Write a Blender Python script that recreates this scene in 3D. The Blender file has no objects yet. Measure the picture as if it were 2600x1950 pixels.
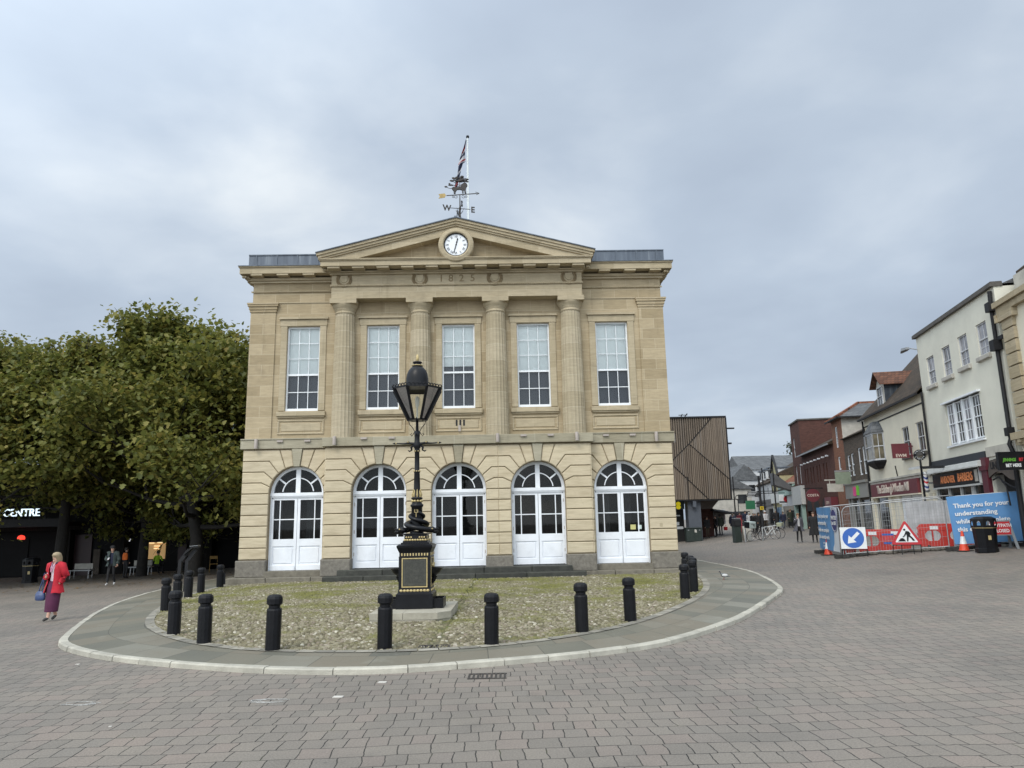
import bpy, bmesh, math, random
import numpy as np
from mathutils import Vector, Matrix, noise as mnoise
from math import sin, cos, pi, radians as rad
random.seed(7); rng = np.random.default_rng(7)
SC = bpy.context.scene
COL = SC.collection

# ---------------------------------------------------------------- helpers
class MB:
    """collects polygons, links them as one mesh object"""
    def __init__(s): s.v = []; s.f = []; s.m = []; s.sm = []
    def add(s, vs, fs, mi=0, smooth=False):
        o = len(s.v); s.v += [tuple(p) for p in vs]
        for f in fs: s.f.append([i + o for i in f]); s.m.append(mi); s.sm.append(smooth)
        return s
    def box(s, x0, x1, y0, y1, z0, z1, mi=0):
        vs = [(x, y, z) for x in (x0, x1) for y in (y0, y1) for z in (z0, z1)]
        return s.add(vs, [(0,1,3,2),(4,6,7,5),(0,4,5,1),(2,3,7,6),(0,2,6,4),(1,5,7,3)], mi)
    def bar(s, a, b, w, h=None, mi=0):
        """box-section bar from a to b"""
        a, b = Vector(a), Vector(b); h = h or w; d = (b - a).normalized()
        t = Vector((0,0,1)) if abs(d.z) < .95 else Vector((0,1,0))
        r = d.cross(t).normalized(); u = r.cross(d)
        vs = [p + r*sx*w/2 + u*su*h/2 for p in (a, b) for sx, su in ((-1,-1),(1,-1),(1,1),(-1,1))]
        return s.add(vs, [(3,2,1,0),(4,5,6,7),(0,1,5,4),(1,2,6,5),(2,3,7,6),(3,0,4,7)], mi)
    def prism(s, poly, d0, d1, plane='xz', mi=0, inset=0.0):
        """polygon (2d) extruded along the third axis from d0 (front) to d1 (back); front edge bevelled by inset"""
        def P(q, d):
            return {'xz': (q[0], d, q[1]), 'xy': (q[0], q[1], d), 'yz': (d, q[0], q[1])}[plane]
        n = len(poly); A = [P(q, d1) for q in poly]; B = [P(q, d0) for q in poly]
        fs = [list(range(n))]
        if inset:
            dd = d0 + (inset if d1 > d0 else -inset)
            Mid = [P(q, dd) for q in poly]; Fr = [P(q, d0) for q in shrink(poly, inset)]
            s.add(A + Mid + Fr, [list(range(n))[::-1], [2*n + i for i in range(n)]] + [[i, (i+1)%n, n+(i+1)%n, n+i] for i in range(n)] + [[n+i, n+(i+1)%n, 2*n+(i+1)%n, 2*n+i] for i in range(n)], mi)
        else:
            s.add(A + B, [list(range(n))[::-1], [n + i for i in range(n)]] + [[i, (i+1)%n, n+(i+1)%n, n+i] for i in range(n)], mi)
        return s
    def lathe(s, prof, n=16, c=(0,0), mi=0, smooth=True, a0=0.0, axis='z', cap=True):
        """prof: (radius, height) pairs"""
        vs = []; fs = []
        for r, h in prof:
            for i in range(n):
                a = a0 + 2*pi*i/n; p = (r*cos(a), r*sin(a), h)
                if axis == 'z': p = (c[0]+p[0], c[1]+p[1], p[2])
                elif axis == 'y': p = (c[0]+p[0], h, c[1]+p[1])
                else: p = (h, c[0]+p[0], c[1]+p[1])
                vs.append(p)
        for k in range(len(prof)-1):
            for i in range(n):
                j = (i+1) % n; fs.append((k*n+i, k*n+j, k*n+n+j, k*n+n+i))
        s.add(vs, fs, mi, smooth)
        if cap: s.add(vs[:n], [list(range(n))[::-1]], mi); s.add(vs[-n:], [list(range(n))], mi)
        return s
    def tube(s, pts, rad_, n=8, mi=0, smooth=True, cap=True):
        pts = [Vector(p) for p in pts]; m = len(pts)
        rs = rad_ if isinstance(rad_, (list, tuple)) else [rad_]*m
        vs = []; fs = []; up = Vector((0.13, 0.21, 1)).normalized()
        for k in range(m):
            d = (pts[min(k+1, m-1)] - pts[max(k-1, 0)]).normalized()
            if abs(d.dot(up)) > .97: up = Vector((1, .2, .1)).normalized()
            r = d.cross(up).normalized(); u = r.cross(d)
            for i in range(n):
                a = 2*pi*i/n; vs.append(pts[k] + (r*cos(a) + u*sin(a))*rs[k])
        for k in range(m-1):
            for i in range(n):
                j = (i+1) % n; fs.append((k*n+i, k*n+j, k*n+n+j, k*n+n+i))
        s.add(vs, fs, mi, smooth)
        if cap: s.add(vs[:n], [list(range(n))[::-1]], mi); s.add(vs[-n:], [list(range(n))], mi)
        return s
    def ball(s, c, r, n=10, m=6, mi=0, sq=(1,1,1)):
        prof = [(max(1e-4, sin(pi*k/m)), -cos(pi*k/m)) for k in range(m+1)]
        vs = []; fs = []
        for q, h in prof:
            for i in range(n):
                a = 2*pi*i/n; vs.append((c[0]+r*sq[0]*q*cos(a), c[1]+r*sq[1]*q*sin(a), c[2]+r*sq[2]*h))
        for k in range(m):
            for i in range(n):
                j = (i+1) % n; fs.append((k*n+i, k*n+j, k*n+n+j, k*n+n+i))
        return s.add(vs, fs, mi, True)
    def loft(s, rings, mi=0, smooth=True, cap=True):
        n = len(rings[0]); vs = [p for r in rings for p in r]; fs = []
        for k in range(len(rings)-1):
            for i in range(n):
                j = (i+1) % n; fs.append((k*n+i, k*n+j, k*n+n+j, k*n+n+i))
        s.add(vs, fs, mi, smooth)
        if cap: s.add(rings[0], [list(range(n))[::-1]], mi); s.add(rings[-1], [list(range(n))], mi)
        return s
    def build(s, name, mats, parent=None, loc=None, rotz=0, weld=False):
        me = bpy.data.meshes.new(name); me.from_pydata(s.v, [], s.f)
        mats = mats if isinstance(mats, (list, tuple)) else [mats]
        for m in mats: me.materials.append(m)
        me.polygons.foreach_set('material_index', s.m); me.polygons.foreach_set('use_smooth', s.sm)
        bm = bmesh.new(); bm.from_mesh(me)
        if weld: bmesh.ops.remove_doubles(bm, verts=bm.verts, dist=1e-4)
        bmesh.ops.recalc_face_normals(bm, faces=bm.faces)
        bm.to_mesh(me); bm.free(); me.update()
        return link(name, me, parent, loc, rotz)

def link(name, me, parent=None, loc=None, rotz=0):
    o = bpy.data.objects.new(name, me); COL.objects.link(o)
    if parent: o.parent = parent
    if loc: o.location = loc
    if rotz: o.rotation_euler.z = rotz
    return o

def tag(o, label, cat, group=None):
    o['label'] = label; o['category'] = cat
    if group: o['group'] = group
    return o
def struct(o): o['kind'] = 'structure'; return o
def thing(name, label, cat, loc=(0,0,0), rotz=0, group=None):
    o = bpy.data.objects.new(name, None); COL.objects.link(o); o.empty_display_size = .2
    o.location = loc; o.rotation_euler = (0, 0, rotz)
    return tag(o, label, cat, group)
def dup(o, loc=None, rotz=None, label=None, parent=None, scale=None):
    c = o.copy(); COL.objects.link(c)
    if parent is not None: c.parent = parent
    if loc is not None: c.location = loc
    if rotz is not None: c.rotation_euler.z = rotz
    if scale is not None: c.scale = scale
    if label: c['label'] = label
    for ch in [k for k in bpy.data.objects if k.parent == o]: dup(ch, parent=c)
    return c

def shrink(poly, d):
    """inset a 2d polygon (any orientation) by d"""
    n = len(poly); A = sum(poly[i][0]*poly[(i+1)%n][1] - poly[(i+1)%n][0]*poly[i][1] for i in range(n))
    sg = 1 if A > 0 else -1; out = []
    for i in range(n):
        p, q, r = Vector(poly[i-1]), Vector(poly[i]), Vector(poly[(i+1)%n])
        e1, e2 = (q-p).normalized(), (r-q).normalized()
        n1, n2 = Vector((-e1.y, e1.x))*sg, Vector((-e2.y, e2.x))*sg
        b = (n1+n2); l = b.length
        if l < .2: out.append((q.x, q.y)); continue
        b /= l; k = min(d / max(.35, b.dot(n1)), 3*d); out.append((q.x + b.x*k, q.y + b.y*k))
    return out
def clip(poly, axis, val, keep_less):
    """Sutherland-Hodgman against one axis-aligned line"""
    out = []; n = len(poly)
    ins = lambda p: (p[axis] <= val) if keep_less else (p[axis] >= val)
    for i in range(n):
        a, b = poly[i], poly[(i+1) % n]
        if ins(a): out.append(a)
        if ins(a) != ins(b):
            t = (val - a[axis]) / (b[axis] - a[axis]); out.append((a[0]+t*(b[0]-a[0]), a[1]+t*(b[1]-a[1])))
    return out

def text(name, s, size, mat, parent, loc, rot=(pi/2, 0, 0), ext=.004, sx=1.0, bold=0.0, align='CENTER', shear=0.0, space=1.0):
    cu = bpy.data.curves.new('lettering', 'FONT'); cu.body = s; cu.size = size; cu.extrude = ext; cu.offset = bold
    cu.align_x = align; cu.align_y = 'CENTER'; cu.shear = shear; cu.resolution_u = 3; cu.space_character = space
    tmp = bpy.data.objects.new('lettering', cu); COL.objects.link(tmp)
    dg = bpy.context.evaluated_depsgraph_get(); me = bpy.data.meshes.new_from_object(tmp.evaluated_get(dg))
    bpy.data.objects.remove(tmp); bpy.data.curves.remove(cu)
    me.transform(Matrix.Diagonal((sx, 1, 1, 1))); me.materials.clear(); me.materials.append(mat)
    o = link(name, me, parent, loc); o.rotation_euler = rot
    return o

# ---------------------------------------------------------------- materials
def mk(name):
    m = bpy.data.materials.new(name); m.use_nodes = True
    return m, m.node_tree, m.node_tree.nodes['Principled BSDF']
def nd(nt, t, ins=None, **props):
    n = nt.nodes.new(t)
    for k, v in props.items(): setattr(n, k, v)
    for k, v in (ins or {}).items():
        if isinstance(v, tuple) and len(v) == 2 and hasattr(v[0], 'outputs'): nt.links.new(v[0].outputs[v[1]], n.inputs[k])
        elif hasattr(v, 'outputs'): nt.links.new(v.outputs[0], n.inputs[k])
        else: n.inputs[k].default_value = v
    return n
def ramp(nt, fac, stops):
    r = nd(nt, 'ShaderNodeValToRGB', {'Fac': fac}); e = r.color_ramp.elements
    while len(e) < len(stops): e.new(.5)
    for i, (p, c) in enumerate(stops): e[i].position = p; e[i].color = (*c, 1) if len(c) == 3 else c
    return r
def mixc(nt, fac, a, b, mode='MIX'):
    n = nt.nodes.new('ShaderNodeMix'); n.data_type = 'RGBA'; n.blend_type = mode
    for i, v in ((0, fac), (6, a), (7, b)):
        if isinstance(v, tuple) and hasattr(v[0], 'outputs'): nt.links.new(v[0].outputs[v[1]], n.inputs[i])
        elif hasattr(v, 'outputs'): nt.links.new(v.outputs[2] if v.bl_idname == 'ShaderNodeMix' else v.outputs[0], n.inputs[i])
        else: n.inputs[i].default_value = v if i == 0 else (*v[:3], 1)
    return n
def MO(n): return (n, 2)
def sc(c, k): return tuple(min(1, x*k) for x in c)
def plain(name, col, rough=.6, var=.12, scale=4.0, metal=0.0, bump=0.0, spec=.5, coat=0.0, fine=40.0, dirt=0.0, island=0.0):
    """one colour with worn, uneven variation"""
    m, nt, b = mk(name); tc = nd(nt, 'ShaderNodeTexCoord')
    n1 = nd(nt, 'ShaderNodeTexNoise', {'Vector': (tc, 'Object'), 'Scale': scale, 'Detail': 5.0, 'Roughness': .65})
    r = ramp(nt, n1, [(.28, sc(col, 1-var)), (.5, col), (.72, sc(col, 1+var))])
    last = (r, 0)
    if dirt:
        n3 = nd(nt, 'ShaderNodeTexNoise', {'Vector': (tc, 'Object'), 'Scale': scale*.35, 'Detail': 8.0, 'Roughness': .75})
        q = ramp(nt, n3, [(.5, (0,0,0)), (.72, (dirt,)*3)])
        last = MO(mixc(nt, (q, 0), last, sc(col, .35)))
    if island:
        ge = nd(nt, 'ShaderNodeNewGeometry')
        rr = ramp(nt, (ge, 'Random Per Island'), [(0, (1-island,)*3), (1, (1+island,)*3)])
        rr.color_ramp.elements[1].color = (1+island, 1+island*.96, 1+island*.9, 1)
        last = MO(mixc(nt, 1.0, last, (rr, 0), 'MULTIPLY'))
    nt.links.new(last[0].outputs[last[1]], b.inputs['Base Color'])
    n2 = nd(nt, 'ShaderNodeTexNoise', {'Vector': (tc, 'Object'), 'Scale': fine, 'Detail': 4.0})
    rr = nd(nt, 'ShaderNodeMapRange', {'Value': (n2, 'Fac'), 'To Min': max(.02, rough-.12), 'To Max': min(1, rough+.12)})
    nt.links.new(rr.outputs[0], b.inputs['Roughness'])
    b.inputs['Metallic'].default_value = metal; b.inputs['Specular IOR Level'].default_value = spec; b.inputs['Coat Weight'].default_value = coat
    if bump:
        bp = nd(nt, 'ShaderNodeBump', {'Height': (n2, 'Fac'), 'Strength': bump, 'Distance': .02}); nt.links.new(bp.outputs[0], b.inputs['Normal'])
    return m
def glow(name, col, k):
    m, nt, b = mk(name); b.inputs['Base Color'].default_value = (*col, 1)
    b.inputs['Emission Color'].default_value = (*col, 1); b.inputs['Emission Strength'].default_value = k
    return m
def glass(name, tint=(.8,.85,.85), refl=.9, dark=0.0):
    """thin window pane: see-through with a fresnel reflection"""
    m, nt, b = mk(name); nt.nodes.remove(b); out = nt.nodes['Material Output']
    tr = nd(nt, 'ShaderNodeBsdfTransparent', {'Color': (*tint, 1)}); gl = nd(nt, 'ShaderNodeBsdfGlossy', {'Roughness': .02, 'Color': (refl, refl, refl, 1)})
    fr = nd(nt, 'ShaderNodeFresnel', {'IOR': 1.5}); mx = nd(nt, 'ShaderNodeMixShader', {0: (fr, 0), 1: (tr, 0), 2: (gl, 0)})
    nt.links.new(mx.outputs[0], out.inputs[0]); return m

def ashlar(name, a, b_, mortar, bw, bh, ms=.006, var=.5, coord='xz', bump=.25, stain=.35, off=.5, sq=1.0, lime=.35):
    """coursed stone or brick: tint differs per block, mortar lines, weather stains"""
    m, nt, b = mk(name); tc = nd(nt, 'ShaderNodeTexCoord'); sp = nd(nt, 'ShaderNodeSeparateXYZ', {0: (tc, 'Object')})
    ad = nd(nt, 'ShaderNodeMath', {0: (sp, 0), 1: (sp, 1)}, operation='ADD')
    cb = nd(nt, 'ShaderNodeCombineXYZ', {0: ad, 1: (sp, 2)})
    wob = nd(nt, 'ShaderNodeTexNoise', {'Vector': (tc, 'Object'), 'Scale': .8, 'Detail': 2.0})
    w2 = nd(nt, 'ShaderNodeVectorMath', {0: (wob, 'Color'), 1: (.5, .5, .5)}, operation='SUBTRACT')
    w3 = nd(nt, 'ShaderNodeVectorMath', {0: (w2, 0), 'Scale': bh*.12}, operation='SCALE')
    vv = nd(nt, 'ShaderNodeVectorMath', {0: (cb, 0), 1: (w3, 0)})
    br = nd(nt, 'ShaderNodeTexBrick', {'Vector': (vv, 0), 'Color1': (0,0,0,1), 'Color2': (1,1,1,1), 'Mortar': (.5,.5,.5,1), 'Scale': 1.0, 'Mortar Size': ms, 'Mortar Smooth': .2, 'Bias': 0.0, 'Brick Width': bw, 'Row Height': bh}, offset=off, squash=sq, squash_frequency=3)
    n1 = nd(nt, 'ShaderNodeTexNoise', {'Vector': (tc, 'Object'), 'Scale': 1.1, 'Detail': 7.0, 'Roughness': .7})
    mp = nd(nt, 'ShaderNodeMapping', {'Vector': (tc, 'Object'), 'Scale': (1.0, 1.0, 7.0)})
    n2 = nd(nt, 'ShaderNodeTexNoise', {'Vector': (mp, 0), 'Scale': 2.2, 'Detail': 8.0, 'Roughness': .7})
    f1 = nd(nt, 'ShaderNodeMix', {0: var, 2: (n1, 'Fac'), 3: (br, 'Color')})
    f1.data_type = 'FLOAT'
    base = ramp(nt, (f1, 0), [(.2, a), (.8, b_)])
    grain = ramp(nt, n2, [(.3, (.82,.82,.82)), (.7, (1.14,1.14,1.14))])
    c = mixc(nt, 1.0, (base, 0), (grain, 0), 'MULTIPLY')
    st = ramp(nt, n1, [(.55, (0,0,0)), (.75, (stain,)*3)])
    c = mixc(nt, (st, 0), MO(c), sc(a, .55))
    mps = nd(nt, 'ShaderNodeMapping', {'Vector': (tc, 'Object'), 'Scale': (2.6, 2.6, .22)})
    sk = ramp(nt, nd(nt, 'ShaderNodeTexNoise', {'Vector': (mps, 0), 'Scale': 1.6, 'Detail': 7.0, 'Roughness': .7}), [(.56, (0,0,0)), (.74, (stain*.8,)*3)])
    c = mixc(nt, (sk, 0), MO(c), sc(a, .5))
    lm = ramp(nt, nd(nt, 'ShaderNodeTexNoise', {'Vector': (tc, 'Object'), 'Scale': 3.4, 'Detail': 9.0, 'Roughness': .8}), [(.62, (0,0,0)), (.74, (lime,)*3)])
    c = mixc(nt, (lm, 0), MO(c), mortar)
    c = mixc(nt, (br, 'Fac'), MO(c), mortar)
    nt.links.new(c.outputs[2], b.inputs['Base Color']); b.inputs['Roughness'].default_value = .85; b.inputs['Specular IOR Level'].default_value = .25
    n3 = nd(nt, 'ShaderNodeTexNoise', {'Vector': (tc, 'Object'), 'Scale': 30.0, 'Detail': 6.0})
    h = nd(nt, 'ShaderNodeMath', {0: (n3, 'Fac'), 1: (br, 'Fac')}, operation='SUBTRACT')
    bp = nd(nt, 'ShaderNodeBump', {'Height': h, 'Strength': bump, 'Distance': .015}); nt.links.new(bp.outputs[0], b.inputs['Normal'])
    return m

M = {}
M['stone_up'] = ashlar('upper ashlar', (.305,.242,.15), (.43,.352,.235), (.5,.43,.315), .95, .405, ms=.006, var=.5, stain=.5)
M['stone_trim'] = ashlar('dressed stone', (.34,.283,.188), (.44,.373,.262), (.48,.42,.31), 1.4, .6, ms=.005, var=.4, stain=.5)
M['stone_col'] = ashlar('column stone', (.32,.27,.183), (.43,.37,.268), (.5,.445,.335), 3.0, .62, ms=.006, var=.45, stain=.45)
M['stone_band'] = ashlar('weathered band stone', (.27,.24,.17), (.37,.34,.26), (.42,.4,.32), 1.5, .6, ms=.006, var=.5, stain=.4)
def rust():
    m, nt, b = mk('rusticated stone'); tc = nd(nt, 'ShaderNodeTexCoord'); ge = nd(nt, 'ShaderNodeNewGeometry')
    t = ramp(nt, (ge, 'Random Per Island'), [(0, (.485,.41,.29)), (.3, (.53,.455,.33)), (.6, (.505,.43,.305)), (.85, (.55,.475,.34)), (1, (.475,.41,.3))])
    mp = nd(nt, 'ShaderNodeMapping', {'Vector': (tc, 'Object'), 'Scale': (.8, .8, 5.0)})
    n1 = nd(nt, 'ShaderNodeTexNoise', {'Vector': (mp, 0), 'Scale': 1.6, 'Detail': 8.0, 'Roughness': .68})
    g = ramp(nt, n1, [(.3, (.78,.76,.73)), (.55, (1,1,1)), (.75, (1.13,1.12,1.1))])
    c = mixc(nt, 1.0, (t, 0), (g, 0), 'MULTIPLY')
    n2 = nd(nt, 'ShaderNodeTexNoise', {'Vector': (tc, 'Object'), 'Scale': 2.6, 'Detail': 9.0, 'Roughness': .78})
    st = ramp(nt, n2, [(.58, (0,0,0)), (.75, (.5,.5,.5))])
    c = mixc(nt, (st, 0), MO(c), (.26,.235,.18))
    nt.links.new(c.outputs[2], b.inputs['Base Color']); b.inputs['Roughness'].default_value = .88; b.inputs['Specular IOR Level'].default_value = .2
    n3 = nd(nt, 'ShaderNodeTexNoise', {'Vector': (tc, 'Object'), 'Scale': 14.0, 'Detail': 8.0, 'Roughness': .65})
    bp = nd(nt, 'ShaderNodeBump', {'Height': (n3, 'Fac'), 'Strength': .35, 'Distance': .02}); nt.links.new(bp.outputs[0], b.inputs['Normal'])
    return m
M['stone_rust'] = rust()
M['stone_groove'] = plain('recessed stone joint', (.27,.215,.14), .9, .2, 5, bump=.2)
M['stone_carved_shade'] = plain('carving with painted shade', (.2,.15,.085), .9, .2, 6)  # relief shading painted into the colour of the date and wreaths
M['granite'] = plain('grey granite', (.17,.155,.13), .8, .35, 9, bump=.5, fine=60, dirt=.5)
M['step'] = plain('worn step stone', (.16,.145,.115), .85, .3, 5, bump=.4, dirt=.4, island=.2)
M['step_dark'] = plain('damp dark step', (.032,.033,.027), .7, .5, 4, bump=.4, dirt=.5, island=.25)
M['white'] = plain('white gloss paint', (.76,.785,.83), .4, .05, 2.5, bump=.03, dirt=.22)
M['white_sash'] = plain('white sash paint', (.74,.77,.8), .45, .05, 2.5)
M['oldwhite'] = plain('old white sash paint', (.5,.51,.53), .55, .1, 3, dirt=.2)
M['blind'] = plain('white roller blind', (.84,.88,.87), .8, .04, 1.0)
M['grey_backing'] = plain('plain grey backing', (.075,.083,.1), .8, .06, 1.2)  # flat dark bluish-grey plane set behind the sash panes
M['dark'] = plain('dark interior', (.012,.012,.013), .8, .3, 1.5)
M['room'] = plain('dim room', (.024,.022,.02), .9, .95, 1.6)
M['glass'] = glass('window glass', (.96,.975,.975), .9)
M['doorglass'] = glass('door glass', (.5,.52,.53), .45)
def lead():
    m, nt, b = mk('lead sheet'); tc = nd(nt, 'ShaderNodeTexCoord')
    mp = nd(nt, 'ShaderNodeMapping', {'Vector': (tc, 'Object'), 'Scale': (6, 6, .5)})
    n = nd(nt, 'ShaderNodeTexNoise', {'Vector': (mp, 0), 'Scale': 1.2, 'Detail': 7.0})
    r = ramp(nt, n, [(.3, (.065,.08,.105)), (.6, (.105,.125,.155)), (.75, (.2,.22,.24))]); nt.links.new(r.outputs[0], b.inputs['Base Color'])
    b.inputs['Roughness'].default_value = .5; b.inputs['Metallic'].default_value = .25; return m
M['lead'] = lead()
M['black'] = plain('black gloss iron', (.006,.0064,.0085), .36, .3, 5, spec=.25, dirt=.25, bump=.05)
M['blackmatt'] = plain('matt black metal', (.012,.012,.014), .6, .3, 5, spec=.3)
M['bollard'] = plain('bollard black paint', (.006,.0062,.008), .42, .3, 6, spec=.22, bump=.12, fine=18)
M['gold'] = plain('gilded paint', (.46,.36,.17), .45, .25, 20, metal=.15)
M['plaque'] = plain('bronze plaque', (.062,.062,.052), .5, .25, 14, metal=.3)
M['plaque_text'] = plain('worn raised lettering', (.03,.03,.026), .5, .2, 14)
M['pale_slab'] = plain('pale plinth stone', (.34,.315,.255), .85, .2, 4, bump=.3, dirt=.4)
M['kerb'] = plain('pale kerb stone', (.37,.352,.3), .85, .22, 3, bump=.35, fine=50, dirt=.45, island=.12)
M['dial'] = plain('white clock dial', (.75,.78,.82), .5, .03, 2)
M['rusty'] = plain('weathered vane iron', (.035,.03,.026), .7, .35, 8)
M['vane_gold'] = plain('tarnished gilding', (.35,.25,.09), .6, .35, 9)
M['pole_white'] = plain('white pole paint', (.62,.66,.66), .45, .05, 3)
M['spot'] = plain('pinkish grey lamp casing', (.36,.315,.285), .6, .1, 5)
M['galv'] = plain('galvanised steel', (.33,.34,.35), .45, .15, 8, metal=.6)
M['rubber'] = plain('black rubber foot', (.025,.024,.023), .8, .4, 8, bump=.3)
M['red'] = plain('red barrier plastic', (.46,.035,.026), .5, .15, 3, dirt=.25)
M['orange'] = plain('cone orange red', (.62,.055,.02), .5, .12, 4, dirt=.25)
M['sign_red'] = plain('sign red', (.45,.02,.03), .4, .06, 4)
M['sign_white'] = plain('reflective white sheeting', (.7,.72,.74), .45, .05, 3, dirt=.15)
M['sign_blue'] = plain('sign blue', (.025,.11,.42), .4, .06, 4)
M['banner_blue'] = plain('banner blue mesh', (.1,.255,.5), .7, .1, 1.5)
M['banner_white'] = plain('banner white mesh', (.62,.66,.72), .7, .06, 1.5)
M['navy'] = plain('badge navy', (.035,.035,.16), .6, .08, 3)
M['skin'] = plain('skin', (.5,.3,.22), .55, .06, 8)

# ---------------------------------------------------------------- camera (29 mm equivalent phone view, tilted up, slightly rolled)
CAM_H = 1.95
cam = bpy.data.objects.new('camera', bpy.data.cameras.new('camera')); COL.objects.link(cam)
cam.data.sensor_width = 36; cam.data.lens = 36*1850/2600; cam.data.clip_end = 3000; cam.data.clip_start = .05
_r = Vector((0.99977359, 0.00398661, -0.02090146)); _u = Vector((0.02127826, -0.18731375, 0.98206965)); _f = Vector((0, 0.98229205, 0.18735617))
mw = Matrix.Identity(4)
for i in range(3): mw[i][0], mw[i][1], mw[i][2] = _r[i], _u[i], -_f[i]
mw.translation = (0, 0, CAM_H); cam.matrix_world = mw
SC.camera = cam

# ---------------------------------------------------------------- overcast daylight
SUN_EL, SUN_AZ = 48, 205      # behind the camera, to the left
w = bpy.data.worlds.new('World'); SC.world = w; w.use_nodes = True; nt = w.node_tree
bg = nt.nodes['Background']
sky = nd(nt, 'ShaderNodeTexSky', sky_type='NISHITA', sun_disc=False, sun_elevation=rad(SUN_EL), sun_rotation=rad(SUN_AZ), air_density=1.2, dust_density=3.0)
tc = nd(nt, 'ShaderNodeTexCoord'); sp = nd(nt, 'ShaderNodeSeparateXYZ', {0: (tc, 'Generated')})
zz = nd(nt, 'ShaderNodeMath', {0: (sp, 2), 1: 0.0}, operation='MAXIMUM'); za = nd(nt, 'ShaderNodeMath', {0: zz, 1: .22}, operation='ADD')
dx = nd(nt, 'ShaderNodeMath', {0: (sp, 0), 1: za}, operation='DIVIDE'); dy = nd(nt, 'ShaderNodeMath', {0: (sp, 1), 1: za}, operation='DIVIDE')
pv = nd(nt, 'ShaderNodeCombineXYZ', {0: dx, 1: dy, 2: 3.7})
c1 = nd(nt, 'ShaderNodeTexNoise', {'Vector': (pv, 0), 'Scale': .8, 'Detail': 6.0, 'Roughness': .48, 'Distortion': .35})
mp2 = nd(nt, 'ShaderNodeMapping', {'Vector': (pv, 0), 'Location': (4.2, 1.3, 0)})
c2 = nd(nt, 'ShaderNodeTexNoise', {'Vector': (mp2, 0), 'Scale': 2.2, 'Detail': 7.0, 'Roughness': .5, 'Distortion': .3})
cs = nd(nt, 'ShaderNodeMath', {0: (c2, 'Fac'), 1: .35}, operation='MULTIPLY'); ct = nd(nt, 'ShaderNodeMath', {0: (c1, 'Fac'), 1: cs}, operation='ADD')
cl = ramp(nt, ct, [(.5, (.36,.425,.52)), (.6, (.405,.475,.575)), (.7, (.455,.53,.63)), (.8, (.555,.625,.71)), (.92, (.74,.79,.83))])
# unseen cloud behind and above the camera brightened, added to light the facade
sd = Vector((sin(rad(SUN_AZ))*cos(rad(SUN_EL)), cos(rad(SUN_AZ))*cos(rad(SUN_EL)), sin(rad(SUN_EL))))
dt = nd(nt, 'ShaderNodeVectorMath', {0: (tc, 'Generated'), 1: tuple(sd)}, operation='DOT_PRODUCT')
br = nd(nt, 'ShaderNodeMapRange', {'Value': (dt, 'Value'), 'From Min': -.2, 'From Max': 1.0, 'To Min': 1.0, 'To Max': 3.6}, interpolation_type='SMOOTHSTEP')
bs = []
for dv, wd in (((-.315,.827,.464), .985), ((-.2,.86,.47), .975), ((.058,.889,.455), .982)):      # thin bright breaks in the cloud
    dd = nd(nt, 'ShaderNodeVectorMath', {0: (tc, 'Generated'), 1: dv}, operation='DOT_PRODUCT'); bs.append(nd(nt, 'ShaderNodeMapRange', {'Value': (dd, 'Value'), 'From Min': wd, 'From Max': 1.0, 'To Min': 0.0, 'To Max': .12}, interpolation_type='SMOOTHSTEP'))
sm_ = nd(nt, 'ShaderNodeMath', {0: (bs[0], 0), 1: (bs[1], 0)}); sm_ = nd(nt, 'ShaderNodeMath', {0: sm_, 1: (bs[2], 0)}); sm_ = nd(nt, 'ShaderNodeMath', {0: sm_, 1: (c2, 'Fac')}, operation='MULTIPLY'); sm_ = nd(nt, 'ShaderNodeMath', {0: sm_, 1: ct}); nt.links.new(sm_.outputs[0], cl.inputs['Fac'])
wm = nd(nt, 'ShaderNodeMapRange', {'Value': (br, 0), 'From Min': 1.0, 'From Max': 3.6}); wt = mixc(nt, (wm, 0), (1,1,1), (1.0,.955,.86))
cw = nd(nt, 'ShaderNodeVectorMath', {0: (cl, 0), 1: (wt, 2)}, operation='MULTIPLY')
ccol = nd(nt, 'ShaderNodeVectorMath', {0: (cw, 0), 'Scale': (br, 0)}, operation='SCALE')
skys = nd(nt, 'ShaderNodeVectorMath', {0: (sky, 0), 'Scale': .1}, operation='SCALE')
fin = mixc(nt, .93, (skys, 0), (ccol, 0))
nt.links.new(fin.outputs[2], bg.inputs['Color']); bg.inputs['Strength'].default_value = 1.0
sl = bpy.data.lights.new('sun', 'SUN'); sl.energy = 1.4; sl.angle = rad(25); sl.color = (1, .92, .8)
so = bpy.data.objects.new('sun', sl); COL.objects.link(so); so.rotation_euler = (-sd).to_track_quat('-Z', 'Y').to_euler()
SC.view_settings.view_transform = 'Standard'; SC.view_settings.look = 'None'; SC.view_settings.exposure = .23; SC.view_settings.gamma = 1

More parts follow.
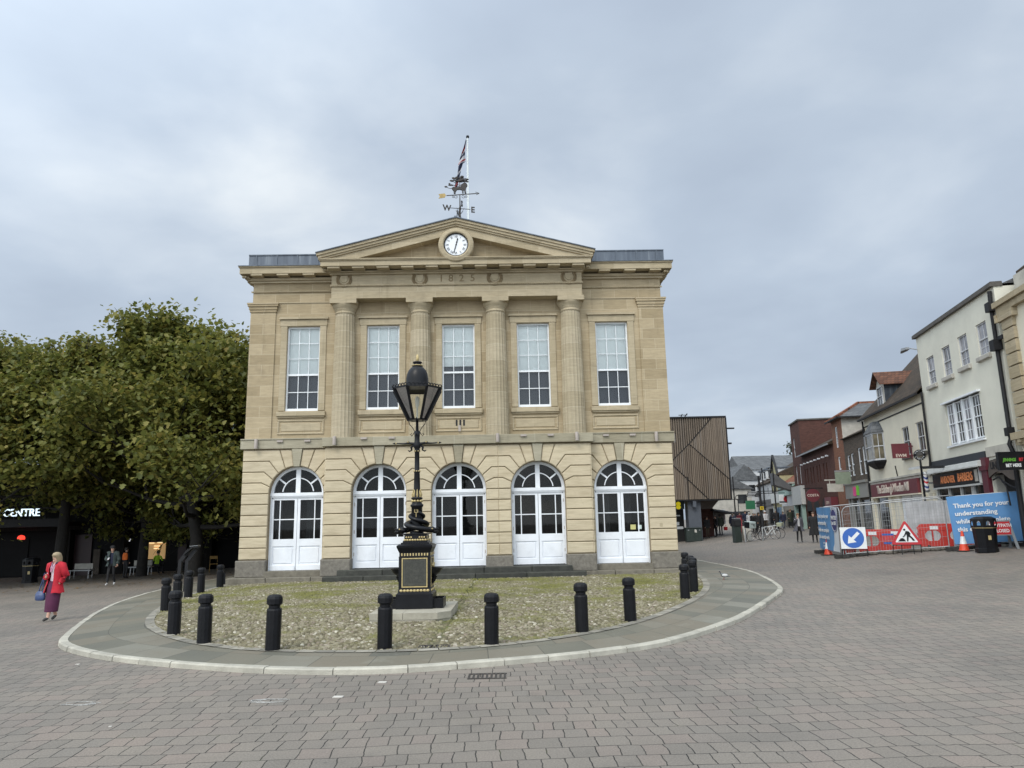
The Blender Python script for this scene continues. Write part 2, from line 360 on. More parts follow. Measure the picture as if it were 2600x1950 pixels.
# ---------------------------------------------------------------- ground
def smr(a, k): return .5*(a + math.sqrt(a*a + k*k))
def g(x, y):
    """height of the market place: level in front, rising to the right-hand street, falling a little to the left"""
    k = min(1, max(0, (y-8)/10)); k = k*k*(3-2*k)
    a = 1.1*math.tanh(smr(x-11, 1.5)*.1/1.1); b = .8*math.tanh(smr(-x-8.5, 1.5)*.045/.8)
    return k*(a-b)
def pavers():
    m, nt, b = mk('block paving'); tc = nd(nt, 'ShaderNodeTexCoord')
    wob = nd(nt, 'ShaderNodeTexNoise', {'Vector': (tc, 'Object'), 'Scale': .55, 'Detail': 2.0})
    w2 = nd(nt, 'ShaderNodeVectorMath', {0: (wob, 'Color'), 1: (.5,.5,.5)}, operation='SUBTRACT'); w3 = nd(nt, 'ShaderNodeVectorMath', {0: (w2, 0), 'Scale': .22}, operation='SCALE')
    wob2 = nd(nt, 'ShaderNodeTexNoise', {'Vector': (tc, 'Object'), 'Scale': 7.0, 'Detail': 2.0})
    w4 = nd(nt, 'ShaderNodeVectorMath', {0: (wob2, 'Color'), 1: (.5,.5,.5)}, operation='SUBTRACT'); w5 = nd(nt, 'ShaderNodeVectorMath', {0: (w4, 0), 'Scale': .035}, operation='SCALE')
    v = nd(nt, 'ShaderNodeVectorMath', {0: (tc, 'Object'), 1: (w3, 0)}); v = nd(nt, 'ShaderNodeVectorMath', {0: (v, 0), 1: (w5, 0)})
    mp = nd(nt, 'ShaderNodeMapping', {'Vector': (v, 0), 'Rotation': (0, 0, rad(-3))})
    br = nd(nt, 'ShaderNodeTexBrick', {'Vector': (mp, 0), 'Color1': (0,0,0,1), 'Color2': (1,1,1,1), 'Mortar': (.5,.5,.5,1), 'Scale': 1.0, 'Mortar Size': .0065, 'Mortar Smooth': .45, 'Brick Width': .2, 'Row Height': .285}, offset=.41, offset_frequency=2, squash=1.45, squash_frequency=3)
    pal = ramp(nt, (br, 'Color'), [(0, (.165,.148,.128)), (.3, (.182,.161,.139)), (.55, (.194,.172,.147)), (.8, (.2,.168,.145)), (1, (.174,.157,.137))])
    n1 = nd(nt, 'ShaderNodeTexNoise', {'Vector': (tc, 'Object'), 'Scale': .35, 'Detail': 6.0, 'Roughness': .6})
    big = ramp(nt, n1, [(.3, (.8,.81,.82)), (.5, (1,1,1)), (.72, (1.16,1.13,1.1))])
    c = mixc(nt, 1.0, (pal, 0), (big, 0), 'MULTIPLY')
    n2 = nd(nt, 'ShaderNodeTexNoise', {'Vector': (tc, 'Object'), 'Scale': 55.0, 'Detail': 5.0, 'Roughness': .7})
    gr = ramp(nt, n2, [(.3, (.68,.68,.68)), (.7, (1.32,1.32,1.32))]); c = mixc(nt, .8, MO(c), (gr, 0), 'MULTIPLY')
    # sections of the joints are packed with pale sand or moss, elsewhere open and dark
    n4 = nd(nt, 'ShaderNodeTexNoise', {'Vector': (tc, 'Object'), 'Scale': 2.3, 'Detail': 4.0})
    jc = ramp(nt, n4, [(.4, (.018,.017,.015)), (.6, (.05,.046,.04)), (.72, (.05,.056,.024))])
    c = mixc(nt, (br, 'Fac'), MO(c), (jc, 0))
    n5 = nd(nt, 'ShaderNodeTexNoise', {'Vector': (tc, 'Object'), 'Scale': 1.15, 'Detail': 10.0, 'Roughness': .8})
    pl = ramp(nt, n5, [(.68, (0,0,0)), (.78, (.35,.35,.35))]); c = mixc(nt, (pl, 0), MO(c), (.3,.29,.27))
    sp_ = nd(nt, 'ShaderNodeTexVoronoi', {'Vector': (tc, 'Object'), 'Scale': 1.7}); spots = ramp(nt, (sp_, 'Distance'), [(.008, (.5,.5,.5)), (.018, (0,0,0))])
    c = mixc(nt, (spots, 0), MO(c), (.5,.5,.48))
    gum = nd(nt, 'ShaderNodeTexVoronoi', {'Vector': (tc, 'Object'), 'Scale': 3.1}); gs = ramp(nt, (gum, 'Distance'), [(.03, (.55,.55,.55)), (.07, (0,0,0))]); c = mixc(nt, (gs, 0), MO(c), (.07,.066,.06))
    n6 = nd(nt, 'ShaderNodeTexNoise', {'Vector': (tc, 'Object'), 'Scale': .9, 'Detail': 9.0, 'Roughness': .75, 'Distortion': .6}); oil = ramp(nt, n6, [(.56, (0,0,0)), (.76, (.5,.5,.5))]); c = mixc(nt, (oil, 0), MO(c), (.075,.07,.062))
    nt.links.new(c.outputs[2], b.inputs['Base Color'])
    rr = nd(nt, 'ShaderNodeMapRange', {'Value': (n1, 'Fac'), 'To Min': .55, 'To Max': .8}); nt.links.new(rr.outputs[0], b.inputs['Roughness']); b.inputs['Specular IOR Level'].default_value = .35
    h1 = nd(nt, 'ShaderNodeMath', {0: (n2, 'Fac'), 1: .25}, operation='MULTIPLY'); h2 = nd(nt, 'ShaderNodeMath', {0: (br, 'Color'), 1: .35}, operation='MULTIPLY')
    h3 = nd(nt, 'ShaderNodeMath', {0: h1, 1: h2}, operation='ADD'); h = nd(nt, 'ShaderNodeMath', {0: h3, 1: (br, 'Fac')}, operation='SUBTRACT')
    bp = nd(nt, 'ShaderNodeBump', {'Height': h, 'Strength': .55, 'Distance': .012}); nt.links.new(bp.outputs[0], b.inputs['Normal'])
    return m
M['pavers'] = pavers()
xs = [-1500,-600,-250,-120,-80] + [-60+2*i for i in range(61)] + [80,120,250,600,1500]; ys = [-600,-200,-60,-25,-10,0,4,8] + [10+2*i for i in range(51)] + [130,170,250,450,900,2000]
mb = MB(); nx = len(xs); mb.add([(x, y, g(x, y)) for y in ys for x in xs], [(j*nx+i, j*nx+i+1, (j+1)*nx+i+1, (j+1)*nx+i) for j in range(len(ys)-1) for i in range(nx-1)], 0, True)
struct(mb.build('ground', M['pavers']))

KERB = [(-12.4,46),(-12.56,33.7),(-12.94,30.67),(-12.8,26.9),(-11.8,22.24),(-10.58,18.89),(-9.37,16.06),(-8.55,14.3),(-8.1,13.4),(-7.36,12.56),(-6.32,11.77),(-5.25,11.17),(-3.96,10.63),(-2.92,10.36),(-2.09,10.27),(-1.48,10.32),(-.76,10.52),(.27,10.86),(1.23,11.27),(2.0,11.75),(2.63,12.32),(3.66,13.61),(4.63,15.12),(6.0,17.75),(6.97,19.68),(7.42,21.07),(8.0,23.9),(8.45,26.75),(8.52,30.3),(8.47,34.7),(8.4,46)]
COB = [(-10.2,46),(-10.3,27.2),(-10.3,26.1),(-9.85,21.8),(-8.42,17.5),(-7.6,15.67),(-6.8,14.38),(-5.71,13.1),(-4.75,12.35),(-4.03,11.97),(-3.1,11.72),(-2.24,11.62),(-1.53,11.62),(-.84,11.75),(.02,12.1),(1.03,12.8),(2.15,14.05),(3.26,15.95),(4.43,18.4),(5.26,20.8),(5.9,23.6),(6.2,26.05),(6.25,27.2),(6.3,46)]
def resample(pts, n, smooth=2):
    P = [Vector(p) for p in pts]
    for _ in range(smooth):
        Q = [P[0]]
        for a, b in zip(P, P[1:]): Q += [a*.75+b*.25, a*.25+b*.75]
        P = Q + [P[-1]]
    L = [0]
    for a, b in zip(P, P[1:]): L.append(L[-1] + (b-a).length)
    out = []; k = 0
    for i in range(n):
        t = L[-1]*i/(n-1)
        while k < len(L)-2 and L[k+1] < t: k += 1
        out.append(P[k].lerp(P[k+1], (t-L[k])/max(1e-6, L[k+1]-L[k])))
    return out, L[-1]
IH = .075                       # island stands one low kerb above the road
KO, kl = resample(KERB, 241); CI, _l = resample(COB, 241)
KI = []
for i, p in enumerate(KO):
    d = (KO[min(i+1, 240)] - KO[max(i-1, 0)]).normalized(); KI.append(p + Vector((-d.y, d.x))*.14)
def flags():
    m, nt, b = mk('york flagstones'); uv = nd(nt, 'ShaderNodeUVMap'); tc = nd(nt, 'ShaderNodeTexCoord')
    br = nd(nt, 'ShaderNodeTexBrick', {'Vector': (uv, 0), 'Color1': (0,0,0,1), 'Color2': (1,1,1,1), 'Mortar': (.5,.5,.5,1), 'Scale': 1.0, 'Mortar Size': .0065, 'Mortar Smooth': .3, 'Brick Width': .62, 'Row Height': .8}, offset=.42, squash=1.4, squash_frequency=2)
    n1 = nd(nt, 'ShaderNodeTexNoise', {'Vector': (tc, 'Object'), 'Scale': 1.3, 'Detail': 7.0, 'Roughness': .65})
    f = nd(nt, 'ShaderNodeMix', {0: .6, 2: (n1, 'Fac'), 3: (br, 'Color')}); f.data_type = 'FLOAT'
    pal = ramp(nt, (f, 0), [(.15, (.105,.103,.084)), (.4, (.14,.134,.104)), (.6, (.16,.14,.105)), (.85, (.185,.178,.145))])
    st = ramp(nt, nd(nt, 'ShaderNodeTexNoise', {'Vector': (tc, 'Object'), 'Scale': .9, 'Detail': 9.0, 'Roughness': .75}), [(.58, (0,0,0)), (.7, (.45,.45,.45))])
    c = mixc(nt, (st, 0), (pal, 0), (.29,.285,.24)); c = mixc(nt, (br, 'Fac'), MO(c), (.06,.058,.046))
    nt.links.new(c.outputs[2], b.inputs['Base Color']); b.inputs['Roughness'].default_value = .62; b.inputs['Specular IOR Level'].default_value = .4
    n3 = nd(nt, 'ShaderNodeTexNoise', {'Vector': (tc, 'Object'), 'Scale': 22.0, 'Detail': 6.0}); h = nd(nt, 'ShaderNodeMath', {0: (n3, 'Fac'), 1: (br, 'Fac')}, operation='SUBTRACT')
    bp = nd(nt, 'ShaderNodeBump', {'Height': h, 'Strength': .4, 'Distance': .012}); nt.links.new(bp.outputs[0], b.inputs['Normal'])
    return m
M['flags'] = flags()
me = bpy.data.meshes.new('pavement'); K = 6; vs = []; uvs = []
for i in range(241):
    for k in range(K+1):
        p = KI[i].lerp(CI[i], k/K); vs.append((p.x, p.y, g(p.x, p.y)+IH)); uvs.append((kl*i/240, (KI[i]-CI[i]).length*k/K))
fs = [(i*(K+1)+k, (i+1)*(K+1)+k, (i+1)*(K+1)+k+1, i*(K+1)+k+1) for i in range(240) for k in range(K)]
me.from_pydata(vs, [], fs); ul = me.uv_layers.new(name='UVMap')
for l in me.loops: ul.data[l.index].uv = uvs[l.vertex_index]
me.materials.append(M['flags']); bm = bmesh.new(); bm.from_mesh(me); bmesh.ops.recalc_face_normals(bm, faces=bm.faces)
if sum(f.normal.z for f in bm.faces) < 0: bmesh.ops.reverse_faces(bm, faces=bm.faces)
bm.to_mesh(me); bm.free()
struct(link('pavement', me))
# kerb: separate stones with open joints
mb = MB(); i = 0
while i < 239:
    n = random.choice((2, 2, 3)); j = min(240, i+n); dz = random.uniform(-.004, .006); ex = random.uniform(-.012, .012)
    top = []; bot = []
    for k in range(i, j+1):
        a, b = KO[k], KI[k]
        if k in (i, j):
            o = KO[i+1] if k == i else KO[j-1]; t = .006/max(.01, (o-a).length); a = a.lerp(o, t); ob = KI[i+1] if k == i else KI[j-1]; b = b.lerp(ob, t)
        d = (a-b).normalized(); a = a + d*ex
        top.append([(a.x, a.y, g(a.x,a.y)-.05), (a.x-d.x*.006, a.y-d.y*.006, g(a.x,a.y)+IH-.012+dz), (a.x-d.x*.03, a.y-d.y*.03, g(a.x,a.y)+IH+.006+dz), (b.x, b.y, g(b.x,b.y)+IH+.005+dz), (b.x, b.y, g(b.x,b.y)-.05)])
    mb.loft(top, 0, False); i = j
struct(mb.build('kerb', M['kerb']))
# inner edging stones
mb = MB()
for i in range(22, 219):
    a, b = CI[i], CI[i+1]; d = (b-a).normalized(); nrm = Vector((-d.y, d.x)); t = .008
    p, q = a+d*t, b-d*t; z = g(a.x, a.y)+IH+.008+random.uniform(0, .006)
    mb.add([(p.x-nrm.x*.1, p.y-nrm.y*.1, z), (q.x-nrm.x*.1, q.y-nrm.y*.1, z), (q.x+nrm.x*.08, q.y+nrm.y*.08, z+.004), (p.x+nrm.x*.08, p.y+nrm.y*.08, z+.004)], [(0,1,2,3)])
M['edging'] = plain('inner edging setts', (.23,.215,.18), .85, .25, 5, bump=.3, island=.25)
struct(mb.build('paving_edge', M['edging']))

# cobbled forecourt: packed flint cobbles with moss between
def mossmix(nt, tc, basecol, moss=(.085,.088,.022), lo=.47, hi=.62):
    n1 = nd(nt, 'ShaderNodeTexNoise', {'Vector': (tc, 'Object'), 'Scale': .62, 'Detail': 5.0, 'Roughness': .6})
    n2 = nd(nt, 'ShaderNodeTexNoise', {'Vector': (tc, 'Object'), 'Scale': 6.0, 'Detail': 4.0})
    sp = nd(nt, 'ShaderNodeSeparateXYZ', {0: (tc, 'Object')})
    yy = nd(nt, 'ShaderNodeMapRange', {'Value': (sp, 1), 'From Min': 12.0, 'From Max': 22.0, 'To Min': -.11, 'To Max': .03})
    # mossy drain channel running out from the steps
    ch = nd(nt, 'ShaderNodeMath', {0: (sp, 0), 1: 1.35}, operation='ADD'); ch = nd(nt, 'ShaderNodeMath', {0: ch}, operation='ABSOLUTE')
    chm = nd(nt, 'ShaderNodeMapRange', {'Value': ch, 'From Min': .12, 'From Max': .3, 'To Min': .07, 'To Max': 0.0})
    s = nd(nt, 'ShaderNodeMath', {0: (n1, 'Fac'), 1: yy}, operation='ADD'); s = nd(nt, 'ShaderNodeMath', {0: s, 1: chm}, operation='ADD')
    n2s = nd(nt, 'ShaderNodeMath', {0: (n2, 'Fac'), 1: .3}, operation='MULTIPLY'); s = nd(nt, 'ShaderNodeMath', {0: s, 1: n2s}, operation='ADD')
    f = ramp(nt, s, [(lo+.15, (0,0,0)), (hi+.15, (1,1,1))])
    mc = ramp(nt, n2, [(.3, sc(moss, .65)), (.7, sc(moss, 1.4))])
    return mixc(nt, (f, 0), basecol, (mc, 0))
m, nt, b = mk('mossy earth'); tc = nd(nt, 'ShaderNodeTexCoord')
n = nd(nt, 'ShaderNodeTexNoise', {'Vector': (tc, 'Object'), 'Scale': 8.0, 'Detail': 6.0}); r = ramp(nt, n, [(.3, (.075,.068,.04)), (.7, (.14,.125,.075))])
c = mossmix(nt, tc, (r, 0), lo=.36, hi=.56); nt.links.new(c.outputs[2], b.inputs['Base Color']); b.inputs['Roughness'].default_value = .95
n3 = nd(nt, 'ShaderNodeTexNoise', {'Vector': (tc, 'Object'), 'Scale': 40.0, 'Detail': 5.0}); bp = nd(nt, 'ShaderNodeBump', {'Height': (n3, 'Fac'), 'Strength': .6, 'Distance': .02}); nt.links.new(bp.outputs[0], b.inputs['Normal'])
M['earth'] = m
m, nt, b = mk('flint cobbles'); tc = nd(nt, 'ShaderNodeTexCoord'); ge = nd(nt, 'ShaderNodeNewGeometry')
r = ramp(nt, (ge, 'Random Per Island'), [(0, (.09,.078,.048)), (.25, (.15,.132,.082)), (.55, (.19,.17,.108)), (.8, (.255,.23,.165)), (.92, (.2,.16,.125)), (1, (.47,.44,.36))])
c = mossmix(nt, tc, (r, 0), moss=(.125,.122,.035), lo=.44, hi=.64); nt.links.new(c.outputs[2], b.inputs['Base Color']); b.inputs['Roughness'].default_value = .75; b.inputs['Specular IOR Level'].default_value = .3
M['cobble'] = m
inner = [p for p in CI if p.y < 26.9]
poly = [(p.x, p.y) for p in inner]
mb = MB(); mb.add([(x, y, g(x, y)+IH-.012) for x, y in poly], [list(range(len(poly)))])
struct(mb.build('cobbled_ground', M['earth']))
PX = np.array(poly)
def inside(x, y):
    c = np.zeros(len(x), bool); j = len(PX)-1
    for i in range(len(PX)):
        xi, yi = PX[i]; xj, yj = PX[j]
        hit = ((yi > y) != (yj > y)) & (x < (xj-xi)*(y-yi)/(yj-yi+1e-12) + xi); c ^= hit; j = i
    return c
def pebbles(name, cell, y0, y1, keep):
    gx = np.arange(-10.6, 6.6, cell*1.3); gy = np.arange(y0, y1, cell*.92)
    X, Y = np.meshgrid(gx, gy); X = X + (np.arange(len(gy)) % 2)[:, None]*cell*.65
    X = (X + rng.uniform(-.3, .3, X.shape)*cell).ravel(); Y = (Y + rng.uniform(-.25, .25, Y.shape)*cell).ravel()
    k = inside(X, Y) & (rng.random(len(X)) < keep) & ~((np.abs(X+1.35) < .1) & (rng.random(len(X)) < .7)); X = X[k]; Y = Y[k]; n = len(X)
    L = cell*rng.uniform(.45, .72, n); Wd = cell*rng.uniform(.3, .46, n); Hh = rng.uniform(.008, .022, n); an = rng.normal(0, .35, n)
    th = np.arange(7)*2*pi/7; ring = np.stack([np.cos(th), np.sin(th)], 1)
    jit = 1 + rng.uniform(-.18, .18, (n, 7)); V = np.zeros((n, 14, 3))
    for q, (s_, z_) in enumerate(((1.0, -.02), (.62, 1.0))):
        u = ring[None, :, 0]*L[:, None]*s_*jit; v = ring[None, :, 1]*Wd[:, None]*s_*jit
        V[:, q*7:q*7+7, 0] = X[:, None] + u*np.cos(an)[:, None] - v*np.sin(an)[:, None]
        V[:, q*7:q*7+7, 1] = Y[:, None] + u*np.sin(an)[:, None] + v*np.cos(an)[:, None]
        V[:, q*7:q*7+7, 2] = (Hh if q else -.02*np.ones(n))[:, None]*(1 + (rng.uniform(-.25, .25, (n, 7)) if q else 0))
    G0 = np.array([g(x, y) for x, y in zip(X, Y)]); V[:, :, 2] += (G0 + IH - .006)[:, None]
    quads = np.array([[i, (i+1) % 7, 7+(i+1) % 7, 7+i] for i in range(7)]).ravel(); top = np.arange(7, 14)
    idx = np.concatenate([quads, top]); loops = (idx[None, :] + (np.arange(n)*14)[:, None]).ravel()
    tot = np.tile([4]*7+[7], n); st = np.concatenate([[0], np.cumsum(tot)[:-1]])
    me = bpy.data.meshes.new(name); me.vertices.add(n*14); me.vertices.foreach_set('co', V.ravel())
    me.loops.add(len(loops)); me.loops.foreach_set('vertex_index', loops.astype(np.int32)); me.polygons.add(len(tot))
    me.polygons.foreach_set('loop_start', st.astype(np.int32)); me.polygons.foreach_set('loop_total', tot.astype(np.int32))
    me.polygons.foreach_set('use_smooth', np.tile([True]*7+[False], n)); me.update(); me.validate(); me.materials.append(M['cobble'])
    o = link(name, me); o['kind'] = 'stuff'; o['label'] = 'rounded flint cobbles set in moss'; return o
pebbles('cobbles', .072, 11.5, 26.9, .95)
# ================================================================ GUILDHALL (local: x along the front, y into the building, z up)
YAW = rad(1.26)
GH = thing('guildhall', 'two-storey honey stone guildhall with columns, clock pediment and white arched doors', 'guildhall', (-2.05, 27.4945, 0), YAW)
def holes_wall(mb, x0, x1, z0, z1, holes, y, depth, mi=0):
    """front sheet of a wall with rectangular holes and their reveals"""
    xs = sorted({x0, x1, *[h[0] for h in holes], *[h[1] for h in holes]}); zs = sorted({z0, z1, *[h[2] for h in holes], *[h[3] for h in holes]})
    for a, b in zip(xs, xs[1:]):
        for c, d in zip(zs, zs[1:]):
            if any(h[0] <= (a+b)/2 <= h[1] and h[2] <= (c+d)/2 <= h[3] for h in holes): continue
            mb.add([(a,y,c),(b,y,c),(b,y,d),(a,y,d)], [(0,1,2,3)], mi)
    for a, b, c, d in holes:
        e = y+depth
        mb.add([(a,y,c),(a,e,c),(a,e,d),(a,y,d)], [(0,1,2,3)], mi); mb.add([(b,y,c),(b,y,d),(b,e,d),(b,e,c)], [(0,1,2,3)], mi)
        mb.add([(a,y,c),(b,y,c),(b,e,c),(a,e,c)], [(0,1,2,3)], mi); mb.add([(a,y,d),(a,e,d),(b,e,d),(b,y,d)], [(0,1,2,3)], mi)
WC = (-5.98, -2.91, 0, 2.91, 5.98); WZ0, WZ1, WH = 6.3, 9.62, .63
mb = MB(); holes_wall(mb, -8.0, 8.0, 5.0, 11.5, [(c-WH, c+WH, WZ0, WZ1) for c in WC], 0, .2)
mb.add([(-8,0,5),(-8,0,11.5),(-8,13,11.5),(-8,13,5)], [(0,1,2,3)]); mb.add([(8,0,5),(8,13,5),(8,13,11.5),(8,0,11.5)], [(0,1,2,3)]); mb.add([(-8,13,5),(-8,13,11.5),(8,13,11.5),(8,13,5)], [(0,1,2,3)])
mb.build('wall', M['stone_up'], GH)
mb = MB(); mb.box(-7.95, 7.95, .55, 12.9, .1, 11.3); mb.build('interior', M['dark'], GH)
# ---- ground floor: rusticated arches
DC = (-6.05, -2.93, 0, 2.93, 6.05); ZS, RR = 3.2, 1.0
CZ = [.82, 1.232, 1.626, 2.02, 2.414, 2.806, 3.2, 3.6, 4.0, 4.4, 4.83]
def arc(cx, a0, a1, r=RR, n=8): return [(cx + r*cos(rad(a0+(a1-a0)*i/n)), ZS + r*sin(rad(a0+(a1-a0)*i/n))) for i in range(n+1)]
def side_polys(cx, s, bound):
    """blocks on one side (s=+1 right) of the arch at cx, reaching to x=bound"""
    E = bound + s*.3; P = []
    for a, b in zip(CZ[:6], CZ[1:7]): P.append([(RR, a), (abs(E-cx), a), (abs(E-cx), b), (RR, b)])
    A = [0, 14, 30, 48, 65, 83.6]; KN = [None, (.33, 3.6), (.35, 4.0), (.36, 4.4)]
    pt = lambda an: (RR*cos(rad(an)), ZS + RR*sin(rad(an)))
    kn = lambda k: (pt(A[k])[0] + KN[k][0], KN[k][1])
    e = abs(E-cx)
    ar = lambda a0, a1: [(RR*cos(rad(a0+(a1-a0)*i/5)), ZS+RR*sin(rad(a0+(a1-a0)*i/5))) for i in range(6)]
    P.append([(e, ZS)] + [(e, 3.6), kn(1)] + ar(A[1], A[0]))
    P.append([(e, 3.6), (e, 4.0), kn(2)] + ar(A[2], A[1]) + [kn(1)])
    P.append([(e, 4.0), (e, 4.4), kn(3)] + ar(A[3], A[2]) + [kn(2)])
    t4 = (pt(65)[0] + .24, 4.83)
    P.append([(e, 4.4), (e, 4.83), t4] + ar(A[4], A[3]) + [kn(3)])
    P.append([t4, (.2, 4.83)] + ar(A[5], A[4]))
    return [[(cx + s*x, z) for x, z in p] for p in P]
YC, YW = -.48, -.1            # front faces of the blocks: centre section, wings
blocks = MB(); back = MB()
def bay(cx, lb, rb, y, gl=0, gr=0):
    for s, bd in ((-1, lb), (1, rb)):
        for p in side_polys(cx, s, bd):
            q = shrink(p, .013); q = clip(q, 0, bd, s > 0)
            if len(q) > 2 and abs(bd-cx)-RR > .05: blocks.prism(q, y, y+.1, 'xz', 0, .022)
    # the wall behind the joints
    for s, bd in ((-1, lb), (1, rb)):
        ps = [(cx+s*RR, .2), (bd, .2), (bd, 4.86), (cx, 4.86)] + [(cx + s*RR*cos(rad(90-9*i)), ZS + RR*sin(rad(90-9*i))) for i in range(11)]
        back.prism(ps, y+.055, y+.5, 'xz')
    MB().prism([(cx-.11, ZS+RR-.012), (cx+.11, ZS+RR-.012), (cx+.2, 4.86), (cx-.2, 4.86)], y-.05, y+.3, 'xz', 0, .012).build('keystone', M['stone_band'], GH)
EC = 4.9                      # half width of the centre section
bay(DC[0], -8.06, -EC, YW); bay(DC[4], EC, 8.06, YW)
bay(DC[1], -EC, -1.465, YC); bay(DC[2], -1.465, 1.465, YC); bay(DC[3], 1.465, EC, YC)
for s in (-1, 1):             # returns: section side and building corner
    for a, b in zip(CZ, CZ[1:]):
        blocks.box(s*EC-.001 if s > 0 else -EC-.03, EC+.03 if s > 0 else -EC+.001, YC+.02, YW+.0, a+.013, b-.013)
        for k in range(9): blocks.box(8.0 if s > 0 else -8.06, 8.06 if s > 0 else -8.0, YW+.105+k*1.4+.013, YW+.1+k*1.4+1.387, a+.013, b-.013)
    back.box(s*8.03-.02, s*8.03+.02, YW+.06, 12.9, .2, 4.86) if False else back.add([(s*8.01, YW+.08, .2), (s*8.01, 12.9, .2), (s*8.01, 12.9, 4.86), (s*8.01, YW+.08, 4.86)], [(0,1,2,3)])
blocks.build('rusticated_wall', M['stone_rust'], GH); back.build('joint_backing', M['stone_groove'], GH)
# granite plinth blocks, one per pier
for x0, x1, y0 in ((-8.15,-7.05,-.17),(-5.05,-4.9,-.17),(-4.98,-3.9,-.57),(-1.96,-.97,-.57),(.97,1.96,-.57),(3.9,4.98,-.57),(4.98,5.05,-.17),(7.05,8.15,-.17)):
    if x1-x0 < .1: continue
    MB().prism([(x0,.2),(x1,.2),(x1,.8),(x0,.8)], y0, .3, 'xz', 0, .03).build('plinth_block', M['granite'], GH)
for a in (-8.14, 8.06): MB().box(a, a+.08, -.1, 12.8, 0, .8).build('side_plinth', M['granite'], GH)
# base course and steps
for sd in (((-8.35,-6.9),(-6.88,-5.3),(-5.28,-4.75)), ((4.55,5.6),(5.62,7.0),(7.02,8.3))):
    mb = MB()
    for a, b in sd: mb.prism([(a,-.2),(b,-.2),(b,.205),(a,.205)], -.62 if abs(a+b) > 10 else -1.02, .3, 'xz', 0, .012)
    mb.build('base_course', M['step'], GH)
for c in (-6.05, 6.05): MB().prism([(c-1.04,.2),(c+1.04,.2),(c+1.04,.405),(c-1.04,.405)], -.2, .35, 'xz', 0, .012).build('threshold', M['step'], GH)
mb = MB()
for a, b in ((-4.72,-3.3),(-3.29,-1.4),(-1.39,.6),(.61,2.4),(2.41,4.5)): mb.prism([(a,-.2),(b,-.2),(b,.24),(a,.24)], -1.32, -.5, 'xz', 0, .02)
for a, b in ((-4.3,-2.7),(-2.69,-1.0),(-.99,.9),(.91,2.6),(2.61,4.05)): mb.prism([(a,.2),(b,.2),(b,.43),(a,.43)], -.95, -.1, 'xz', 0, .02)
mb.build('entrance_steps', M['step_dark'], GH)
# band course over the arches
mb = MB()
for x0, x1, y in ((-8.16,-5.02,-.17),(5.02,8.16,-.17)): mb.prism([(x0,4.86),(x1,4.86),(x1,5.2),(x0,5.2)], y, .2, 'xz', 0, .012).box(x0+.004, x1-.004, y-.03, .2, 5.203, 5.245)
mb.prism([(-5.02,4.87),(5.02,4.87),(5.02,5.2),(-5.02,5.2)], -.6, .2, 'xz', 0, .012)
mb.box(-8.15, -8.0, .2, 13, 4.86, 5.2).box(8.0, 8.15, .2, 13, 4.86, 5.2)
mb.build('band_course', M['stone_band'], GH)

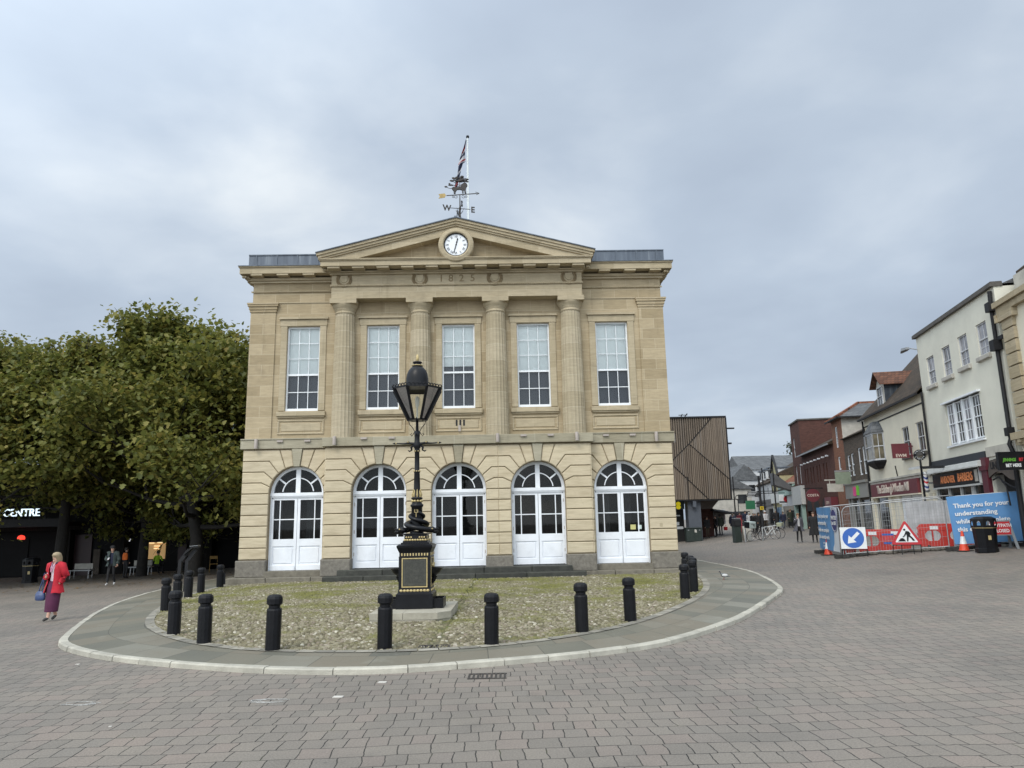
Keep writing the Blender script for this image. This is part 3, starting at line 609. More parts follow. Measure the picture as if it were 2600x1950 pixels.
# ---- arched doors
def arched_door(cx, y, zb, leaves):
    r0 = .985; fr = MB(); n = 24
    ring = lambda r, y_: [(cx + r*cos(pi*i/n), y_, ZS + r*sin(pi*i/n)) for i in range(n+1)]
    def arcband(ri, ro, y0, y1, a0=0, a1=180, cxx=cx, zz=ZS):
        k = 20; out = []
        for i in range(k+1):
            a = rad(a0+(a1-a0)*i/k); c, s_ = cos(a), sin(a)
            out.append([(cxx+ri*c, y0, zz+ri*s_), (cxx+ro*c, y0, zz+ro*s_), (cxx+ro*c, y1, zz+ro*s_), (cxx+ri*c, y1, zz+ri*s_)])
        return out
    fr.loft(arcband(r0-.085, r0+.03, y, y+.16), 0, False)
    for s in (-1, 1): fr.box(cx+s*.98-.034, cx+s*.98+.034, y, y+.16, zb, ZS)
    fr.box(cx-r0-.02, cx+r0+.02, y-.05, y+.15, ZS-.09, ZS+.03).box(cx-r0-.02, cx+r0+.02, y-.025, y+.15, ZS-.135, ZS-.092).box(cx-r0+.07, cx+r0-.07, y+.01, y+.14, ZS-.18, ZS-.137)
    d = fr.build('arched_door', M['white'], GH)
    f = MB(); f.box(cx-.085, cx+.085, y+.015, y+.11, ZS+.032, ZS+r0-.07)
    for s in (-1, 1):
        f.loft(arcband(.56, .595, y+.03, y+.1, 8 if s > 0 else 172, 88 if s > 0 else 92), 0, False)
        a = rad(90-s*52); f.bar((cx+.59*cos(a), y+.065, ZS+.59*sin(a)), (cx+(r0-.08)*cos(a), y+.065, ZS+(r0-.08)*sin(a)), .035, .06)
    f.build('fanlight', M['white'], d)
    gl = MB(); gl.add([(cx + (r0-.05)*cos(pi*i/n), y+.075, ZS+.03+ (r0-.07)*sin(pi*i/n)) for i in range(n+1)], [list(range(n+1))])
    gz0, gz1 = 1.54, 2.965
    for s in (-1, 1):
        a, b = (cx+.008, cx+.942) if s > 0 else (cx-.942, cx-.008)
        lf = MB(); zt = ZS-.185; zl = zb+.012
        ins, outs = (a, b) if s > 0 else (b, a)        # hinge side = outer
        mul = outs - s*.3
        L = lambda x0, x1, z0, z1, yy0=y+.02, yy1=y+.1: lf.box(min(x0,x1), max(x0,x1), yy0, yy1, z0, z1)
        L(ins, ins+s*.1, zl, zt); L(outs, outs-s*.07, zl, zt)
        x_in, x_out = ins+s*.1, outs-s*.07
        L(x_in, x_out, gz1, zt); L(x_in, x_out, 1.28, gz0); L(x_in, x_out, zl, zl+.2); L(x_in, x_out, zl+.2, 1.28, y+.055, y+.09)
        pz0, pz1, px0, px1 = zl+.24, 1.23, x_in+s*.03, x_out-s*.03      # raised panel with a bead round it
        lf.prism([(px0,pz0),(px1,pz0),(px1,pz1),(px0,pz1)], y+.03, y+.06, 'xz', 0, .02)
        L(mul-.018, mul+.018, gz0, gz1, y+.035, y+.085)
        zm = (gz0+gz1)/2; L(x_in, x_out, zm-.018, zm+.018, y+.032, y+.084)
        if not leaves: L(outs-s*.9, outs+s*.0, zl, zl+.17, y-.02, y+.019)
        lf.build('door_leaf', M['white'], d)
        gl.add([(a, y+.066, gz0-.02), (b, y+.066, gz0-.02), (b, y+.066, gz1+.02), (a, y+.066, gz1+.02)], [(0,1,2,3)])
        if leaves:
            for z in (.95, 1.75, 2.75): MB().box(outs-.012, outs+.012, y-.004, y+.03, z-.06, z+.06).build('hinge', M['spot'], d)
    gl.build('door_glass', M['doorglass'], d)
    return d
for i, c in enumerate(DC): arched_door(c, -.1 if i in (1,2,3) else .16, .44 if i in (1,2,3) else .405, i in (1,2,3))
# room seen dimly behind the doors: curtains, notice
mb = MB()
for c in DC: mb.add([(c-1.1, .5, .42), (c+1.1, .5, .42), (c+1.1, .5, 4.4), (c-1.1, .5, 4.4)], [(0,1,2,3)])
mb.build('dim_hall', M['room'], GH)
mb = MB()
for x0, w_ in ((-6.9,.25),(-5.75,.3),(5.35,.3),(6.25,.2)):
    n = 8; mb.loft([[(x0+w_*i/n, .38+.03*(i%2), .5), (x0+w_*i/n, .38+.03*(i%2)+.012, .5), (x0+w_*i/n, .38+.03*(i%2)+.012, 3.1), (x0+w_*i/n, .38+.03*(i%2), 3.1)] for i in range(n+1)], 0, False)
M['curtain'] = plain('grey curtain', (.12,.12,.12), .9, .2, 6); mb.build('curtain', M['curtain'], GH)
M['notice_y'] = plain('yellow notice', (.5,.47,.2), .7, .1); M['notice_w'] = plain('pale notice', (.5,.6,.58), .7, .2, 12)
MB().box(6.38, 6.58, .2, .203, 1.62, 1.8).build('notice', M['notice_y'], GH); MB().box(6.66, 6.8, .2, .203, 1.63, 1.78).build('notice', M['notice_w'], GH)
MB().box(7.42, 7.53, YW-.012, YW+.01, 1.72, 1.84).build('small_plate', M['stone_trim'], GH)

# ---- upper windows: sashes, blinds, stone surrounds, sills, aprons
for i, c in enumerate(WC):
    y = .1; x0, x1 = c-WH, c+WH; zm = 7.72
    fr = MB(); bw = .055
    fr.box(x0, x0+bw, y, y+.1, WZ0, WZ1).box(x1-bw, x1, y, y+.1, WZ0, WZ1).box(x0+bw, x1-bw, y, y+.1, WZ1-.06, WZ1).box(x0-.02, x1+.02, y-.04, y+.1, WZ0-.03, WZ0+.1)
    fr.box(x0+bw, x1-bw, y+.01, y+.09, zm-.035, zm+.035)
    for k in (1, 2):
        x = x0+bw+(x1-x0-2*bw)*k/3; fr.box(x-.012, x+.012, y+.03, y+.07, WZ0+.1, zm-.035).box(x-.011, x+.011, y+.02, y+.06, zm+.035, WZ1-.06)
    for k in (1, 2):
        z = zm+.035+(WZ1-.06-zm-.035)*k/3; fr.box(x0+bw, x1-bw, y+.022, y+.058, z-.01, z+.01)
    z = WZ0+.1+(zm-.035-WZ0-.1)*.5; fr.box(x0+bw, x1-bw, y+.032, y+.068, z-.014, z+.014)
    w_ = fr.build('sash_window', M['white_sash'], GH)
    MB().add([(x0, y+.052, WZ0), (x1, y+.052, WZ0), (x1, y+.052, WZ1), (x0, y+.052, WZ1)], [(0,1,2,3)]).build('pane', M['glass'], w_)
    zb = zm if i != 2 else zm+.26
    MB().add([(x0, y+.15, zb), (x1, y+.15, zb), (x1, y+.15, WZ1), (x0, y+.15, WZ1)], [(0,1,2,3)]).build('roller_blind', M['blind'], w_)
    MB().add([(x0, y+.2, WZ0), (x1, y+.2, WZ0), (x1, y+.2, WZ1-.01), (x0, y+.2, WZ1-.01)], [(0,1,2,3)]).build('window_backing', M['grey_backing'], w_)
    mb = MB(); b = .25
    mb.prism([(x0-b, WZ0),(x0, WZ0),(x0, WZ1),(x0-b, WZ1)], -.045, .0, 'xz', 0, .015).prism([(x1, WZ0),(x1+b, WZ0),(x1+b, WZ1),(x1, WZ1)], -.045, .0, 'xz', 0, .015)
    mb.prism([(x0-b-.03, WZ1+.003),(x1+b+.03, WZ1+.003),(x1+b+.03, WZ1+.27),(x0-b-.03, WZ1+.27)], -.05, .0, 'xz', 0, .015)
    mb.box(x0-b-.07, x1+b+.07, -.115, 0, WZ1+.273, WZ1+.32).box(x0-b-.05, x1+b+.05, -.08, 0, WZ1+.322, WZ1+.37)
    mb.build('window_surround', M['stone_trim'], GH)
    MB().prism([(x0-b-.04, WZ0-.21),(x1+b+.04, WZ0-.21),(x1+b+.04, WZ0-.035),(x0-b-.04, WZ0-.035)], -.13, .1, 'xz', 0, .015).box(x0-b, x1+b, -.08, 0, WZ0-.26, WZ0-.214).build('window_sill', M['stone_trim'], GH)
    mb = MB(); ax0, ax1, az0, az1 = x0-b+.0, x1+b-.0, 5.4, 5.96
    for p in ([(ax0,az0),(ax1,az0),(ax1,az0+.07),(ax0,az0+.07)], [(ax0,az1-.07),(ax1,az1-.07),(ax1,az1),(ax0,az1)], [(ax0,az0+.072),(ax0+.07,az0+.072),(ax0+.07,az1-.072),(ax0,az1-.072)], [(ax1-.07,az0+.072),(ax1,az0+.072),(ax1,az1-.072),(ax1-.07,az1-.072)]): mb.prism(p, -.04, 0, 'xz', 0, .02)
    mb.prism([(ax0+.13,az0+.12),(ax1-.13,az0+.12),(ax1-.13,az1-.12),(ax0+.13,az1-.12)], -.022, 0, 'xz', 0, .02)
    mb.build('apron_panel', M['stone_trim'], GH)
# three-slot air vent under the middle window
mb = MB()
for k in range(3): mb.box(-.12+k*.14, -.05+k*.14, -.03, -.024, 5.62, 5.85)
mb.build('air_vent', M['dark'], GH)
# flood lights on the band
def spotcyl(x, y, z0, z1): MB().lathe([(.062, z0), (.066, z0+.02), (.066, z1-.02), (.06, z1)], 14, (x, y)).build('spotlight', M['spot'], GH)
for x in (-7.55, 7.45): spotcyl(x, -.26, 4.86, 5.22)
for x in (-4.55, 1.46, 4.4): spotcyl(x, -.69, 4.9, 5.22)
spotcyl(8.23, .3, 4.86, 5.2)
MB().box(-.02, .07, -.1, -.03, 5.4, 5.63).build('spotlight', M['spot'], GH)
for x, y in ((-6.68,-.24),(-5.66,-.24),(-3.48,-.67),(-2.45,-.67),(2.42,-.67),(3.43,-.67),(5.55,-.24),(6.56,-.24)):
    MB().box(x-.11, x+.11, y, y+.08, 5.1, 5.17).build('flat_floodlight', M['spot'], GH)

# ---- corner pilasters
for s in (-1, 1):
    a, b = sorted((s*7.08, s*8.05)); mb = MB().box(a, b, -.05, .3, 5.247, 10.2).box(8.0 if s > 0 else -8.05, 8.05 if s > 0 else -8.0, .3, 1.0, 5.247, 10.2)
    mb.box(a-.03, b+.03, -.08, .3, 10.2, 10.3).box(a-.06, b+.06, -.11, .3, 10.3, 10.42).box(a-.1, b+.1, -.15, .3, 10.42, 10.5).box(a-.12, b+.12, -.17, .3, 10.5, 10.56)
    mb.build('corner_pilaster', M['stone_up'], GH)
# ---- columns
for c in (-4.37, -1.455, 1.46, 4.38):
    yc = -.12; col = MB(); n = 20
    prof = [(.435,5.2),(.43,5.6),(.425,6.6),(.41,7.8),(.39,9.0),(.365,10.0)]
    vs = []; fs = []; nn = n*4
    for r, h in prof:
        for i in range(nn):
            a = 2*pi*i/nn; k = i % 4; q = r*(1.0 if k == 0 else .962 if k != 2 else .95); vs.append((c+q*cos(a), yc+q*sin(a), h))
    for k in range(len(prof)-1):
        for i in range(nn): j = (i+1) % nn; fs.append((k*nn+i, k*nn+j, k*nn+nn+j, k*nn+nn+i))
    col.add(vs, fs); cobj = col.build('column', M['stone_col'], GH)
    cap = MB().lathe([(.372,10.0),(.385,10.02),(.385,10.06),(.37,10.065),(.37,10.1),(.39,10.12),(.39,10.16),(.42,10.2),(.47,10.27),(.5,10.33),(.505,10.36)], 32, (c, yc)).box(c-.51, c+.51, yc-.5, .0, 10.36, 10.545)
    for k in range(24):
        a = 2*pi*k/24; cap.ball((c+.382*cos(a), yc+.382*sin(a), 10.15), .022, 6, 4)
    cap.build('capital', M['stone_trim'], cobj)
# ---- entablature
def rope(mb, x0, x1, y, z, r=.022):
    n = int((x1-x0)/.07)
    for k in range(n): mb.ball((x0+(k+.5)*(x1-x0)/n, y, z), r, 6, 4, 0, (1.35, 1, 1))
mb = MB(); E = 4.83
mb.box(-E, E, -.56, 0, 10.55, 11.02).box(-E-.04, E+.04, -.61, 0, 11.02, 11.085).box(-E, E, -.57, 0, 11.085, 11.5); rope(mb, -E-.03, E+.03, -.615, 11.05)
for s in (-1, 1):
    a, b = sorted((s*E, s*8.01)); mb.box(a, b, -.035, 0, 10.56, 10.6).box(a if s > 0 else a-.05, b+.05 if s > 0 else b, -.06, 0, 11.0, 11.05); rope(mb, a, b, -.065, 11.03, .018)
mb.build('entablature', M['stone_trim'], GH)
mb = MB()
mb.box(-E-.06, E+.06, -.66, 0, 11.48, 11.55).box(-E-.12, E+.12, -.74, 0, 11.55, 11.6)
for k in range(11):
    x = -4.66 + k*.932; mb.box(x-.23, x+.23, -1.1, -.76, 11.585, 11.657)
mb.box(-5.14, 5.14, -1.14, 0, 11.66, 11.86) ; mb.box(-5.18, 5.18, -1.19, 0, 11.86, 11.9).box(-5.22, 5.22, -1.22, 0, 11.9, 11.93)
for s in (-1, 1):
    a, b = sorted((s*5.15, s*8.4)); W_ = s*8.4
    for (o, y0, z0, z1) in ((.08,-.12,11.36,11.44),(.16,-.2,11.44,11.54),(.38,-.52,11.62,11.86),(.42,-.57,11.86,11.9)):
        x0, x1 = sorted((s*4.9, s*(8.01+o))); mb.box(x0, x1, y0, 13, z0, z1)
    for k in range(3):
        x = s*(5.75+k*1.0); mb.box(x-.22, x+.22, -.5, -.2, 11.55, 11.62)
    for k in range(5): mb.box(*sorted((s*8.05, s*8.36)), .3+k*1.0, .74+k*1.0, 11.55, 11.62)
    for k in range(8):       # carved honeysuckle under the corner
        mb.ball((s*8.2 + rng.uniform(-.1,.1), -.3+rng.uniform(-.12,.12), 11.53), .05, 6, 4)
        mb.ball((s*4.98 + rng.uniform(-.1,.1), -.75-rng.uniform(0,.2), 11.6), .05, 6, 4)
mb.build('cornice', M['stone_trim'], GH)
mb = MB(); 
for s in (-1, 1):
    a, b = sorted((s*4.6, s*8.2)); mb.box(a, b, -.1, 13, 11.9, 12.5).box(a, b, -.13, 13.0, 12.5, 12.54); x0, x1 = sorted((s*4.9, s*8.44)); mb.box(x0, x1, -.6, 13.02, 11.903, 11.93)
    for k in range(4): mb.box(s*(5.5+k*.8)-.02, s*(5.5+k*.8)+.02, -.125, -.1, 11.93, 12.5)
    mb.build('lead_parapet', M['lead'], GH); mb = MB()
# pediment
mb = MB(); sl_ = .2545; ap = 13.5
mb.add([(-5.0,-.62,11.9),(5.0,-.62,11.9),(0,-.62,13.2)], [(0,1,2)]); mb.build('tympanum', M['stone_up'], GH)
mb = MB()
for s in (-1, 1):
    for (o, y0, t0, t1) in ((.0,-1.22,.0,.1),(.03,-1.17,.1,.2),(.06,-1.12,.2,.27),(.1,-1.06,.27,.56)):
        L_ = 5.29-o*2
        zz = lambda x, t: max(11.932, ap - sl_*x - t)
        x_end = min(L_, (ap-t1-11.932)/sl_); x_end0 = min(L_, (ap-t0-11.932)/sl_)
        ps = [(0, ap-t0), (s*x_end0, ap-sl_*x_end0-t0), (s*x_end, max(11.932, ap-sl_*x_end-t1)), (0, ap-t1)]
        mb.prism(ps, y0, -.5, 'xz')
mb.build('raking_cornice', M['stone_trim'], GH)
mb = MB()
for s in (-1, 1):
    mb.loft([[(0,y,ap+.003),(s*5.32,y,ap-sl_*5.32+.003),(s*5.32,y,ap-sl_*5.32+.035),(0,y,ap+.04)] for y in (-1.27, 13)], 0, False)
mb.box(-.06, .06, -1.26, 13, ap+.03, ap+.075); mb.build('gable_roof', M['lead'], GH)
# clock
cz = 12.44
ck = MB().lathe([(.47,-.9),(.47,-1.2),(.5,-1.235),(.54,-1.24),(.57,-1.215),(.62,-1.215),(.665,-1.19),(.68,-1.15),(.68,-.6)], 48, (0, cz), axis='y', cap=False).build('clock', M['stone_trim'], GH)
MB().lathe([(.465,-1.12),(.465,-1.17),(.435,-1.17),(.435,-1.12)], 40, (0, cz), axis='y', cap=False).build('clock_rim', M['black'], ck)
MB().lathe([(.44,-1.1),(.44,-1.135)], 40, (0, cz), axis='y', smooth=False).build('dial', M['dial'], ck)
nm = MB()
for k in range(60):
    a = 2*pi*k/60; r0_ = .405 if k % 5 else .39; nm.bar((r0_*sin(a), -1.14, cz+r0_*cos(a)), (.425*sin(a), -1.14, cz+.425*cos(a)), .006 if k % 5 else .014, .004)
def numeral(s, a):
    ws = {'I': .028, 'V': .06, 'X': .06}; tot = sum(ws[c] for c in s); x = -tot/2
    ca, sa = cos(a), sin(a)
    P = lambda px, r: (r*sa + px*ca, -1.141, cz + r*ca - px*sa)
    for c in s:
        w_ = ws[c]; m_ = x+w_/2; ri, ro = .285, .375
        if c == 'I': nm.bar(P(m_, ri), P(m_, ro), .014, .004)
        if c == 'V': nm.bar(P(m_, ri), P(x+.008, ro), .016, .004); nm.bar(P(m_, ri), P(x+w_-.008, ro), .01, .004)
        if c == 'X': nm.bar(P(x+w_-.008, ri), P(x+.008, ro), .016, .004); nm.bar(P(x+.008, ri), P(x+w_-.008, ro), .01, .004)
        x += w_
for k, s in enumerate(('XII','I','II','III','IIII','V','VI','VII','VIII','IX','X','XI')): numeral(s, 2*pi*k/12)
nm.build('numerals', M['black'], ck)
def hand(nm_, a, l, w_):
    h = MB(); d = Vector((sin(a), 0, cos(a))); r = Vector((cos(a), 0, -sin(a))); y = -1.15
    pts = [(-.11, .012), (-.02, .016), (.0, .03), (.03, .014), (l*.45, w_), (l*.72, .012), (l*.8, w_*1.3), (l, .002)]
    L_ = [d*t + r*q for t, q in pts]; R_ = [d*t - r*q for t, q in pts]
    h.loft([[(p.x, y, cz+p.z), (p.x, y-.008, cz+p.z), (q.x, y-.008, cz+q.z), (q.x, y, cz+q.z)] for p, q in zip(L_, R_)], 0, False); h.build(nm_, M['black'], ck)
hand('hour_hand', rad(14), .28, .024); hand('minute_hand', rad(195), .37, .016)
# carved date and wreaths
for ch, x in (('1', -.61), ('8', -.24), ('2', .17), ('5', .6)): text('carved_date', ch, .4, M['stone_carved_shade'], GH, (x, -.574, 11.29), ext=.003, bold=.004)
for cx in (-4.35, -1.44, 1.46, 4.33):
    wr = MB()
    for k in range(26):
        a = rad(140 + 260*k/25)
        for q in (-1, 1):
            r_ = .25 + q*.03; wr.ball((cx + r_*cos(a), -.585, 11.3 + r_*sin(a)), .036, 6, 4, 0, (1, .7, 1))
    wr.tube([(cx-.27+.54*i/8, -.59, 11.5+.02*sin(i*1.6)) for i in range(9)], .02, 6)
    for s in (-1, 1): wr.tube([(cx+s*.2, -.585, 11.5), (cx+s*.27, -.585, 11.47), (cx+s*.31, -.585, 11.5)], .018, 6)
    sh = [(cx-.14, 11.46), (cx+.14, 11.46), (cx+.14, 11.28), (cx+.08, 11.19), (cx, 11.16), (cx-.08, 11.19), (cx-.14, 11.28)]
    wo = wr.build('wreath', M['stone_carved_shade'], GH); MB().prism(sh, -.6, -.565, 'xz', 0, .012).build('shield', M['stone_trim'], wo)

# ================================================================ weather vane, flagpole and flag on the roof ridge
def gh(x, y, z): return (-2.05 + x*cos(YAW) - y*sin(YAW), 27.4945 + x*sin(YAW) + y*cos(YAW), z)
VN = thing('weather_vane', 'dark iron weather vane with lion, tree and gilded arrow on the pediment ridge', 'weather vane', gh(.1, .1, 14.0), YAW); VN.scale = (.88, .88, .95)
MB().lathe([(.22,-.6),(.19,-.46),(.1,-.38),(.075,-.34)], 12).lathe([(.07,-.36),(.06,.1),(.04,.16),(.038,.42),(.055,.46),(.055,.54),(.03,.58),(.02,1.15)], 10).build('post', M['rusty'], VN)
arms = MB(); al = rad(12)
for k, L_ in ((0,.48),(1,.42),(2,.48),(3,.42)):
    a = al + k*pi/2; arms.bar((0,0,.5), (L_*cos(a), L_*sin(a), .5), .022)
for k in range(4):
    a = al+pi/4+k*pi/2; arms.tube([(.03*cos(a),.03*sin(a),.26),(.12*cos(a),.12*sin(a),.33),(.24*cos(a),.24*sin(a),.47)], .008, 6)
arms.build('compass_arms', M['rusty'], VN)
for ch, k in (('E',0),('N',1),('W',2),('S',3)):
    a = al + k*pi/2; L_ = .6 if k % 2 == 0 else .55
    o = text('compass_letter', ch, .36, M['rusty'], VN, (L_*cos(a), L_*sin(a), .48), ext=.008, bold=.012); o.rotation_euler = (pi/2, 0, al if k % 2 == 0 else al+pi/2*.6)
ar = MB(); ar.bar((-.62,0,1.1),(.78,0,1.18),.03); ar.bar((.9,0,1.188),(.72,0,1.25),.018); ar.bar((.9,0,1.188),(.76,0,1.12),.018); ar.bar((.76,0,1.18),(.9,0,1.188),.02)
for s in (-1, 1):
    for r_, x in ((.09,.17),(.06,.3)): ar.tube([(s*x + r_*(1-.55*t/9)*cos(t*.75+pi/2), 0, 1.04 + r_*(1-.55*t/9)*sin(t*.75+pi/2)*.9) for t in range(10)], .011, 6)
ar.build('arrow', M['rusty'], VN)
MB().prism([(-.64,1.12),(-.7,1.2),(-.98,1.17),(-.92,1.07),(-.98,.97),(-.7,1.01)], -.012, .012, 'xz').build('arrow_tail', M['vane_gold'], VN)
# lion: one cut plate with a body
ln = [(-.36,1.46),(-.37,1.4),(-.33,1.34),(-.27,1.28),(-.28,1.18),(-.2,1.17),(-.19,1.26),(-.13,1.35),(0,1.36),(.1,1.33),(.11,1.2),(.17,1.19),(.17,1.33),(.2,1.33),(.22,1.19),(.3,1.19),(.27,1.33),(.29,1.44),(.36,1.53),(.35,1.6),(.28,1.67),(.18,1.68),(.08,1.6),(.02,1.49),(-.15,1.48),(-.28,1.5)]
li = MB().prism(ln, -.028, .028, 'xz', 0, .012); li.tube([(-.34,0,1.44),(-.45,0,1.42),(-.56,0,1.46),(-.62,0,1.5)], [.014,.012,.012,.012], 6); li.ball((-.64,0,1.505), .045, 8, 5, 0, (1.7,.5,.9))
li.build('lion', M['rusty'], VN)
tr = MB(); tr.bar((0,0,1.36),(0,0,1.95),.03)
for k in range(46):
    a, q = rng.uniform(0, pi), rng.uniform(.1, 1); x, z = .42*q*cos(a), 1.72 + .24*q*sin(a); tr.ball((x, rng.uniform(-.05,.05), z), rng.uniform(.03,.065), 6, 4, 0, (1.5,.5,.8))
for s in (-1, 1): tr.bar((0,0,1.55), (s*.3, 0, 1.74), .02); tr.bar((0,0,1.5), (-.4, 0, 1.6), .02)
for k in range(10): tr.ball((-.42+rng.uniform(-.08,.08), 0, 1.6+rng.uniform(-.04,.05)), .035, 6, 4, 0, (1.4,.5,.8))
tr.build('oak_tree', M['rusty'], VN)
FP = thing('flagpole', 'slender white flagpole rising behind the weather vane', 'flagpole', gh(.26, 5, 13.3), YAW)
MB().lathe([(.05,-.2),(.048,2),(.042,5),(.034,7.05)], 12).build('pole', M['pole_white'], FP); MB().lathe([(.05,7.05),(.075,7.07),(.075,7.15),(.04,7.18)], 12).build('cap', M['black'], FP)
MB().tube([(-.05,0,7.0),(-.065,-.02,4),(-.06,0,1)], .007, 5).build('halyard', M['pole_white'], FP)
# limp union flag: hanging folds striped diagonally
m, nt, b = mk('union flag cloth'); uv = nd(nt, 'ShaderNodeUVMap'); s2 = nd(nt, 'ShaderNodeSeparateXYZ', {0: (uv, 'UV')})
NVY, WHT, RED_ = (.014,.018,.045), (.4,.4,.42), (.22,.025,.03)
r = ramp(nt, (s2, 0), [(0, NVY), (.17, RED_), (.26, WHT), (.3, NVY), (.36, WHT), (.42, RED_), (.45, WHT), (.47, NVY), (.6, WHT), (.66, NVY), (.8, RED_), (.9, NVY), (.97, WHT)]); r.color_ramp.interpolation = 'CONSTANT'
nt.links.new(r.outputs[0], b.inputs['Base Color']); b.inputs['Roughness'].default_value = .85; M['flag'] = m
me = bpy.data.meshes.new('union_flag'); vs = []; uvs = []; NU, NV = 10, 44
OL = ((200,655,668),(380,612,645),(500,568,640),(600,535,652),(640,525,640),(665,520,602),(760,515,580),(900,498,545),(1000,470,520),(1100,452,500),(1230,422,452))
for j in range(NV+1):
    yy = 200 + 1030*j/NV; xl = np.interp(yy, [o[0] for o in OL], [o[1] for o in OL]); xr = np.interp(yy, [o[0] for o in OL], [o[2] for o in OL])
    for i in range(NU+1):          # the fly hangs down in gathered folds from the hoist
        f_ = i/NU; x = (xl + (xr-xl)*f_ - 690)*.00268; vs.append((x, .05*sin(f_*8+yy*.012) - .02, 6.95-(yy-200)*.00268)); uvs.append((j/NV*.95+.1*f_, .12+.5*f_+.3*j/NV))
me.from_pydata(vs, [], [(j*(NU+1)+i, j*(NU+1)+i+1, (j+1)*(NU+1)+i+1, (j+1)*(NU+1)+i) for j in range(NV) for i in range(NU)])
ul = me.uv_layers.new(name='UVMap')
for l in me.loops: ul.data[l.index].uv = uvs[l.vertex_index]
me.materials.append(M['flag']); me.polygons.foreach_set('use_smooth', [True]*len(me.polygons))
fo = link('union_flag', me, None, gh(.26, 5, 13.3), YAW); tag(fo, 'limp red, white and blue union flag hanging from the white pole', 'flag')
# ================================================================ ornate cast-iron lamp and drinking fountain
LP = thing('ornate_lamp_post', 'ornate black and gold lamp post rising from a square drinking fountain pedestal with bronze plaque', 'lamp post', (-2.13, 16.1, IH-.01))
MB().prism([(-.78,-1.0),(.5,-1.0),(.78,-.72),(.78,.72),(.5,1.0),(-.78,1.0)], .0, -.2, 'xy').build('foundation', M['granite'], LP)
mb = MB()
for a, b in ((-.8,-.14),(-.132,.55)): mb.prism([(a,-1.05),(b,-1.05),(b+(.25 if b > 0 else 0),-.8 if b > 0 else -1.05),(b+(.25 if b > 0 else 0),1.05),(a,1.05)], .19, .06, 'xy')
mb.prism([(-.8,-1.04),(.5,-1.04),(.79,-.79),(.79,1.04),(-.8,1.04)], .06, -.05, 'xy'); mb.build('stone_base', M['pale_slab'], LP)
S_ = .19
def sq(mb, h0, z0, h1, z1, mi=0): mb.loft([[(-h0,-h0,z0),(h0,-h0,z0),(h0,h0,z0),(-h0,h0,z0)], [(-h1,-h1,z1),(h1,-h1,z1),(h1,h1,z1),(-h1,h1,z1)]], mi, False)
ped = MB(); z = S_
for h0, z0, h1, z1 in ((.385,0,.385,.3),(.385,.3,.35,.33),(.35,.33,.335,.42),(.32,.42,.32,1.06),(.335,1.06,.335,1.08),(.325,1.08,.325,1.16),(.325,1.16,.345,1.2),(.345,1.2,.375,1.27),(.375,1.27,.38,1.31),(.38,1.31,.33,1.34),(.3,1.34,.3,1.38)): sq(ped, h0, z+z0, h1, z+z1)
for sx in (-1, 1):
    for sy in (-1, 1): ped.box(sx*.3-.035, sx*.3+.035, sy*.3-.035, sy*.3+.035, z+.42, z+1.06)
ped.build('pedestal', M['black'], LP)
gd = MB()
for k in range(10): gd.box(-.27+k*.06-.014, -.27+k*.06+.014, -.338, -.32, z+1.095, z+1.15)
for k in range(8):
    gd.box(.32, .338, -.25+k*.07-.014, -.25+k*.07+.014, z+1.095, z+1.15)
for k in range(9): gd.ball((-.28+k*.07, -.345, z+.375), .034, 8, 5, 0, (1.1,.5,.8)); gd.ball((.345, -.28+k*.07, z+.375), .034, 8, 5, 0, (.5,1.1,.8))
for x0, x1, z0, z1 in ((-.27,.27,.44,.462),(-.27,.27,1.03,1.05),(-.27,-.25,.462,1.03),(.25,.27,.462,1.03)): gd.box(x0, x1, -.345, -.32, z+z0, z+z1)
for y0, y1, z0, z1 in ((-.27,.27,.44,.462),(-.27,.27,1.03,1.05),(-.27,-.25,.462,1.03),(.25,.27,.462,1.03)): gd.box(.32, .345, y0, y1, z+z0, z+z1)
for k in range(9): gd.ball((.355, -.12+.03*k, z+.88+.03*sin(k)), .03, 6, 4)
gd.build('gilding', M['gold'], LP)
pq = MB().prism([(-.245,z+.47),(.245,z+.47),(.245,z+1.025),(-.245,z+1.025)], -.337, -.32, 'xz', 0, .006).build('plaque', M['plaque'], LP)
tx = MB(); lines = 17
for i in range(lines):       # worn raised lettering, line by line
    zz = z+.995-i*.0305; x = -.2; end = .2 if i not in (0, 16) else .1
    if i == 0: x = -.13
    while x < end:
        w_ = rng.uniform(.012, .05)
        if rng.random() < .85: tx.box(x, min(end, x+w_), -.3405, -.336, zz-.007, zz+.007)
        x += w_+rng.uniform(.006, .012)
tx.build('worn_lettering', M['plaque_text'], pq)
for s in (-1, 1):
    bs = MB()
    prof = [(.05,.62),(.12,.66),(.2,.72),(.25,.8),(.26,.815),(.235,.815),(.18,.76),(.02,.7)]
    rr = []
    for r_, h in prof: rr.append([(s*(.3+r_*sin(pi*i/10)*1.0), -r_*.9*cos(pi*i/10), z+h) for i in range(11)])
    for k in range(len(rr)-1):
        vs = rr[k]+rr[k+1]; bs.add(vs, [(i, i+1, 11+i+1, 11+i) for i in range(10)], 0, True)
    bs.tube([(s*.4,0,z+.66),(s*.36,0,z+.56),(s*.32,0,z+.5)], [.05,.045,.03], 8)
    bs.build('drinking_basin', M['black'], LP)
for sd in (-1, 1):
    bx = lambda m_, a, b_, *r: m_.box(min(sd*a, sd*b_), max(sd*a, sd*b_), *r)
    st = MB(); bx(st,.3,.6,-.3,.3,S_,S_+.15); bx(st,.3,.6,-.3,-.28,S_+.15,S_+.2); bx(st,.3,.6,.28,.3,S_+.15,S_+.2); bx(st,.58,.6,-.28,.28,S_+.15,S_+.2); st.build('dog_trough', M['black'], LP)
z2_ = z+1.38
stg = MB()
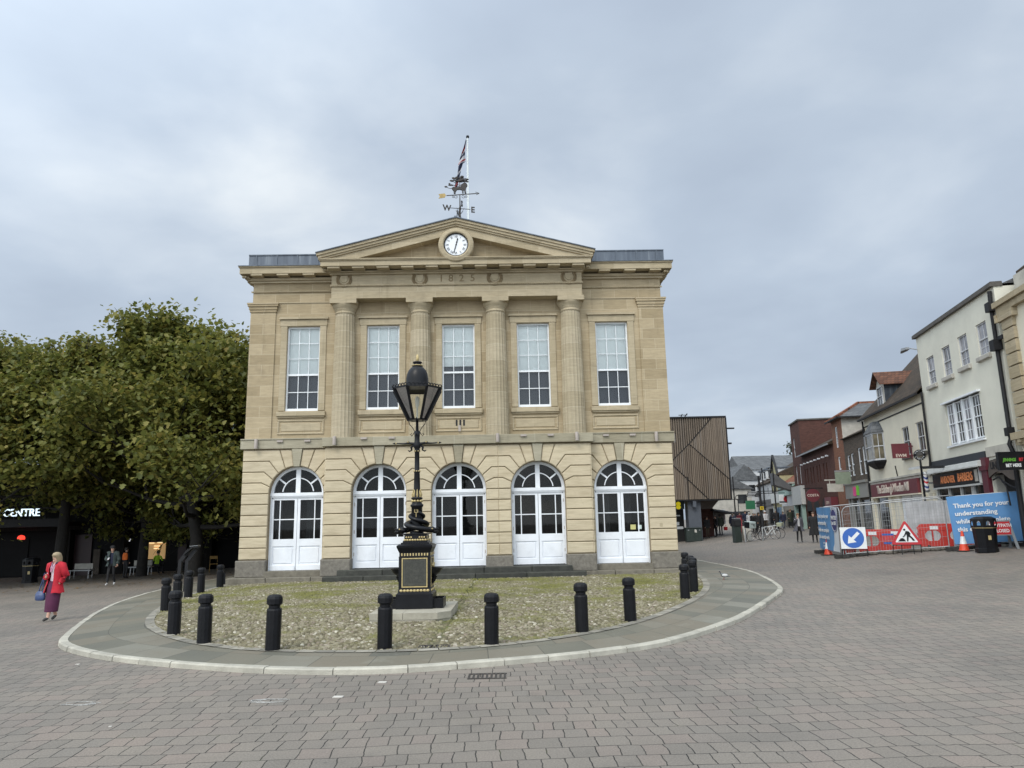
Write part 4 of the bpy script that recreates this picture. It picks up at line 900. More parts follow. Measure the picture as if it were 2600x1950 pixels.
for h0, z0, h1, z1 in ((.265,0,.265,.05),(.235,.05,.235,.22),(.235,.22,.265,.235),(.265,.235,.265,.26)): sq(stg, h0, z2_+z0, h1, z2_+z1)
stg.lathe([(.15,z2_+.26),(.15,z2_+.3),(.13,z2_+.33)], 16); stg.build('upper_stage', M['black'], LP)
gd = MB()
for sd in range(2):
    for k in range(9):
        u_ = -.22+k*.055; p = (u_, -.262, z2_+.075) if sd == 0 else (.262, u_, z2_+.075); gd.ball(p, .03, 6, 4, 0, (1,.35,1) if sd == 0 else (.35,1,1))
    for c in (-.14, .14):
        for q in (-.05, 0, .05):
            p = (c+q, -.24, z2_+.15) if sd == 0 else (.24, c+q, z2_+.15); gd.ball(p, .022, 6, 4, 0, (1,.4,1.3) if sd == 0 else (.4,1,1.3))
gd.build('gilded_trim', M['gold'], LP)
# two dolphins twined round the shaft, heads down and outward
zb = z2_+.26
dl = MB()
for s in (-1, 1):
    pts = []; rs = []
    for i in range(27):
        t = i/26; a = (0 if s > 0 else pi) + t*2.5*pi*1.0 + .25; r_ = .17*(1-t)**.8 + .1 - .03*t; h = .09 + .6*t**1.1
        pts.append((r_*cos(-a), -abs(0)+r_*sin(-a), zb+h)); rs.append(.062*(1-t)**.5+.02)
    dl.tube(pts, rs, 10)
    hx = s*.31; dl.ball((hx, -.05, zb+.1), .1, 10, 8, 0, (1.2,.9,.95)); dl.ball((hx+s*.09, -.06, zb+.05), .06, 8, 6, 0, (1.3,.8,.8)); dl.tube([(hx+s*.06,-.06,zb+.13),(hx+s*.13,-.07,zb+.12),(hx+s*.17,-.07,zb+.15)], [.04,.028,.012], 6)
    dl.tube([(hx+s*.05,-.06,zb+.03),(hx+s*.12,-.06,zb+.0),(hx+s*.14,-.06,zb+.03)], [.035,.025,.01], 6)
    for q in range(5): dl.ball((hx-s*(.04+.02*q), -.1, zb+.17-.01*q), .028, 6, 4)
dl.build('twined_dolphins', M['black'], LP)
gd = MB()
for s in (-1, 1): gd.ball((s*.35, -.15, zb+.13), .02, 6, 4)
c0 = zb+.62
gd.bar((0,-.125,c0-.13), (0,-.125,c0+.05), .012, .01); gd.bar((-.035,-.125,c0+.005), (.035,-.125,c0+.005), .012, .01)
for q in (-.035, 0, .035): gd.bar((q,-.125,c0+.0), (q,-.125,c0+.075), .011, .01)
gd.lathe([(.135,c0+.16),(.142,c0+.175),(.135,c0+.19)], 16)
for k in range(10): gd.ball((.105*cos(2*pi*k/10), .105*sin(2*pi*k/10), c0+.32), .032, 6, 5, 0, (1,1,1.3))
for k in range(8):
    a = 2*pi*k/8+.2; gd.tube([(.085*cos(a),.085*sin(a),c0+.45),(.1*cos(a),.1*sin(a),c0+.52),(.078*cos(a),.078*sin(a),c0+.62),(.1*cos(a),.1*sin(a),c0+.66)], [.018,.022,.014,.006], 6)
gd.build('gilded_ornament', M['gold'], LP)
sh = MB().lathe([(.12,zb+.1),(.115,c0-.2),(.12,c0+.13),(.14,c0+.15),(.145,c0+.2),(.12,c0+.22),(.11,c0+.25),(.1,c0+.28),(.1,c0+.37),(.13,c0+.4),(.125,c0+.43),(.085,c0+.46),(.078,c0+.6),(.07,c0+.7),(.062,c0+1.05),(.066,c0+1.06)], 16)
c1_ = c0+1.06
sh.lathe([(.066,c1_),(.07,c1_+.02),(.055,c1_+.07),(.052,c1_+.6),(.06,c1_+.62),(.062,c1_+.66),(.055,c1_+.7),(.075,c1_+.74),(.08,c1_+.84),(.06,c1_+.9),(.052,c1_+1.0),(.062,c1_+1.05),(.062,c1_+1.16),(.035,c1_+1.18),(.028,c1_+1.44)], 16)
sh.build('shaft', M['black'], LP)
gd = MB()
for k in range(8): gd.ball((.066*cos(2*pi*k/8), .066*sin(2*pi*k/8), c1_+.035), .019, 6, 4)
for k in range(6): gd.ball((.06*cos(2*pi*k/6), .06*sin(2*pi*k/6), c1_+.63), .018, 6, 4)
za = c1_+.85
for s in (-1, 1):
    gd.ball((s*.47, 0, za+.02), .021, 6, 5); gd.ball((s*.2, -.02, za+.045), .02, 6, 5)
gd.build('gilded_ornament', M['gold'], LP)
am = MB()
for s in (-1, 1):
    am.tube([(s*.05,0,za),(s*.18,0,za+.02),(s*.3,0,za+.01),(s*.47,0,za+.02)], [.035,.03,.02,.014], 8); am.lathe([(.014, s*.47),(.024, s*.485),(.022, s*.5),(.002, s*.545)], 8, (0, za+.02), axis='x')
    am.ball((s*.2,0,za+.04), .033, 8, 5); am.tube([(s*.06,0,za-.02),(s*.13,0,za-.1),(s*.12,0,za-.19),(s*.17,0,za-.22),(s*.2,0,za-.19)], [.03,.026,.02,.024,.012], 8)
am.build('ladder_arms', M['black'], LP)
sc_ = MB(); zs = c1_+1.1
for s in (-1, 1):
    for ax in (0, 1):
        P = lambda q, h: (s*q, 0, h) if ax == 0 else (0, s*q, h)
        sc_.tube([P(.06, zs+.06), P(.1, zs+.15), P(.17, zs+.24), P(.19, zs+.33), P(.15, zs+.39), P(.1, zs+.36), P(.11, zs+.32), P(.14, zs+.33)], .009, 6)
        sc_.tube([P(.06, zs+.04), P(.09, zs-.02), P(.12, zs-.06), P(.15, zs-.02), P(.12, zs+.01)], .009, 6)
sc_.build('scroll_brackets', M['black'], LP)
zl = c1_+1.43
zr = zl+.71; rb, rt_ = .2, .56
hexp = lambda r_, h, k, o=.0: (r_*cos(2*pi*(k+o)/8+pi/8+.12), r_*sin(2*pi*(k+o)/8+pi/8+.12), h)
lf = MB()
lf.loft([[hexp(rb+.02, zl, k) for k in range(8)], [hexp(rb+.03, zl+.03, k) for k in range(8)]], 0, False)
for k in range(8):
    lf.bar(hexp(rb+.015, zl+.02, k), hexp(rt_+.01, zr, k), .045, .045)
    lf.bar(hexp(rt_, zr, k), hexp(rt_, zr, k+1), .035)
lantern = lf.build('lantern', M['black'], LP)
cr = MB()
for k in range(8):
    for q in range(5):
        a, b = Vector(hexp(rt_+.02, zr+.01, k)), Vector(hexp(rt_+.02, zr+.01, k+1)); c = a.lerp(b, (q+.5)/5); d = (b-a).normalized()
        pts = [c + d*(.045*cos(t)) + Vector((0,0,.055*sin(t))) for t in [pi*i/5 for i in range(6)]]; cr.tube(pts, .012, 5)
cr.build('scalloped_crest', M['black'], lantern)
gl = MB()
for k in range(8): gl.add([hexp(rb, zl+.03, k), hexp(rb, zl+.03, k+1), hexp(rt_-.01, zr, k+1), hexp(rt_-.01, zr, k)], [(0,1,2,3)])
M['lampglass'] = glass('hazy lantern glass', (.93,.93,.9), .4); gl.build('lantern_glass', M['lampglass'], lantern)
rf = MB(); rf.loft([[hexp(rt_, zr-.0, k) for k in range(8)], [hexp(.3, zr+.07, k) for k in range(8)]], 0, False, cap=False)
rf.lathe([(.25,zr+.04),(.25,zr+.24),(.235,zr+.34),(.2,zr+.43),(.14,zr+.5),(.1,zr+.52),(.125,zr+.535),(.125,zr+.555),(.09,zr+.57),(.085,zr+.6),(.11,zr+.61),(.1,zr+.635),(.03,zr+.645)], 28); rf.build('domed_roof', M['black'], lantern)
MB().lathe([(.128,zr+.538),(.135,zr+.546),(.128,zr+.554)], 20).lathe([(.012,zr+.64),(.03,zr+.66),(.036,zr+.72),(.03,zr+.77),(.012,zr+.81)], 12).build('finial', M['gold'], lantern)
M['mantle'] = plain('white lamp mantle', (.55,.55,.5), .6, .05)
MB().lathe([(.02,zl+.03),(.02,zl+.3),(.04,zl+.34),(.05,zl+.5),(.02,zl+.55)], 12).build('mantle', M['mantle'], lantern)

ZK = ([-1,1.53,1.57,1.83,2.45,2.62,3.0,3.545,4.36,4.61,4.94,8], [-1,1.49,1.52,1.71,2.15,2.30,2.55,3.05,3.65,3.88,4.165,7.225])
for o in [k for k in bpy.data.objects if k.parent == LP or (k.parent and k.parent.parent == LP)]:      # measured heights of the cast stages
    for v in o.data.vertices: v.co.z = float(np.interp(v.co.z, ZK[0], ZK[1]))
# ================================================================ bollards
B0 = thing('bollard', 'x', 'bollard', (0,0,0), group='black bollards round the cobbled forecourt')
n8 = 12
def octl(prof): 
    return MB().lathe(prof, n8, smooth=False, a0=pi/n8)
octl([(.116,-.1),(.116,.575),(.108,.6),(.09,.612)]).build('shaft', M['bollard'], B0)
octl([(.088,.612),(.088,.648)]).build('neck', M['bollard'], B0)
octl([(.092,.648),(.122,.668),(.122,.742),(.112,.775),(.085,.797),(.03,.806)]).build('cap', M['bollard'], B0)
BL = [(-8.5,18.3,.96,'black bollard on the left edge of the cobbles, nearest of five receding ones'),
 (-9.02,20.05,.96,'black bollard half hidden behind another, second of five receding on the left'),
 (-9.6,22.05,.96,'black bollard beside the dark slanted information lectern, to its right'),
 (-9.95,23.75,.96,'black bollard standing alone between the lectern and the guildhall corner'),
 (-10.18,25.85,.95,'black bollard with a chain lug nearest to the left corner of the guildhall'),
 (-6.32,14.0,.97,'black bollard at the left front of the cobbles, overlapping one behind it'),
 (-5.26,12.8,1.0,'black bollard second along the left front of the cobbles, near mossy patch'),
 (-3.83,11.95,1.05,'tall black bollard at the front of the cobbles, third from the left curve'),
 (-2.07,11.9,1.03,'black bollard directly in front of the lamp post stone base'),
 (-.41,12.05,.98,'black bollard first to the right of the lamp post'),
 (1.12,13.16,1.03,'black bollard second to the right of the lamp post'),
 (2.15,14.4,1.0,'black bollard third to the right of the lamp post, before the right-hand door'),
 (4.06,18.2,1.0,'front black bollard of the cluster at the right-hand guildhall corner'),
 (4.67,19.85,1.0,'black bollard second in the right-hand cluster, close to the curved kerb'),
 (5.0,21.2,1.0,'black bollard third in the right-hand cluster, nearly hidden'),
 (5.2,22.4,1.0,'black bollard fourth in the right-hand cluster, only its cap showing'),
 (5.45,24.2,1.02,'farthest black bollard of the right-hand cluster, against the guildhall plinth')]
for i, (x, y, s, lab) in enumerate(BL):
    o = B0 if i == 0 else dup(B0)
    o.location = (x, y, g(x, y)+IH); o.scale = (1, 1, s); o.rotation_euler = (rng.uniform(-.012,.012), rng.uniform(-.016,.016), rng.uniform(0, 1)); o['label'] = lab
ex = [o for o in bpy.data.objects if o.get('label') == BL[4][3]][0]
MB().box(.1, .17, -.03, .03, .1, .5).build('chain_lug', M['bollard'], ex)

# ================================================================ information lectern on the left
LC = thing('information_lectern', 'dark slanted information lectern on two bent flat posts beside the left bollards', 'information board', (-11.0, 24.79, g(-11, 24.8)), rad(8))
for s, nm_ in ((-1,'post'),(1,'post')):
    pth = [(-.08+s*.1,0,-.1),(-.06+s*.1,0,1.05),(.3+s*.08,-.02,1.45)]
    mb = MB(); mb.bar((s*.11-.02,.0,-.1),(s*.11,.0,1.08),.1,.14); mb.bar((s*.11,.0,1.05),(.26+s*.1,-.02,1.42),.1,.12); mb.build(nm_, M['blackmatt'], LC)
MB().bar((.02,-.02,1.26),(.3,-.04,1.5),.3,.03).bar((.22,0,1.5),(.46,0,1.52),.34,.05).build('display_panel', M['blackmatt'], LC)
MB().bar((.2,-.02,1.535),(.46,-.02,1.555),.34,.012).build('display_face', M['galv'], LC)

# ================================================================ drain grates, chalk marks, paper litter
for (x, y, h, lab, mt) in ((-.4,10.0,.004,'iron drain grate set in the block paving before the kerb','rusty'),(-1.3,11.92,IH+.006,'iron drain grate at the foot of the mossy cobbles','rusty')):
    t = thing('drain_grate', lab, 'drain', (x, y, g(x,y)+h)); mb = MB().box(-.24,.24,-.15,.15,-.05,-.02); mb.build('pit', M['dark'], t)
    mb = MB().box(-.25,.25,-.16,-.13,-.02,.006).box(-.25,.25,.13,.16,-.02,.006)
    for k in range(9): mb.box(-.25+k*.058, -.225+k*.058, -.13, .13, -.02, .005)
    mb.build('bars', M['rusty'], t)
M['chalk'] = plain('faded chalk', (.42,.41,.39), .9, .25, 20)
for (x, y, w_, d_, lab) in ((-5.1,8.95,.42,.16,'faded white chalk scribble on the paving at the far left'),(-2.85,8.9,.42,.17,'faded white chalk scribble on the paving left of the drain')):
    mb = MB()
    for q in range(4):
        ph = rng.uniform(0, 6); pts = [(w_*.55*cos(ph+t*.42)*(1-.12*q)+.05*sin(t*2.1+q), d_*.6*sin(ph+t*.42)*(1-.15*q)+.015*sin(t*3+q), .0) for t in range(10)]
        mb.tube(pts, .006, 4)
    o = mb.build('chalk_mark', M['chalk'], None, (x, y, .003)); o.scale.z = .25; tag(o, lab, 'chalk mark')
M['paper'] = plain('white litter', (.5,.48,.44), .8, .1, 10)
for (x, y, s, lab) in ((-1.72,9.75,.055,'pale broken paving chip near the kerb'),(-2.1,9.0,.06,'flat white scrap on the paving near the chalk'),(-6.6,11.5,.03,'small white scrap against the left kerb'),(-4.15,7.9,.015,'tiny white fleck on the near left paving')):
    o = MB().prism([(-s,-s*.6),(s*.9,-s*.5),(s,s*.5),(-s*.8,s*.6)], .012, .002, 'xy').build('litter_scrap', M['paper'], None, (x, y, g(x,y))); tag(o, lab, 'litter')

# ================================================================ road works on the right
def fence_panel(name, lab, a, b, h=2.05, grp='wire mesh fence panels round the road works', foot=True):
    a, b = Vector((a[0], a[1], 0)), Vector((b[0], b[1], 0)); L_ = (b-a).length; ang = math.atan2(b.y-a.y, b.x-a.x)
    za, zb_ = g(a.x, a.y), g(b.x, b.y); t = thing(name, lab, 'fence', (a.x, a.y, za), ang, grp); k = (zb_-za)/L_
    P = lambda x, z_: (x, 0, z_ + k*x)
    fr = MB(); r_ = .25; top = [P(0,.1), P(0,h-r_)] + [P(r_-r_*cos(pi/2*i/5), h-r_+r_*sin(pi/2*i/5)) for i in range(1, 6)] + [P(L_-r_+r_*sin(pi/2*i/5), h-r_+r_*cos(pi/2*i/5)) for i in range(0, 6)] + [P(L_,.1)]
    fr.tube(top, .022, 8); fr.tube([P(0,.17), P(L_,.17)], .018, 8); fr.build('frame', M['galv'], t)
    ms = MB()
    for i in range(1, int(L_/.1)): x = i*.1; hh = h - (r_*.6 if x < r_*.5 or x > L_-r_*.5 else .03); ms.bar(P(x,.17), P(x,hh), .006)
    for z_ in (.55,.95,1.35,1.75): ms.bar(P(0,z_), P(L_,z_), .008)
    o = ms.build('wire_mesh', M['galv'], t)
    if foot:
        for x in (0, L_): MB().box(x-.12, x+.12, -.34, .34, k*x, k*x+.14).build('foot_block', M['rubber'], t)
    return t
fence_panel('fence_panel', 'wire fence panel turned sideways behind the narrow blue banner', (13.95,34.0), (13.42,30.65))
fence_panel('fence_panel', 'wire fence panel behind the blue arrow sign and roadworks triangle', (13.5,30.6), (16.82,29.0))
fence_panel('fence_panel', 'wire fence panel carrying the large thank-you banner', (16.95,28.85), (20.2,27.3))
fence_panel('fence_panel', 'rear wire fence panel in front of the woollen shop doors', (14.0,34.0), (16.4,33.4))
fence_panel('fence_panel', 'rear wire fence panel hung with pale sheeting behind the signpost', (16.5,33.4), (19.3,32.3))
M['sheet'] = plain('pale dust sheeting', (.45,.46,.48), .85, .25, 2, dirt=.3)
t = MB(); n = 16
t.loft([[(1.75*i/n, .035+.02*(i%2), .2+.03*sin(i)), (1.75*i/n, .05+.02*(i%2), .2+.03*sin(i)), (1.75*i/n, .05+.02*(i%2), 1.95), (1.75*i/n, .035+.02*(i%2), 1.95)] for i in range(n+1)], 0, False)
o = t.build('dust_sheet', M['sheet'], None, (17.45, 33.07, g(17.4,33)), math.atan2(-1.1, 2.8)); tag(o, 'pale sheet hung on the rear fence behind the signpost', 'sheeting')
def banner(lab, a, b, slope):
    a, b = Vector((a[0], a[1], 0)), Vector((b[0], b[1], 0)); L_ = (b-a).length; ang = math.atan2(b.y-a.y, b.x-a.x)
    t = thing('banner', lab, 'banner', (a.x, a.y, slope[0]), ang, 'blue and white utility banners'); k = (slope[1]-slope[0])/L_
    t.rotation_euler = (0, -math.atan(k), ang)
    nX = 24; z0, z1 = .18, 2.0; W_ = 2.42
    f = lambda x, z_: -.035 + .012*sin(x*5.1+z_*2) + .008*sin(x*13)
    edge = lambda z_: W_ + .16*sin((z_-z0)/(z1-z0)*pi)*-.0 + (.14*(1-abs((z_-1.05)/.9)) if z_ < 1.9 else 0) - .1*(z_ < .4)
    rows = [z0 + (z1-z0)*i/12 for i in range(13)]
    for nm_, mt, xa, xb in (('blue_field','banner_blue', lambda z_: .0, edge), ('white_field','banner_white', edge, lambda z_: L_)):
        mb = MB()
        vs = [(xa(z_)+(xb(z_)-xa(z_))*i/nX, f(xa(z_)+(xb(z_)-xa(z_))*i/nX, z_), z_) for z_ in rows for i in range(nX+1)]
        vs2 = [(x, y+.006, z_) for x, y, z_ in vs]; N_ = len(vs)
        qs = [(j*(nX+1)+i, j*(nX+1)+i+1, (j+1)*(nX+1)+i+1, (j+1)*(nX+1)+i) for j in range(12) for i in range(nX)]
        mb.add(vs, qs, 0, True); mb.add(vs2, [q[::-1] for q in qs], 0, True); mb.build(nm_, M[mt], t)
    for s_, z_ in (('Thank you for your',1.62),('understanding',1.32),('while we complete',1.02),('this essential work',.72)):
        o = text('lettering', s_, .235, M['sign_white'], t, (.18, -.066, z_), ext=.002, bold=.006, align='LEFT', sx=.98 if len(s_) > 13 else 1.05)
    o = text('lettering', 'Scan here', .1, M['sign_white'], t, (.8, -.066, .46), ext=.002, align='LEFT'); o = text('lettering', 'for updates', .1, M['sign_white'], t, (.8, -.066, .33), ext=.002, align='LEFT')
    mb = MB().lathe([(.43,-.06),(.43,-.066)], 36, (2.86, 1.48), axis='y', smooth=False); bd = mb.build('round_badge', M['navy'], t)
    for r_ in (.46,.49): MB().lathe([(r_-.008,-.058),(r_-.008,-.066),(r_+.008,-.066),(r_+.008,-.058)], 40, (2.86,1.48), axis='y', cap=False).build('badge_ring', M['navy' if r_ > .47 else 'sign_white'], t)
    text('badge_lettering', 'WATER', .23, M['sign_white'], t, (2.86, -.07, 1.56), ext=.002, bold=.008); text('badge_lettering', 'for LIFE', .2, M['sign_white'], t, (2.86, -.07, 1.34), ext=.002, bold=.008)
    return t
banner('large blue banner thanking people for their understanding, on the fence behind the litter bin', (16.95,28.8), (20.2,27.25), (g(16.95,28.8)+.05, g(20.2,27.25)+.05))
banner('blue and white banner seen edgewise at the left end of the road works', (13.88,33.98), (13.36,30.7), (g(13.9,34)+.05, g(13.4,30.7)+.05))

def barrier(lab, x, y, rz, sc_=1.0):
    t = thing('barrier', lab, 'barrier', (x, y, g(x,y)), rz, 'red plastic road barriers')
    L_, H_ = 2.0*sc_, 1.02
    def ringp(cx, z0, z1, w_): 
        return [(cx-w_/2,z0+.1),(cx-w_/2+.1,z0),(cx+w_/2-.1,z0),(cx+w_/2,z0+.1),(cx+w_/2,z1-.1),(cx+w_/2-.1,z1),(cx-w_/2+.1,z1),(cx-w_/2,z1-.1)]
    mb = MB(); cs = (L_*.27, L_*.73); zo0, zo1 = .33, .74; wo = .58*sc_
    # frame cut round two oval openings
    xs = [0.03] + [v for c in cs for v in (c-wo/2, c+wo/2)] + [L_-.03]
    mb.prism([(.06,.1),(L_-.06,.1),(L_-.02,.2),(L_,zo0),(0,zo0),(.02,.2)], -.035, .035, 'xz', 0, .012)
    mb.prism([(0,zo1),(L_,zo1),(L_-.02,.93),(L_-.12,H_),(.12,H_),(.02,.93)], -.035, .035, 'xz', 0, .012)
    for x0, x1 in ((0, cs[0]-wo/2), (cs[0]+wo/2, cs[1]-wo/2), (cs[1]+wo/2, L_)): mb.box(x0, x1, -.034, .034, zo0, zo1)
    for c in cs:
        for sx in (-1, 1):
            for z_, sz in ((zo0,1),(zo1,-1)):
                x = c+sx*wo/2; mb.prism([(x, z_), (x-sx*.14, z_), (x-sx*.09, z_+sz*.03), (x-sx*.03, z_+sz*.09), (x, z_+sz*.15)], -.034, .034, 'xz')
        mb.box(c-.03, c+.03, -.025, .025, zo0, zo1)
    mb.build('panel', M['red'], t)
    st = MB()
    for k, q in enumerate((.12,.45,.9,1.3,1.62)):
        if k % 2 == 1 or k == 0 and False: st.box(q*sc_, q*sc_+.3*sc_, -.04, -.035, .79, .93)
    st.build('reflective_strip', M['sign_white'], t)
    for x in (.35*sc_, L_-.35*sc_): MB().prism([(-.3,0),(.3,0),(.1,.07),(.04,.16),(-.04,.16),(-.1,.07)], x-.05, x+.05, 'yz').build('foot', M['rubber'], t)
    for x in (.0, L_): MB().box(x-.03, x+.03, -.02, .02, .55, .65).box(x-.03, x+.03, -.02, .02, .8, .9).build('hinge_lug', M['red'], t)
    return t
b1 = barrier('red barrier behind the roadworks triangle, with notices on it', 14.45, 31.55, rad(-21))
MB().box(.95, 1.4, -.05, -.037, .5, .76).build('notice', plain('red works notice', (.5,.05,.06), .6, .25, 9), b1); MB().box(.95, 1.4, -.052, -.038, .765, .84).box(1.0, 1.36, -.052, -.038, .42, .495).build('notice_header', M['sign_blue'], b1)
for k in range(4): pass
barrier('red barrier between the roadworks triangle and the large banner', 16.75, 31.0, rad(-18))
barrier('red barrier at the left behind the arrow sign, seen end on', 13.75, 31.4, rad(52))

def cone(lab, x, y, tilt=0):
    t = thing('traffic_cone', lab, 'traffic cone', (x, y, g(x,y)), .3, 'orange and white traffic cones')
    MB().prism([(-.23,-.23),(.23,-.23),(.23,.23),(-.23,.23)], .035, 0, 'xy').build('base', M['rubber'], t)
    MB().lathe([(.185,.035),(.17,.06),(.12,.27)], 20).build('lower_cone', M['orange'], t); MB().lathe([(.121,.271),(.07,.55)], 20).build('white_sleeve', M['sign_white'], t); MB().lathe([(.069,.551),(.04,.74),(.03,.755),(.015,.75)], 20).build('top', M['orange'], t)
cone('orange and white traffic cone at the left end of the road works', 13.7, 32.8); cone('orange and white traffic cone left of the black litter bin', 16.93, 28.25)

AS = thing('arrow_sign', 'square white road sign with a white arrow on a blue disc, on a low frame', 'road sign', (13.78, 30.42, g(13.8,30.4)), rad(-26))
mb = MB()
for s in (-1, 1): mb.bar((s*.47,-.02,0),(s*.47,.02,1.2),.03); mb.bar((s*.47,.35,0),(s*.47,.03,.9),.025)
mb.bar((-.47,0,.3),(.47,0,.3),.03).bar((-.47,.2,.35),(.47,.2,.35),.02); mb.build('stand', M['blackmatt'], AS)
MB().prism([(-.48,.34),(.48,.34),(.48,1.2),(-.48,1.2)], -.05, -.03, 'xz').build('plate', M['sign_white'], AS)
MB().lathe([(.4,-.052),(.4,-.056)], 36, (0,.77), axis='y', smooth=False).build('blue_disc', M['sign_blue'], AS)
ca = Matrix.Rotation(rad(225), 2); arw = [(-.3,-.06),(.04,-.06),(.04,-.19),(.31,0),(.04,.19),(.04,.06),(-.3,.06)]
MB().prism([tuple(Vector((0,.77)) + Vector((ca @ Vector(p)))) for p in arw], -.06, -.057, 'xz').build('arrow', M['sign_white'], AS)
TS = thing('roadworks_sign', 'red triangle sign showing a digging workman, on black legs', 'road sign', (15.32, 29.25, g(15.3,29.3)), rad(-22))
tri = lambda r_, o=0: [(-.55*r_, .4+o), (.55*r_, .4+o), (.0, .4+o+.95*r_*.93)]
def rtri(h, z0, w_, rr):
    pts = []
    for (cx, cz_, a0) in ((-w_+rr*1.73, z0+rr, 150), (w_-rr*1.73, z0+rr, 270), (0, z0+h-rr*2, 30)):
        for i in range(5): a = rad(a0+120*i/4); pts.append((cx+rr*cos(a), cz_+rr*sin(a)))
    return pts
MB().prism(rtri(.95,.38,.56,.05), -.04, -.02, 'xz').build('red_border', M['sign_red'], TS)
MB().prism(rtri(.7,.47,.4,.02), -.044, -.041, 'xz').build('white_face', M['sign_white'], TS)
mn = MB(); q = lambda *p: mn.prism(list(p), -.049, -.046, 'xz')
q((-.3,.5),(-.02,.5),(-.07,.6),(-.13,.63),(-.2,.62)); q((.015,.5),(.06,.5),(.09,.68),(.16,.62),(.22,.52),(.3,.53),(.21,.66),(.14,.74),(.12,.82),(.06,.9),(-.0,.9),(-.02,.84),(.03,.74),(.02,.64))
q((-.02,.84),(.03,.8),(-.05,.7),(-.11,.66),(-.12,.69),(-.07,.73)); q((.06,.9),(.12,.88),(.17,.78),(.14,.76),(.1,.84)); mn.bar((-.13,-.0475,.63),(.06,-.0475,.79),.014,.003)
mn.lathe([(.042,-.046),(.042,-.049)], 14, (-.04,.95), axis='y', smooth=False); mn.build('workman_symbol', M['black'], TS)
mb = MB()
for x in (-.5,-.2,.22,.5): mb.bar((x,(-.03 if abs(x) < .3 else .3),0),(x*.96,0,.42),.028)
mb.bar((-.5,0,.36),(.5,0,.36),.025).bar((-.5,.25,.12),(.5,.25,.12),.02); mb.build('legs', M['blackmatt'], TS)
# black litter bin
LB = thing('litter_bin', 'tall black litter bin with gold band and arched openings in its hood', 'litter bin', (17.0, 27.0, g(17,27)), rad(-10))
oc = lambda prof, mi=0: MB().lathe(prof, 8, smooth=False, a0=pi/8)
oc([(.37,0),(.37,.14),(.345,.16)]).build('base', M['bollard'], LB)
oc([(.345,.16),(.385,.86)]).build('body', M['bollard'], LB); oc([(.395,.86),(.395,.885)]).build('gold_band', M['gold'], LB)
hd = MB(); R8 = lambda r_, a, h: (r_*cos(a), r_*sin(a), h)
for k in range(8):
    a = 2*pi*k/8; a0, a1 = a-pi/8, a+pi/8; r_ = .41
    P0, P1 = Vector(R8(r_, a0, 0)), Vector(R8(r_, a1, 0)); pt = lambda u_, h: tuple(P0.lerp(P1, u_) + Vector((0,0,h)))
    ol_ = [(.25,.92),(.25,1.04),(.35,1.1),(.5,1.12),(.65,1.1),(.75,1.04),(.75,.92)]
    hd.add([pt(0,.885),pt(1,.885),pt(1,.95),pt(0,.95)], [(0,1,2,3)]); hd.add([pt(0,.95),pt(.3,.95),pt(.3,1.05),pt(.38,1.09),pt(.5,1.12),pt(.5,1.17),pt(0,1.17)], [list(range(7))]); hd.add([pt(1,.95),pt(.7,.95),pt(.7,1.05),pt(.62,1.09),pt(.5,1.12),pt(.5,1.17),pt(1,1.17)], [list(range(7))])
hd.lathe([(.41,1.17),(.4,1.2),(.3,1.25),(.26,1.27),(.05,1.275)], 8, smooth=False, a0=pi/8, cap=False); hd.build('hood', M['bollard'], LB)
MB().lathe([(.3,.8),(.33,.93)], 8, a0=pi/8).build('liner', M['galv'], LB)
MB().box(-.05,.05,-.363,-.358,.45,.6).build('emblem', M['gold'], LB)
FC = thing('footpath_closed_sign', 'red footpath closed sign on a grey plastic A-frame behind the litter bin', 'sign', (17.95, 27.62, g(17.95,27.6)), rad(-10))
for s in (-1, 1):
    mb = MB()
    for x in (-.42,.42): mb.bar((x, s*.3, 0), (x*.72, s*.04, 1.05), .09, .05)
    mb.bar((-.36,s*.17,.52),(.36,s*.17,.52),.06,.04); mb.bar((-.3,s*.05,1.02),(.3,s*.05,1.02),.06,.04); mb.build('frame', plain('grey plastic', (.22,.24,.26), .6, .1, 4), FC)
fs_ = MB(); fs_.add([(-.39,-.2,.5),(.39,-.2,.5),(.33,-.075,1.02),(-.33,-.075,1.02)], [(0,1,2,3)]); fs_.add([(-.39,-.19,.5),(.39,-.19,.5),(.33,-.065,1.02),(-.33,-.065,1.02)], [(3,2,1,0)]); fs_.build('red_board', M['sign_red'], FC)
tl = math.atan2(.52, .125)
for s_, zz, yy in (('FOOTPATH',.86,-.12),('CLOSED',.67,-.165)):
    o = text('lettering', s_, .17, M['sign_white'], FC, (0, yy, zz), ext=.002, bold=.004, sx=.85); o.rotation_euler = (tl, 0, 0)
MB().bar((-.35,-.1,.25),(.35,.25,.2),.06,.05).build('spare_leg', M['blackmatt'], FC)
